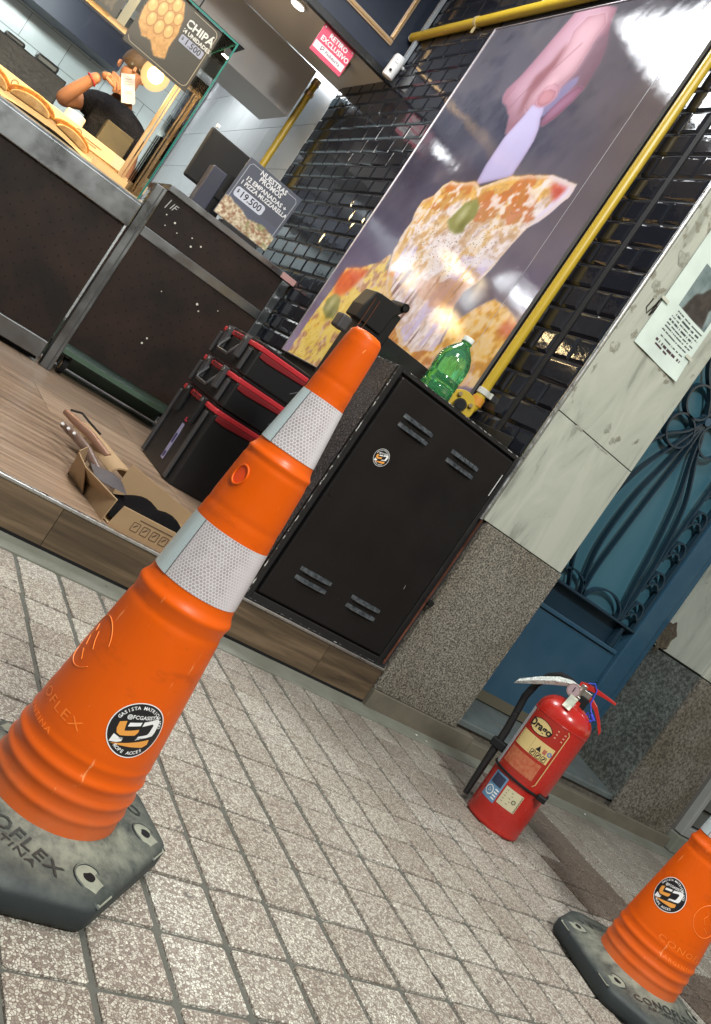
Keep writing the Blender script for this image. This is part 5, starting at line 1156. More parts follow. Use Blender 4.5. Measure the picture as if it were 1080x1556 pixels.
rp_ = MB(); rp_.sheet(4, 8, lambda u, v: (.085 * (u - .5), .006 * math.sin(u * 3), -.17 * v)); o = rp_.build('receipt', mat('receipt_paper', (.55, .58, .66), .6)); o.location = (.70, 6.165, 1.90); o.rotation_euler = (R(-5), R(-32), 0)
tag(o, 'white paper slip held up in the hand behind the glass', 'receipt')
mb = MB(); fn = lambda a, b: (a, -.0035 + .006 * math.sin((a / .072 + .5) * 3) + .002, b)
for z in (-.03, -.045, -.06, -.1, -.112): strokes(mb, [(-.025, z), (.025, z)], .0025, lambda a, b: (a, -.0012 + .006 * math.sin((a / .072 + .5) * 3), b))
mb.build('print_lines', mat('grey_print', (.25, .25, .27), .5), o, recalc=False)
# ------------------------------------------------------------------ round club sticker (logo as seen on the cones and the cabinet)
PXR = 84.0
def px2loc(dx, dy, fs=0.88):
    """offset measured on the sticker (unit radius, y down) to upright local axes"""
    return ((dx * .83 + dy * .56) / fs, dx * .56 - dy * .83)
ORANGE1 = [(-.47, -.40), (-.25, -.40), (-.33, -.2), (-.37, -.08), (-.2, -.05), (.08, -.03), (.04, .06), (-.08, .15), (-.3, .11), (-.52, .06), (-.6, -.05), (-.58, -.2)]
WHITE1 = [(-.17, -.33), (.2, -.26), (.13, -.15), (-.26, -.21)]
WHITE2 = [(.27, -.25), (.72, -.22), (.76, -.14), (.74, -.03), (.58, .26), (.47, .37), (-.1, .33), (.02, .22), (.3, .25), (.38, .2), (.55, -.03), (.52, -.1), (.18, -.11)]
WHITE3 = [(-.68, -.02), (-.55, .12), (-.42, .15), (-.5, .27), (-.64, .28), (-.86, .22)]
ORANGE2 = [(-.84, .27), (-.3, .37), (.36, .47), (.28, .64), (.1, .68), (-.3, .52)]
def sticker(fn0, rad, parent, name='round_sticker'):
    """fn0(a, b, e): a right, b up in metres, e height over the surface"""
    mb = MB(); disc(mb, rad * .001, rad * .965, lambda a, b: fn0(a, b, .0006), 48, 8); o = mb.build(name, M['blackprint'], parent, recalc=False)
    mb = MB(); disc(mb, rad * .965, rad, lambda a, b: fn0(a, b, .0007), 48, 1); mb.build('sticker_rim', M['whiteprint'], o, recalc=False)
    f1 = lambda dx, dy: (lambda p: fn0(p[0] * rad, p[1] * rad, .001))(px2loc(dx, dy))
    mb = MB(); shape(mb, ORANGE1, f1); shape(mb, ORANGE2, f1); mb.build('logo_orange', M['orangeprint'], o, recalc=False)
    mb = MB(); shape(mb, WHITE1, f1); shape(mb, WHITE2, f1); shape(mb, WHITE3, f1)
    ca, sa = math.cos(R(15)), math.sin(R(15))
    f2 = lambda a, b: fn0((a * ca - b * sa) * rad, (a * sa + b * ca) * rad, .0011)
    arctext(mb, 'GASISTA MATRICULADO', .17, f2, .82, R(78), -R(-150), bold=.02)
    arctext(mb, 'ROPE ACCES', .17, f2, .82, R(-100), R(78), inside=True, bold=.02)
    letters(mb, '@FCGASISTA', .19, f2, (.1, .47), bold=.02)
    mb.build('logo_white', M['whiteprint'], o, recalc=False)
    mb = MB(); f3 = lambda a, b: fn0((a * ca - b * sa) * rad, (a * sa + b * ca) * rad, .0014)
    letters(mb, 'FERNANDO CORREA', .1, f3, (-.05, -.3), bold=.01); mb.build('logo_black', M['blackprint'], o, recalc=False)
    return o

# ------------------------------------------------------------------ traffic cones
m_or = mat('orange_cone_plastic', (.7, .1, .0), .44, var=(5, .4, (.6, .075, .0)), coord='Object', dirt=(55, .75, (.8, .2, .04)), scratch=(60, .75, (.9, .3, .08)), roughvar=(12, .32, .48), spec=.3)
b_ = m_or.node_tree.nodes['Principled BSDF']; b_.inputs['Subsurface Weight'].default_value = .06; b_.inputs['Subsurface Radius'].default_value = (.02, .006, .001)
# dark rub marks and pale scuffs
n_ = m_or.node_tree.nodes; l_ = m_or.node_tree.links; tcg = n_.new('ShaderNodeTexCoord')
def scuff(sc, lo, hi, col, amt, rot):
    mp = n_.new('ShaderNodeMapping'); mp.inputs['Scale'].default_value = sc; mp.inputs['Rotation'].default_value = rot; l_.new(tcg.outputs['Object'], mp.inputs[0])
    t = n_.new('ShaderNodeTexNoise'); t.inputs['Scale'].default_value = 1; t.inputs['Detail'].default_value = 7; t.inputs['Roughness'].default_value = .7; l_.new(mp.outputs[0], t.inputs['Vector'])
    r_ = n_.new('ShaderNodeMapRange'); r_.inputs[1].default_value = lo; r_.inputs[2].default_value = hi; r_.inputs[4].default_value = amt; l_.new(t.outputs[0], r_.inputs[0])
    x = n_.new('ShaderNodeMix'); x.data_type = 'RGBA'; l_.new(r_.outputs[0], x.inputs[0]); l_.new(b_.inputs['Base Color'].links[0].from_socket, x.inputs[6]); x.inputs[7].default_value = (*col, 1); l_.new(x.outputs[2], b_.inputs['Base Color'])
scuff((9, 9, 22), .56, .72, (.28, .045, .005), .45, (.3, .2, 0))
scuff((70, 70, 9), .66, .70, (.9, .36, .14), .6, (.5, .3, .2))
scuff((16, 16, 60), .67, .72, (.12, .04, .02), .5, (0, .4, .3))
# dust climbing from the foot of the cone
n_ = m_or.node_tree.nodes; l_ = m_or.node_tree.links
tc_ = n_.new('ShaderNodeTexCoord'); sp_ = n_.new('ShaderNodeSeparateXYZ'); l_.new(tc_.outputs['Object'], sp_.inputs[0])
nz_ = n_.new('ShaderNodeTexNoise'); nz_.inputs['Scale'].default_value = 22; nz_.inputs['Detail'].default_value = 6; l_.new(tc_.outputs['Object'], nz_.inputs['Vector'])
mr_ = n_.new('ShaderNodeMapRange'); mr_.inputs[1].default_value = .17; mr_.inputs[2].default_value = .07; mr_.inputs[4].default_value = .6; l_.new(sp_.outputs[2], mr_.inputs[0])
mm_ = n_.new('ShaderNodeMath'); mm_.operation = 'MULTIPLY'; l_.new(mr_.outputs[0], mm_.inputs[0]); l_.new(nz_.outputs[0], mm_.inputs[1])
mx_ = n_.new('ShaderNodeMix'); mx_.data_type = 'RGBA'; l_.new(mm_.outputs[0], mx_.inputs[0])
old = b_.inputs['Base Color'].links[0].from_socket; l_.new(old, mx_.inputs[6]); mx_.inputs[7].default_value = (.5, .2, .1, 1); l_.new(mx_.outputs[2], b_.inputs['Base Color'])

def reflmat(name, base, dark, blu=False):
    m = mat(name, base, .35, coat=.4); n = m.node_tree.nodes; l = m.node_tree.links; b = n['Principled BSDF']
    uv = n.new('ShaderNodeUVMap'); uv.uv_map = 'UVMap'; s = n.new('ShaderNodeSeparateXYZ'); l.new(uv.outputs[0], s.inputs[0])
    def M_(op, a, b_=None, c=None):
        x = n.new('ShaderNodeMath'); x.operation = op
        for i, v in enumerate((a, b_, c)):
            if v is None: continue
            if hasattr(v, 'is_output'): l.new(v, x.inputs[i])
            else: x.inputs[i].default_value = v
        return x.outputs[0]
    P = .0052
    def lat(o1, o2):
        u = M_('MULTIPLY', M_('SUBTRACT', M_('FRACT', M_('ADD', M_('MULTIPLY', s.outputs[0], 1 / P), o1)), .5), P)
        v = M_('MULTIPLY', M_('SUBTRACT', M_('FRACT', M_('ADD', M_('MULTIPLY', s.outputs[1], 1 / (P * 1.732)), o2)), .5), P * 1.732)
        return M_('SQRT', M_('ADD', M_('MULTIPLY', u, u), M_('MULTIPLY', v, v)))
    d = M_('MINIMUM', lat(0, 0), lat(.5, .5))
    mr = n.new('ShaderNodeMapRange'); mr.inputs[1].default_value = P * .36; mr.inputs[2].default_value = P * .46; l.new(d, mr.inputs[0])
    # the honeycomb shows strongest where the sheeting is seen face on
    lw = n.new('ShaderNodeLayerWeight'); lw.inputs[0].default_value = .5
    fz = n.new('ShaderNodeMapRange'); fz.inputs[1].default_value = .12; fz.inputs[2].default_value = .42; fz.inputs[3].default_value = 1; fz.inputs[4].default_value = .25; l.new(lw.outputs['Facing'], fz.inputs[0])
    inner = M_('MULTIPLY', M_('SUBTRACT', 1.0, mr.outputs[0]), fz.outputs[0])
    t = n.new('ShaderNodeTexNoise'); t.inputs['Scale'].default_value = 60; l.new(uv.outputs[0], t.inputs['Vector'])
    mx = n.new('ShaderNodeMix'); mx.data_type = 'RGBA'; l.new(M_('MULTIPLY', inner, M_('ADD', t.outputs[0], .35)), mx.inputs[0]); mx.inputs[6].default_value = (*base, 1); mx.inputs[7].default_value = (*dark, 1)
    l.new(mx.outputs[2], b.inputs['Base Color']); return m
m_refl = reflmat('reflective_sheeting', (.68, .64, .67), (.33, .29, .29))
m_refl2 = reflmat('overlapped_sheeting', (.52, .62, .64), (.36, .45, .48))
m_rub = mat('dusty_black_rubber', (.035, .045, .046), .62, bump=(70, .4, .002), coord='World')
n = m_rub.node_tree.nodes; l = m_rub.node_tree.links; b = n['Principled BSDF']
g = n.new('ShaderNodeNewGeometry'); sp = n.new('ShaderNodeSeparateXYZ'); l.new(g.outputs['Normal'], sp.inputs[0])
t = n.new('ShaderNodeTexNoise'); t.inputs['Scale'].default_value = 20; t.inputs['Detail'].default_value = 8; t.inputs['Roughness'].default_value = .7; l.new(g.outputs['Position'], t.inputs['Vector'])
mr = n.new('ShaderNodeMapRange'); mr.inputs[1].default_value = .3; mr.inputs[2].default_value = 1.0; l.new(sp.outputs[2], mr.inputs[0])
m1 = n.new('ShaderNodeMapRange'); m1.inputs[1].default_value = .3; m1.inputs[2].default_value = .62; l.new(t.outputs[0], m1.inputs[0])
mu = n.new('ShaderNodeMath'); mu.operation = 'MULTIPLY'; l.new(mr.outputs[0], mu.inputs[0]); l.new(m1.outputs[0], mu.inputs[1])
mu2 = n.new('ShaderNodeMath'); mu2.operation = 'MULTIPLY'; l.new(mu.outputs[0], mu2.inputs[0])
tco = n.new('ShaderNodeTexCoord'); vl = n.new('ShaderNodeVectorMath'); vl.operation = 'LENGTH'; l.new(tco.outputs['Object'], vl.inputs[0])
mrr = n.new('ShaderNodeMapRange'); mrr.inputs[1].default_value = .125; mrr.inputs[2].default_value = .215; mrr.inputs[3].default_value = .8; mrr.inputs[4].default_value = .14; l.new(vl.outputs['Value'], mrr.inputs[0]); l.new(mrr.outputs[0], mu2.inputs[1])
mx = n.new('ShaderNodeMix'); mx.data_type = 'RGBA'; l.new(mu2.outputs[0], mx.inputs[0]); mx.inputs[6].default_value = (.02, .028, .03, 1); mx.inputs[7].default_value = (.34, .35, .27, 1); l.new(mx.outputs[2], b.inputs['Base Color'])
m_dust = mat('dusty_pale_rubber', (.3, .31, .24), .8, var=(40, .7, (.14, .15, .12)), bump=(90, .4, .002))

KEYS = [(.068, .109), (.09, .107), (.2, .1005), (.3, .0895), (.42, .0765), (.4515, .0705), (.5535, .0625), (.557, .062), (.66, .0545), (.694, .0465), (.79, .0345), (.795, .0338), (.885, .0285), (.9, .0262), (.9065, .02), (.908, .001)]
def cr(z):
    for (z0, r0), (z1, r1) in zip(KEYS, KEYS[1:]):
        if z <= z1: r_ = r0 + (r1 - r0) * (z - z0) / (z1 - z0); break
    else: r_ = .001
    for zc, a, s_ in ((.096, .0026, .006), (.124, .0034, .007), (.153, .0036, .007), (.18, .0014, .005), (.428, .0042, .008), (.676, .0032, .005), (.405, -.0015, .006)):
        r_ += a * math.exp(-((z - zc) / s_) ** 2)
    for zc, a, s_ in ((.58, -.0008, .006), (.82, -.0006, .004)): r_ += a * math.exp(-((z - zc) / s_) ** 2)
    return r_
def surf(phi, z, e=0.0):
    r_ = cr(z) + e; return (r_ * math.sin(phi), -r_ * math.cos(phi), z)
def make_cone(name, label, loc, rz):
    t = thing(name, label, 'traffic cone', loc, rz)
    zs = [.068]; z = .068
    while z < .895: z += .0035; zs.append(z)
    zs += [.9, .9035, .9055, .907, .908]
    mb = MB(); mb.lathe([(cr(z), z) for z in zs], 120); body = mb.build('cone_body', m_or, t, smooth=70)
    # rubber base
    half, cham = .178, .216
    def rad(th):
        best = 1e9
        for a, d in ((0, half), (90, .224), (180, half), (270, .224), (50, cham), (130, cham), (230, cham), (310, cham)):
            c = math.cos(th - R(a))
            if c > .04: best = min(best, d / c)
        return best
    N = 144
    def ring(sc, z, soft=0.0):
        out = []
        for i in range(N):
            th = 2 * PI * i / N; r0 = rad(th)
            if soft: r0 = sum(rad(th + k * .035 * soft) for k in (-2, -1, 0, 1, 2)) / 5
            out.append((r0 * sc * math.cos(th), r0 * sc * math.sin(th), z))
        return out
    rings = [ring(.93, .0), ring(.975, .004, .6), ring(1.0, .014, .6), ring(1.0, .036, .8), ring(.985, .044, 1), ring(.94, .0505, 1.2), ring(.86, .054, 1.4)]
    for rr_, z in ((.142, .0585), (.13, .0615), (.118, .066), (.1, .07)):
        rings.append([(rr_ * math.cos(2 * PI * i / N), rr_ * math.sin(2 * PI * i / N), z) for i in range(N)])
    vs = sum(rings, []); k = len(rings)
    fs = [(a * N + i, a * N + (i + 1) % N, (a + 1) * N + (i + 1) % N, (a + 1) * N + i) for a in range(k - 1) for i in range(N)] + [tuple(range(N))[::-1], tuple(range((k - 1) * N, k * N))]
    mb = MB(); mb.add(vs, fs); base = mb.build('rubber_base', m_rub, t, smooth=60)
    # pale mounting ears with a dark hole, two on each of two opposite sides (local +-X)
    def topz(a, b):
        r_ = math.hypot(a, b); th = math.atan2(b, a); q_ = r_ / rad(th)
        if r_ < .142: return .0585 + (.142 - r_) * .3
        if q_ < .86: return .054 + (.0585 - .054) * (1 - (q_ - .142 / rad(th)) / max(.01, .86 - .142 / rad(th)))
        if q_ < .94: return .054 - (q_ - .86) / .08 * .0035
        return .0505 - (q_ - .94) / .045 * .0065
    for sx in (-1, 1):
        for sy in (-1, 1):
            cx, cy = sx * .138, sy * .098
            U_ = [(cx + sx * .04, cy - .023)] + [(cx - sx * .023 * math.sin(R(a)), cy - .023 * math.cos(R(a))) for a in range(0, 181, 18)] + [(cx + sx * .04, cy + .023)]
            mb = MB(); pz = lambda a, b: (a, b, topz(a, b) + .0008)
            ctr = [(cx + (a - cx) * 0.5, cy + (b - cy) * 0.5) for a, b in U_]
            kk = len(U_); mb.add([pz(*p) for p in U_] + [pz(*p) for p in ctr] + [pz(cx + sx * .012, cy)], [(i, (i + 1) % kk, kk + (i + 1) % kk, kk + i) for i in range(kk)] + [(kk + i, kk + (i + 1) % kk, 2 * kk) for i in range(kk)])
            e_ = mb.build('mount_ear', m_dust, base, recalc=True)
            mb = MB(); mb.tube([(a + sx * .0, b, topz(a, b) + .0005) for a, b in U_], .0022, 6); mb.build('ear_lip', m_rub, base, smooth=60)
            mb = MB(); mb.cyl((cx, cy, topz(cx, cy) - .002), (cx, cy, topz(cx, cy) + .0014), .0095, n=20); mb.build('bolt_hole', M['black_matte'], base)
    # raised words on two sides
    for sy in (-1, 1):
        mb = MB()
        for s_, size, off in (('CONOFLEX', .031, .137), ('ARGENTINA', .0165, .1585)):
            vs2, f2 = text2d(s_, 1.0, bold=.012, spacing=1.12)
            vs2 = [(x * size * (1.25 if size > .03 else 1.6), y * size) for x, y in vs2]
            tv = [(-sy * x, sy * (off - y), 0) for x, y in vs2]
            mb.add([(a, b, topz(a, b) + .0016) for a, b, _ in tv], f2)
        mb.build('raised_words', mat('dark_wet_rubber', (.03, .038, .036), .45), base, recalc=False)
    up = []          # everything that turns with the orange body
    up.append(body)
    for z0, z1, ph in ((.4545, .5515, -62), (.696, .7885, -60)):
        NU = 120
        for nm, a0, a1, e, mt in (('reflective_band', 0, 2 * PI, .0006, m_refl), ('band_overlap', R(ph - 18), R(ph + 22), .0014, m_refl2)):
            mb = MB(); nu = NU if nm == 'reflective_band' else 20
            nvv = 6
            mb.sheet(nu, nvv, lambda u, v: surf(a0 + (a1 - a0) * u, z0 + (z1 - z0) * v, e))
            me = mb.mesh(nm, mt, 60); uvl = me.uv_layers.new(name='UVMap'); rm = (cr(z0) + cr(z1)) / 2
            for lp_ in me.loops:
                vi = lp_.vertex_index; j, i = divmod(vi, nu + 1); uvl.data[lp_.index].uv = ((a0 + (a1 - a0) * i / nu) * rm, (z1 - z0) * j / nvv)
            up.append(put(nm, me, t))
        mb = MB(); mb.tube([surf(R(ph + 22), z0 + (z1 - z0) * k / 6, .0012) for k in range(7)], .0007, 5); up.append(mb.build('band_seam', mat('seam_dark', (.1, .1, .1), .6), t))
    # round hole with a moulded lip
    hz, hp = .632, R(-42); rr_ = .0125
    mb = MB(); mb.tube([surf(hp + rr_ / cr(hz) * math.cos(q_), hz + rr_ * 1.25 * math.sin(q_), .0008) for q_ in [2 * PI * k / 28 for k in range(29)]], .0018, 8); lip = mb.build('hole_lip', m_or, t, smooth=60); up.append(lip)
    mb = MB(); disc(mb, .0001, rr_, lambda a, b: surf(hp + a / cr(hz), hz + b * 1.25, .0004), 28, 3); hh = mb.build('side_hole', mat('hole_inside', (.75, .06, .002), .5), t, recalc=False); up.append(hh)
    return t, up
def cone_logo(t, phi, z, part='moulded_logo'):
    rm = cr(z); mb = MB(); f = lambda a, b, e=.0004: surf(phi + a / rm, z + b, e)
    circ = lambda r_, a0=0, a1=360: [f(r_ * math.cos(R(a)), r_ * math.sin(R(a))) for a in range(a0, a1 + 1, 12)]
    mb.tube(circ(.042, 20, 330), .0007, 5)
    mb.tube([f(-.02, .02), f(-.012, .012), f(-.018, .0), f(-.006, -.012)], .0007, 5); mb.tube([f(.0, .016), f(.008, .004), f(.018, -.006)], .0007, 5); mb.tube([f(-.004, -.018), f(.012, -.028)], .0007, 5)
    o = mb.build(part, mat('moulded_orange', (.95, .26, .04), .35), t)
    mb = MB(); letters(mb, 'CONOFLEX', .02, lambda a, b: surf(phi + a / rm * 1.1, z - .096 + b, .0007), spacing=1.15, xs=1.25); o3 = mb.build('moulded_words', mat('moulded_orange2', (.9, .2, .02), .35), t, recalc=False)
    mb = MB(); letters(mb, 'ARGENTINA', .011, lambda a, b: surf(phi + a / rm * 1.1, z - .128 + b, .0007), spacing=1.2, xs=1.3)
    o2 = mb.build('moulded_words', mat('moulded_orange2', (.9, .2, .02), .35), t, recalc=False)
    return [o, o2, o3]
C1, B1, F1 = (.585, 1.2, 0.0), R(138.7), math.atan2(-.585, 1.2)
c1, up1 = make_cone('traffic_cone', 'tall orange traffic cone with two reflective bands in the left foreground', C1, B1)
sfn1 = lambda ph, zc: (lambda a, b, e: surf(ph + a / cr(zc), zc + b, e))
up1.append(sticker(sfn1(R(30), .2495), .0425, c1))
up1 += cone_logo(c1, R(-63), .311)
for o in up1: o.rotation_euler = (0, R(.7), F1 - B1)
C2, B2, F2 = (2.262, 1.247, 0.0), R(167), math.atan2(-1.247 * 1.815, 2.262 * 1.0)
F2 = math.atan2(-2.262, 1.247)
c2, up2 = make_cone('traffic_cone', 'second orange traffic cone cut off by the lower right corner of the photo', C2, B2)
up2.append(sticker(sfn1(R(-25), .283), .0425, c2))
up2 += cone_logo(c2, R(47), .288)
for o in up2: o.rotation_euler = (0, 0, F2 - B2)
for o in (c1, c2): o['group'] = 'orange traffic cones on the pavement'

# ------------------------------------------------------------------ fire extinguisher
ex = thing('fire_extinguisher', 'red fire extinguisher with black hose standing on the pavement', 'fire extinguisher', (2.345, 1.965, 0.0), R(-50.1))
m_red = mat('red_enamel', (.44, .02, .013), .3, coat=.25, var=(6, .4, (.36, .016, .011)), dirt=(50, .73, (.5, .12, .08)), roughvar=(9, .18, .34))
RR = .0965
prof = [(.06, .012), (.088, .004), (.094, .0), (RR, .004), (RR, .012), (RR - .001, .018), (RR, .024), (RR, .412), (RR - .0005, .42), (RR - .003, .432), (RR - .010, .446), (RR - .023, .460), (RR - .042, .471), (RR - .062, .477), (.025, .480), (.024, .492)]
mb = MB(); mb.lathe(prof, 72); mb.build('tank', m_red, ex, smooth=50)
mb = MB(); mb.tube([( (RR + .0004) * math.cos(t), (RR + .0004) * math.sin(t), .405) for t in [2 * PI * k / 60 for k in range(61)]], .0013, 6); mb.build('weld_line', m_red, ex)
cylf = lambda e: (lambda a, b: ((RR + e) * math.sin(a / RR), -(RR + e) * math.cos(a / RR), b))
def clabel(name, x0, x1, z0, z1, material, e=.0006, parent=ex):
    mb = MB(); mb.sheet(14, 4, lambda u, v: cylf(e)(x0 + (x1 - x0) * u, z0 + (z1 - z0) * v)); return mb.build(name, material, parent, recalc=False)
m_ylab = mat('yellow_label', (.62, .47, .2), .4); m_rlab = mat('brick_label', (.4, .07, .03), .4, var=(90, .8, (.5, .2, .1)))
x0, x1 = -.10, .048
lb = clabel('main_label', x0, x1, .188, .402, mat('label_red', (.34, .02, .012), .4))
mb = MB(); fn = cylf(.0011)
strokes(mb, [(x0 + .003, .192), (x1 - .008, .192), (x1 - .002, .2), (x1 - .002, .39), (x1 - .01, .399), (x0 + .003, .399)], .0028, fn); mb.build('label_border', m_ylab, lb, recalc=False)
clabel('yellow_block', x0 + .004, x1 - .012, .272, .328, m_ylab, .0010, lb); clabel('text_block', x0 + .004, x1 - .02, .204, .262, m_rlab, .0010, lb)
el = [(-.045 + .042 * math.cos(R(a)), .362 + .023 * math.sin(R(a))) for a in range(0, 360, 15)]
mb = MB(); shape(mb, [( -.045 + (a + .045) * 1.06, .362 + (b - .362) * 1.1) for a, b in el], cylf(.0010)); mb.build('oval_edge', M['blackprint'], lb, recalc=False)
mb = MB(); shape(mb, el, cylf(.0014)); mb.build('oval', m_ylab, lb, recalc=False)
mb = MB(); letters(mb, 'Drago', .034, cylf(.0019), (-.045, .362), bold=.03)
for k in range(6): strokes(mb, [(x0 + .008, .322 - .0085 * k), (-.035, .322 - .0085 * k)], .0028, cylf(.0014))
for k in range(3):
    a = -.02 + .02 * k; ringline(mb, .015, .017, .002, .002, cylf(.0015), (a, .283)); strokes(mb, [(a - .004, .278), (a + .003, .289)], .004, cylf(.0015))
shape(mb, [(-.018, .296), (.0, .296), (-.009, .314)], cylf(.0015)); mb.build('label_print', M['blackprint'], lb, recalc=False)
mb = MB(); shape(mb, [(.005, .297), (.017, .297), (.017, .312), (.005, .312)], cylf(.0015)); mb.build('red_square', mat('square_red', (.4, .12, .08), .4), lb, recalc=False)
mb = MB(); disc(mb, .003, .008, cylf(.0015), 20, 1, (.028, .306)); mb.build('blue_ring', mat('ring_blue', (.15, .2, .35), .4), lb, recalc=False)
mb = MB()
for k in range(3): strokes(mb, [(.008, .385 - .012 * k), (.038, .385 - .012 * k)], .004, cylf(.0012))
for k in range(6): strokes(mb, [(x0 + .01, .256 - .0095 * k), (.02 - .006 * (k % 3), .256 - .0095 * k)], .0022, cylf(.0014))
mb.build('pale_print', mat('salmon_print', (.6, .3, .2), .5), lb, recalc=False)
bl_ = clabel('blue_sticker', -.088, -.030, .072, .166, mat('blue_label', (.12, .26, .42), .35))
clabel('navy_block', -.082, -.036, .124, .160, mat('navy_label', (.03, .04, .08), .35), .0011, bl_)
mb = MB(); disc(mb, .013, .0165, cylf(.0013), 24, 1, (-.067, .100)); disc(mb, .006, .0085, cylf(.0013), 3, 1, (-.067, .100))
for k in range(4): strokes(mb, [(-.048, .113 - .010 * k), (-.034, .113 - .010 * k)], .0045, cylf(.0013))
mb.build('white_print', M['whiteprint'], bl_, recalc=False)
cl_ = clabel('cream_sticker', -.024, .042, .084, .148, mat('cream_label', (.55, .5, .33), .45))
mb = MB(); strokes(mb, [(.040 - (.003 if k % 2 else 0), .086 + .005 * k) for k in range(13)], .003, cylf(.0012)); disc(mb, .004, .0075, cylf(.0012), 18, 1, (.022, .115))
for k in range(5): strokes(mb, [(-.016, .138 - .010 * k), (.008 + .004 * (k % 2), .138 - .010 * k)], .002, cylf(.0012))
mb.build('sticker_print', mat('olive_ink', (.12, .13, .08), .5), cl_, recalc=False)
sd = clabel('side_label', -.150, -.108, .17, .40, mat('silver_label', (.5, .5, .52), .4))
mb = MB(); mb.tube([((RR + .003) * math.cos(t), (RR + .003) * math.sin(t), .176 + .002 * math.sin(2 * t)) for t in [2 * PI * k / 60 for k in range(61)]], .0042, 8); mb.build('rubber_strap', M['black_matte'], ex, smooth=60)
mb = MB(); mb.box(.068, .1, -.085, -.06, .166, .186); mb.build('strap_clip', M['blackplastic'], ex, bevel=.004)
# valve, gauge, levers
m_chr = mat('valve_metal', (.55, .54, .5), .3, .9, var=(30, .5, (.3, .28, .25)))
mb = MB(); mb.cyl((-.005, 0, .480), (-.005, 0, .505), .021, n=20); mb.cyl((-.005, 0, .505), (-.005, 0, .548), .0165, n=18); mb.box(-.028, .03, -.014, .014, .503, .536); mb.build('valve', m_chr, ex, bevel=.002)
mb = MB(); mb.box(.003, .034, -.019, .019, .468, .516); mb.build('valve_guard', M['black_matte'], ex, bevel=.004)
mb = MB(); mb.cyl((-.026, -.014, .512), (-.026, -.036, .514), .0225, n=28); ga = mb.build('gauge', mat('gauge_rim', (.5, .36, .33), .3, .6), ex, smooth=40)
mb = MB(); mb.cyl((-.026, -.036, .514), (-.026, -.0375, .514), .0185, n=28); mb.build('gauge_face', mat('gauge_face', (.38, .28, .3), .3), ga)
mb = MB(); mb.box(-.0275, -.0245, -.0385, -.0376, .508, .526); mb.build('needle', M['blackprint'], ga)
mb = MB(); mb.T = Matrix.Translation((-.012, -.026, .488)) @ Matrix.Rotation(R(6), 4, 'Y'); mb.sheet(5, 8, lambda u, v: (.028 * (u - .5), -.012 - .05 * v - .003 * math.sin(u * 5 + v * 4), .012 - .034 * v * v - .008 * v)); mb.build('paper_tag', mat('silver_green_tag', (.5, .52, .42), .35, .3, var=(60, .6, (.3, .33, .27))), ex, smooth=60)
def blade(pts, w0, w1, name):
    """channel shaped lever"""
    mb = MB(); k = len(pts)
    for side in (-1, 1):
        vs = []
        for i, (a, b) in enumerate(pts):
            ww = w0 + (w1 - w0) * i / (k - 1); vs += [(a, side * .011, b), (a, side * .013, b), (a, side * .013, b - ww), (a, side * .011, b - ww)]
        fs = [(i * 4 + j, i * 4 + (j + 1) % 4, (i + 1) * 4 + (j + 1) % 4, (i + 1) * 4 + j) for i in range(k - 1) for j in range(4)] + [(0, 1, 2, 3), tuple(range(4 * k - 4, 4 * k))]
        mb.add(vs, fs)
    mb.ribbon([(a, 0, b) for a, b in pts], (0, 1, 0), .026, .003)
    return mb.build(name, m_red, ex, bevel=.001)
blade([(-.022, .548), (.0, .556), (.03, .558), (.065, .558), (.105, .556)], .022, .006, 'squeeze_lever')
blade([(-.0, .520), (.035, .526), (.062, .512), (.090, .484), (.112, .456), (.116, .449)], .018, .01, 'carry_handle')
mb = MB(); mb.tube([(.0, -.016, .56), (.018, -.018, .57), (.034, -.016, .555), (.04, -.016, .51), (.055, -.018, .49), (.075, -.02, .478), (.062, -.02, .470), (.05, -.018, .483), (.045, -.02, .44), (.04, -.03, .40)], .0022, 6); mb.tube([(.06, -.02, .482), (.078, -.024, .472), (.068, -.024, .462)], .005, 6); mb.build('blue_seal', mat('blue_plastic_tie', (.05, .07, .6), .35), ex, smooth=60)
hose = [(-.028, .004, .522), (-.05, .006, .53), (-.085, .01, .527), (-.115, .015, .50), (-.135, .02, .455), (-.142, .02, .40), (-.135, .012, .34), (-.128, .01, .27), (-.126, .008, .20), (-.124, .008, .13), (-.122, .008, .06), (-.120, .008, .02)]
mb = MB(); mb.tube(hose[:7], .0125, 12); mb.build('hose', M['black_matte'], ex, smooth=60)
mb = MB(); mb.tube([hose[6], hose[7], hose[8], hose[9], hose[10], hose[11]], [.0125, .0135, .014, .0125, .0115, .010], 12); mb.build('horn', M['black'], ex, smooth=60)
mb = MB(); mb.box(-.15, -.09, -.012, .025, .205, .235); mb.build('hose_clip', M['black_matte'], ex, bevel=.005)
mb = MB(); P = [(-.02, -.012, .527), (-.05, -.02, .524), (-.09, -.025, .505), (-.14, -.03, .47), (-.19, -.03, .43)]
vs = []
for k, p in enumerate(P):
    ww = (.009, .014, .019, .018, .012)[k]; vs += [(p[0] + .004, p[1] - .006, p[2] + ww), (p[0], p[1] - .012, p[2]), (p[0] - .004, p[1] - .004, p[2] - ww), (p[0], p[1] + .004, p[2])]
mb.add(vs, [(i * 4 + j, i * 4 + (j + 1) % 4, (i + 1) * 4 + (j + 1) % 4, (i + 1) * 4 + j) for i in range(4) for j in range(4)] + [(0, 1, 2, 3), (16, 17, 18, 19)]); mb.build('crumpled_tape', mat('crumpled_silver_tape', (.6, .63, .6), .35, .2, bump=(60, 1, .01), var=(40, .5, (.4, .42, .4))), ex, smooth=30)

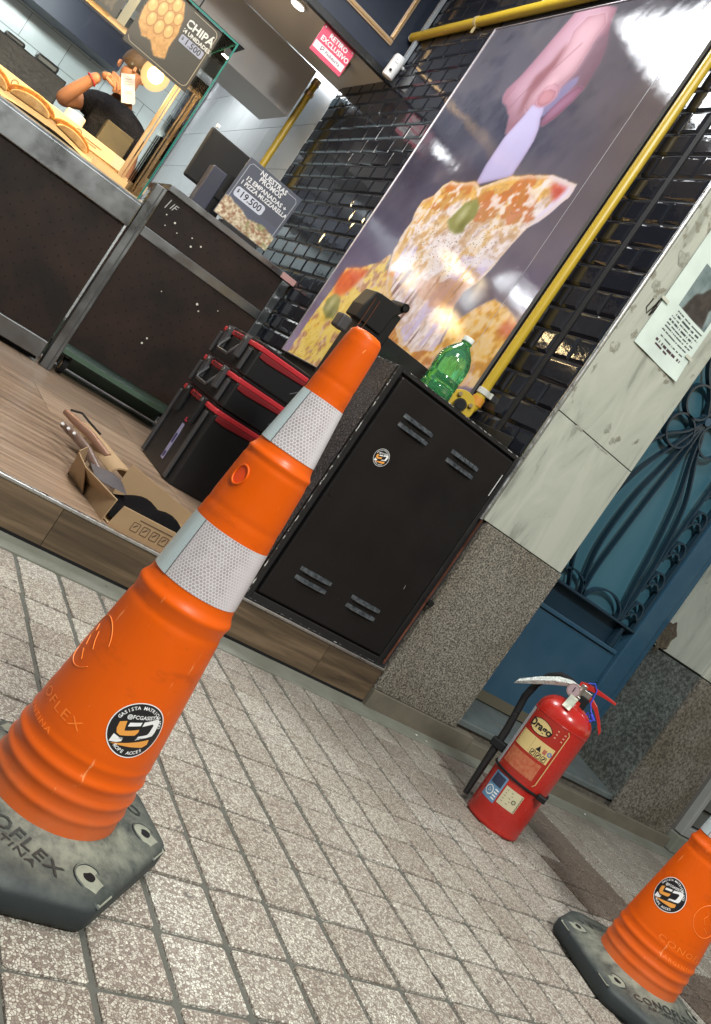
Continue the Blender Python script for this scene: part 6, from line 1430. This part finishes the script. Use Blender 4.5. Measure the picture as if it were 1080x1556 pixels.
# ------------------------------------------------------------------ black cabinet
def chipped():
    m = mat('chipped_black_edge', (.012, .012, .012), .4); n = m.node_tree.nodes; l = m.node_tree.links; b = n['Principled BSDF']
    g = n.new('ShaderNodeNewGeometry'); t = n.new('ShaderNodeTexNoise'); t.inputs['Scale'].default_value = 38; t.inputs['Detail'].default_value = 9; t.inputs['Roughness'].default_value = .75; l.new(g.outputs['Position'], t.inputs['Vector'])
    mr = n.new('ShaderNodeMapRange'); mr.inputs[1].default_value = .52; mr.inputs[2].default_value = .58; l.new(t.outputs[0], mr.inputs[0])
    mx = n.new('ShaderNodeMix'); mx.data_type = 'RGBA'; l.new(mr.outputs[0], mx.inputs[0]); mx.inputs[6].default_value = (.015, .015, .015, 1); mx.inputs[7].default_value = (.55, .55, .53, 1); l.new(mx.outputs[2], b.inputs['Base Color'])
    return m
m_chip = chipped()
m_cabd = mat('black_cabinet_door', (.010, .009, .009), .36, spec=.3, bump=(25, .06, .003), roughvar=(5, .3, .45), dirt=(34, .745, (.25, .25, .25)), scratch=(30, .76, (.3, .3, .3)))
m_speck = stone('speckled_black_side', (.035, .032, .036), (.012, .011, .012), (.12, .11, .12), 140, .4)
m_speck.node_tree.nodes['Principled BSDF'].inputs['Roughness'].default_value = .35
bpn = m_speck.node_tree.nodes.new('ShaderNodeBump'); bpn.inputs['Strength'].default_value = .8; bpn.inputs['Distance'].default_value = .003
tn = [x for x in m_speck.node_tree.nodes if x.type == 'TEX_NOISE'][-1]; m_speck.node_tree.links.new(tn.outputs[0], bpn.inputs['Height']); m_speck.node_tree.links.new(bpn.outputs[0], m_speck.node_tree.nodes['Principled BSDF'].inputs['Normal'])
cb = thing('gas_meter_cabinet', 'black metal cabinet with louvred door standing on the step', 'cabinet', (1.43, 2.56, .154))
CW, CH, CD = .632, .915, .42
mb = MB(); mb.box(0.004, CW, .018, CD, 0, CH - .02); mb.build('carcass', M['black'], cb)
mb = MB(); mb.box(0, .0035, .008, CD, .0, CH - .004); mb.build('side_panel', m_speck, cb)
mb = MB(); mb.box(0, .022, 0.0, .0175, 0, CH); mb.box(CW - .018, CW, 0.0, .0175, 0, CH); mb.box(.0225, CW - .0185, 0, .0175, CH - .014, CH); mb.box(.0225, CW - .0185, 0, .0175, 0, .03); mb.build('front_frame', M['black'], cb, bevel=.003)
mb = MB(); mb.box(.03, CW - .026, -.008, .012, .038, CH - .024); door = mb.build('door', m_cabd, cb, bevel=.006)
for (cx, cz) in ((.185, .773), (.425, .771), (.185, .158), (.422, .157)):
    for dz in (.017, -.017):
        mb = MB(); L_ = .07; vs = []
        for i in range(9):
            a = -L_ + 2 * L_ * i / 8; h_ = .012 * (1 - (abs(a) / L_) ** 4)
            vs += [(cx + a, -.008, cz + dz + .011), (cx + a, -.008 - h_ * .5, cz + dz + .009), (cx + a, -.008 - h_, cz + dz - .004), (cx + a, -.008, cz + dz - .006)]
        mb.add(vs, [(i * 4 + j, i * 4 + j + 1, (i + 1) * 4 + j + 1, (i + 1) * 4 + j) for i in range(8) for j in range(3)]); mb.build('louvre', mat('worn_louvre', (.012, .012, .013), .22, var=(60, .8, (.09, .1, .105))), door, smooth=50)
        mb = MB(); mb.box(cx - L_ * .9, cx + L_ * .9, -.0095, -.0082, cz + dz - .011, cz + dz - .006); mb.build('louvre_slot', M['black_matte'], door)
mb = MB(); mb.cyl((.052, -.010, .443), (.052, -.008, .443), .009, n=16); mb.build('lock', mat('dark_lock', (.05, .05, .05), .25, .8), door)
mb = MB(); mb.box(CW - .035, CW - .032, -.0095, -.0082, .74, .83); mb.build('pale_scratch', mat('bare_metal', (.6, .6, .6), .4), door)
sticker(lambda a, b, e: (.134 + a, -.0082 - e * .8, .634 + b), .031, door)
q = random.Random(8); mb = MB()
def edge(p0, p1, wdt=.0024):
    P0, P1 = Vector(p0), Vector(p1); k = int((P1 - P0).length / .012); mb.tube([P0.lerp(P1, i / k) + Vector((q.uniform(-1, 1), q.uniform(-1, 1), q.uniform(-1, 1))) * .0006 for i in range(k + 1)], [wdt * q.uniform(.55, 1.1) for _ in range(k + 1)], 6)
edge((.001, .001, .01), (.001, .001, CH)); edge((.001, .001, CH), (CW - .002, .001, CH)); edge((.001, .005, CH - .002), (.001, CD * .45, CH - .002), .0018); edge((CW - .03, -.004, CH - .03), (CW - .027, -.004, .04), .0009); edge((.01, .0, .005), (CW - .01, .0, .005), .0012)
mb.build('chipped_edges', m_chip, cb)
mb = MB(); mb.box(.002, CW - .002, .018, CD, CH - .0195, CH - .012); mb.build('top_tray', M['black'], cb)
mb = MB(); mb.box(.04, CW + .0, CD - .012, CD + .006, CH - .011, 1.02); mb.box(CW - .004, CW + .0, .10, CD - .013, CH - .011, CH + .06); mb.build('rear_upstand', M['black'], cb, bevel=.003)
cu = MB(); cu.box(2.0665, 2.076, YF - .0045, YF + .0, .17, .808); tag(cu.build('copper_strip', mat('worn_copper_strip', (.45, .18, .12), .25, .8, var=(14, .8, (.08, .05, .04))), bevel=.001), 'thin worn copper-coloured strip between the black cabinet and the granite', 'trim strip')
cu = MB(); cu.cyl((2.084, YF - .02, .452), (2.084, YF - .012, .452), .013, n=14); tag(cu.build('rubber_stop', M['black_matte'], smooth=40), 'small black rubber stop on the left edge of the granite slab', 'door stop')

# holder with a rolled lip behind the cabinet
hl = thing('plastic_holder', 'black plastic holder with a rolled lip behind the top left of the cabinet', 'holder', (1.36, 2.90, FZ))
mb = MB(); mb.box(.03, .16, .005, .1, 0.0, 1.10); mb.build('column', M['blackplastic'], hl, bevel=.006)
fnh = lambda a, b, d: (a, d, b)
mb = MB(); mb.prism([(.0, 1.05), (.015, 1.115), (.04, 1.12), (.135, 1.125), (.150, 1.135), (.152, 1.118), (.125, 1.08), (.12, 1.0), (.0, 1.0)], fnh, -.005, .09); mb.build('hood', M['blackplastic'], hl, bevel=.004)
mb = MB(); mb.cyl((.142, -.012, 1.132), (.142, .09, 1.132), .0165, n=18, cap=False); mb.cyl((.142, -.0115, 1.132), (.142, .085, 1.132), .011, n=18); mb.build('rolled_lip', M['blackplastic'], hl, smooth=50)
mb = MB(); mb.box(-.045, -.001, -.01, .05, .93, .985); mb.build('side_block', mat('dark_grey_plastic', (.045, .042, .045), .5), hl, bevel=.008)
mb = MB()
for a in (.022, .042): mb.box(a, a + .003, -.0085, -.0055, .93, 1.095)
mb.build('copper_edge', mat('copper_line', (.18, .08, .055), .35, .8), hl)

# green bottle
bo = thing('green_bottle', 'green plastic bottle with white cap on top of the cabinet', 'bottle', (1.703, 2.735, .154 + CH - .0115)); bo.scale = (1.12, 1.12, .96)
m_pet = bpy.data.materials.new('green_pet'); m_pet.use_nodes = True
b = m_pet.node_tree.nodes['Principled BSDF']; b.inputs['Base Color'].default_value = (.2, .78, .32, 1); b.inputs['Roughness'].default_value = .08; b.inputs['Transmission Weight'].default_value = .9; b.inputs['IOR'].default_value = 1.33; b.inputs['Coat Weight'].default_value = .6
t = m_pet.node_tree.nodes.new('ShaderNodeTexNoise'); t.inputs['Scale'].default_value = 35; bp = m_pet.node_tree.nodes.new('ShaderNodeBump'); bp.inputs['Strength'].default_value = .4; bp.inputs['Distance'].default_value = .004
tcx = m_pet.node_tree.nodes.new('ShaderNodeTexCoord'); m_pet.node_tree.links.new(tcx.outputs['Object'], t.inputs['Vector']); m_pet.node_tree.links.new(t.outputs[0], bp.inputs['Height']); m_pet.node_tree.links.new(bp.outputs[0], b.inputs['Normal'])
prof = [(.03, .004), (.046, 0), (.054, .008), (.057, .02), (.056, .06), (.0535, .066), (.056, .072), (.0565, .10), (.054, .105), (.0565, .112), (.0575, .15), (.056, .168), (.052, .185), (.044, .205), (.033, .222), (.022, .235), (.0165, .243), (.0155, .252)]
mb = MB(); mb.lathe(prof, 40); mb.build('bottle_body', m_pet, bo, smooth=60)
mb = MB(); mb.cyl((0, 0, .2525), (0, 0, .272), .0185, n=30); mb.build('cap', mat('white_cap', (.7, .74, .72), .4), bo, smooth=40, bevel=.002)
mb = MB(); mb.cyl((0, 0, .247), (0, 0, .251), .019, n=24); mb.build('neck_ring', m_pet, bo, smooth=40)

# ------------------------------------------------------------------ toolboxes
m_tb = mat('toolbox_black', (.009, .009, .010), .45, bump=(160, .15, .001)); m_tr = mat('toolbox_red', (.5, .03, .04), .4, var=(20, .3, (.38, .02, .028))); m_tg = mat('toolbox_grey', (.05, .05, .054), .45)
def toolbox(name, label, z, h_, latch, parent_group, jx=0.0, label_strip=False):
    t = thing(name, label, 'toolbox', (1.5 + jx, 3.9, z), 0, parent_group)
    W_, D_ = .60, .56; rh = .04
    bw_ = h_ - rh
    poly = [(.02, 0), (W_ - .02, 0), (W_, .02), (W_, D_ - .02), (W_ - .02, D_), (.02, D_), (0, D_ - .05), (0, .05)]
    mb = MB(); mb.prism(poly, lambda a, b, d: (a, b, d), .0, bw_ - .004); mb.build('body', m_tb, t, bevel=.006)
    mb = MB(); mb.prism([(a + (.006 if a > .3 else -.006), b + (.006 if b > .3 else -.006)) for a, b in poly], lambda a, b, d: (a, b, d), bw_ - .003, bw_ + rh * .55); mb.build('lid_rim', m_tr, t, bevel=.005)
    mb = MB(); mb.prism([(a + (-.012 if a > .3 else .012), b + (-.012 if b > .3 else .012)) for a, b in poly], lambda a, b, d: (a, b, d), bw_ + rh * .55 + .001, h_ - .001); mb.build('lid_top', m_tb, t, bevel=.004)
    # red side strip on the street face, swelling towards the corner
    mb = MB(); mb.prism([(.03, bw_ - .004), (.03, bw_ - .03), (.08, bw_ - .034), (.32, bw_ - .022), (.36, bw_ - .004)], lambda a, b, d: (a, d, b), -.008, .0); mb.build('front_strip', mat('toolbox_dark_red', (.2, .012, .016), .45), t, bevel=.003)
    # recessed line figure on the street face
    mb = MB(); mb.tube([(.26, -.002, bw_ * .35), (.30, -.002, bw_ * .62), (.34, -.002, bw_ * .66), (.58, -.002, bw_ * .66)], .0025, 5); mb.build('moulded_line', m_tg, t)
    # latch side facing left
    for y0 in (.12, .38):
        mb = MB(); mb.box(-.022, -.001, y0, y0 + .055, bw_ - .11 if h_ > .3 else bw_ - .085, bw_ + .03); mb.build('latch', m_tg if h_ <= .3 else m_tb, t, bevel=.004)
        mb = MB(); mb.cyl((-.026, y0 + .0275, bw_ + .012), (-.022, y0 + .0275, bw_ + .012), .011, n=10); mb.build('hinge_pin', mat('pin_metal', (.4, .38, .36), .3, .9), t)
    for k in range(3): mb = MB(); mb.box(-.014, -.0065, .19 + .055 * k, .225 + .055 * k, bw_ + .004, bw_ + .018); mb.build('rim_notch', mat('dark_red_notch', (.12, .01, .012), .5), t)
    for y0 in (.02, .485): mb = MB(); mb.box(-.012, -.0005, y0 + .012, y0 + .045, .0 + .01, bw_ - .015); mb.build('corner_rib', m_tg, t, bevel=.003)
    if h_ <= .3:
        zc = bw_ * .45; mb = MB(); mb.tube([(-.004, .19, bw_ - .02), (-.03, .19, zc), (-.032, .2, zc - .02), (-.032, .36, zc - .02), (-.03, .37, zc), (-.004, .37, bw_ - .02)], .008, 8); mb.build('carry_handle', m_tg, t, smooth=50)
    if label_strip:
        mb = MB(); mb.box(-.0022, -.0005, .205, .245, .06, .255); ls = mb.build('label_strip', mat('label_blue_white', (.42, .42, .62), .4, var=(30, .7, (.2, .2, .42))), t)
        mb = MB(); mb.box(-.003, -.0023, .21, .24, .07, .10); mb.box(-.003, -.0023, .212, .238, .15, .2); mb.build('label_print', mat('label_navy', (.06, .05, .16), .4), ls)
        mb = MB(); mb.box(-.0025, -.0005, .205, .245, .27, .29); mb.build('red_mark', mat('label_crimson', (.5, .03, .08), .4), t)
    return t
toolbox('toolbox', 'tall bottom toolbox of the black and red stack, with a pale label strip', FZ + .001, .432, 1, 'stacked black and red toolboxes', 0, True)
toolbox('toolbox', 'middle flat toolbox of the black and red stack', FZ + .434, .176, 1, 'stacked black and red toolboxes', .004)
toolbox('toolbox', 'topmost flat toolbox of the black and red stack', FZ + .611, .176, 1, 'stacked black and red toolboxes', .01)

# ------------------------------------------------------------------ cardboard tray with black cloth, tool handles
m_card2 = mat('brown_cardboard', (.36, .24, .13), .75, var=(8, .4, (.28, .18, .09)), bump=(50, .2, .002))
kb = thing('cardboard_box', 'open torn cardboard box lying on the wooden floor at the step edge', 'box', (.885, 2.60, FZ), R(2))
BW_, BD_, BH_ = .62, .42, .078
def panel(name, quad, th=.004, sub=False):
    mb = MB(); q_ = [Vector(p) for p in quad]; nn = (q_[1] - q_[0]).cross(q_[3] - q_[0]).normalized() * th
    mb.add(q_ + [p + nn for p in q_], [(0, 3, 2, 1), (4, 5, 6, 7), (0, 1, 5, 4), (1, 2, 6, 5), (2, 3, 7, 6), (3, 0, 4, 7)]); return mb.build(name, m_card2, kb, bevel=.0012)
panel('bottom', [(.03, 0, .002), (BW_, 0, .002), (BW_, BD_, .002), (.0, BD_, .002)])
fw = panel('front_wall', [(.03, -.004, .0), (BW_, .0, .0), (BW_, -.01, BH_), (.04, -.016, BH_)])
panel('left_wall', [(-.01, .42, .0), (.018, .012, .0), (.02, .0, BH_ + .004), (-.05, .20, BH_ + .01), (-.05, .34, BH_ + .016)][:4])
panel('left_wall', [(-.014, .43, .0), (-.003, .22, .0), (-.05, .205, BH_ + .01), (-.055, .32, BH_ + .02)])
panel('corner_flap', [(.03, .45, .004), (-.012, .425, .0), (-.055, .33, .1), (.0, .44, .11)])
panel('rear_wall', [(.14, .40, .0), (BW_, .385, .0), (BW_, .40, .05), (.15, .41, .135)])
panel('right_wall', [(BW_ + .001, 0, .0), (BW_ + .001, BD_ * .7, .0), (BW_ + .001, BD_ * .7, .1), (BW_ + .001, -.008, BH_)])
mb = MB(); pts = []      # folded-over flap like a loose roll
for j in range(9):
    t_ = j / 8; a = -PI * .1 + t_ * PI * 1.1
    pts.append((.052 * math.cos(a), .038 * math.sin(a)))
vs = []
for s_ in range(2):
    for (a, b) in pts: vs.append((.185 - .075 * s_ + a, .50 + .43 * s_, .055 + b + .015 * s_))
for s_ in range(2):
    for (a, b) in pts: vs.append((.185 - .075 * s_ + a * .92, .50 + .43 * s_, .052 + b * .92 + .015 * s_))
k = 9; fs = [(i, i + 1, k + i + 1, k + i) for i in range(k - 1)] + [(2 * k + i, 2 * k + i + 1, 3 * k + i + 1, 3 * k + i) for i in range(k - 1)] + [(i, i + 1, 2 * k + i + 1, 2 * k + i) for i in range(k - 1)] + [(k + i, k + i + 1, 3 * k + i + 1, 3 * k + i) for i in range(k - 1)]
mb.add(vs, fs); mb.build('rolled_flap', m_card2, kb, smooth=50)
mb = MB(); fn = lambda a, b: (a, -.0105 - .012 * (b / BH_) + .003, b)
m_bp = mat('dark_box_print', (.1, .06, .035), .7)
for x in (.11, .145, .18, .215): ringline(mb, .024, .03, .003, .003, fn, (x, .033)); strokes(mb, [(x - .006, .03), (x + .004, .042)], .005, fn)
strokes(mb, [(.11, .06), (.23, .061)], .004, fn); ringline(mb, .11, .036, .017, .004, fn, (.32, .03)); letters(mb, 'DINI', .03, fn, (.318, .03), bold=.03); mb.build('box_print', m_bp, kb, recalc=False)
mb = MB(); mb.sheet(2, 2, lambda u, v: (-.014 + .004 * v, BD_ - .115 + .05 * u, .02 + .06 * v)); mb.build('address_label', mat('tan_label', (.45, .35, .25), .6), kb, recalc=False)
cl = MB(); q = random.Random(4)
cl.sheet(18, 16, lambda u, v: (.03 + .36 * u, .02 + .36 * v, .02 + .05 * math.sin(u * 3.1) * math.sin(v * 3.1) + .012 * math.sin(u * 9 + v * 4) + .01 * math.sin(v * 13 - u * 6)))
o = cl.build('black_cloth', mat('black_cloth', (.005, .0045, .005), .95, spec=.05, bump=(40, .6, .005)), smooth=80); o.location = (.885, 2.60, FZ); tag(o, 'crumpled black cloth lying inside the open cardboard box', 'cloth')
cg = MB(); cg.sheet(8, 6, lambda u, v: (.0 + .12 * u, .24 + .14 * v, .062 + .02 * math.sin(u * 3.1) * math.sin(v * 3.1) + .012 * v)); o = cg.build('grey_cloth', mat('dark_mauve_cloth', (.06, .05, .055), .7), smooth=80); o.location = (.885, 2.60, FZ); tag(o, 'dark mauve-grey cloth scrap at the far end of the cardboard box', 'cloth')
tl = thing('tool_handles', 'pair of long brown tool handles sticking out behind the cardboard box', 'tool', (0, 0, FZ))
m_hn = mat('brown_handle', (.1, .06, .045), .4, var=(20, .6, (.2, .12, .09))); m_hn2 = mat('coppery_handle', (.3, .17, .12), .35, .5)
mb = MB(); mb.tube([(.94, 3.0, .05), (.89, 3.11, .085), (.85, 3.19, .095), (.81, 3.25, .10)], [.015, .017, .018, .015], 10); mb.build('handle', m_hn, tl, smooth=50)
mb = MB(); mb.tube([(1.0, 3.22, .08), (.94, 3.34, .10), (.89, 3.42, .105), (.85, 3.49, .11)], [.015, .017, .017, .013], 10); mb.build('handle', m_hn2, tl, smooth=50)
mb = MB()
for k in range(3): mb.cyl((.835 - .018 * k, 3.155 + .03 * k, .105), (.83 - .018 * k, 3.15 + .03 * k, .108), .0055, n=8)
mb.build('studs', M['white'], tl); stuff(tl.children[-1])
mb = MB(); mb.tube([(.865, 3.50, .125), (.90, 3.47, .14), (.93, 3.42, .13), (.97, 3.36, .12)], .005, 6); mb.build('wire_spring', M['black'], tl)
wb = MB(); wb.tube([(1.33, 3.36, FZ + .006), (1.38, 3.33, FZ + .006), (1.42, 3.22, FZ + .006), (1.45, 3.15, FZ + .006)], .006, 6); tag(wb.build('wire_offcut', M['black_matte']), 'short black wire offcut on the floor right of the cardboard flap', 'wire')
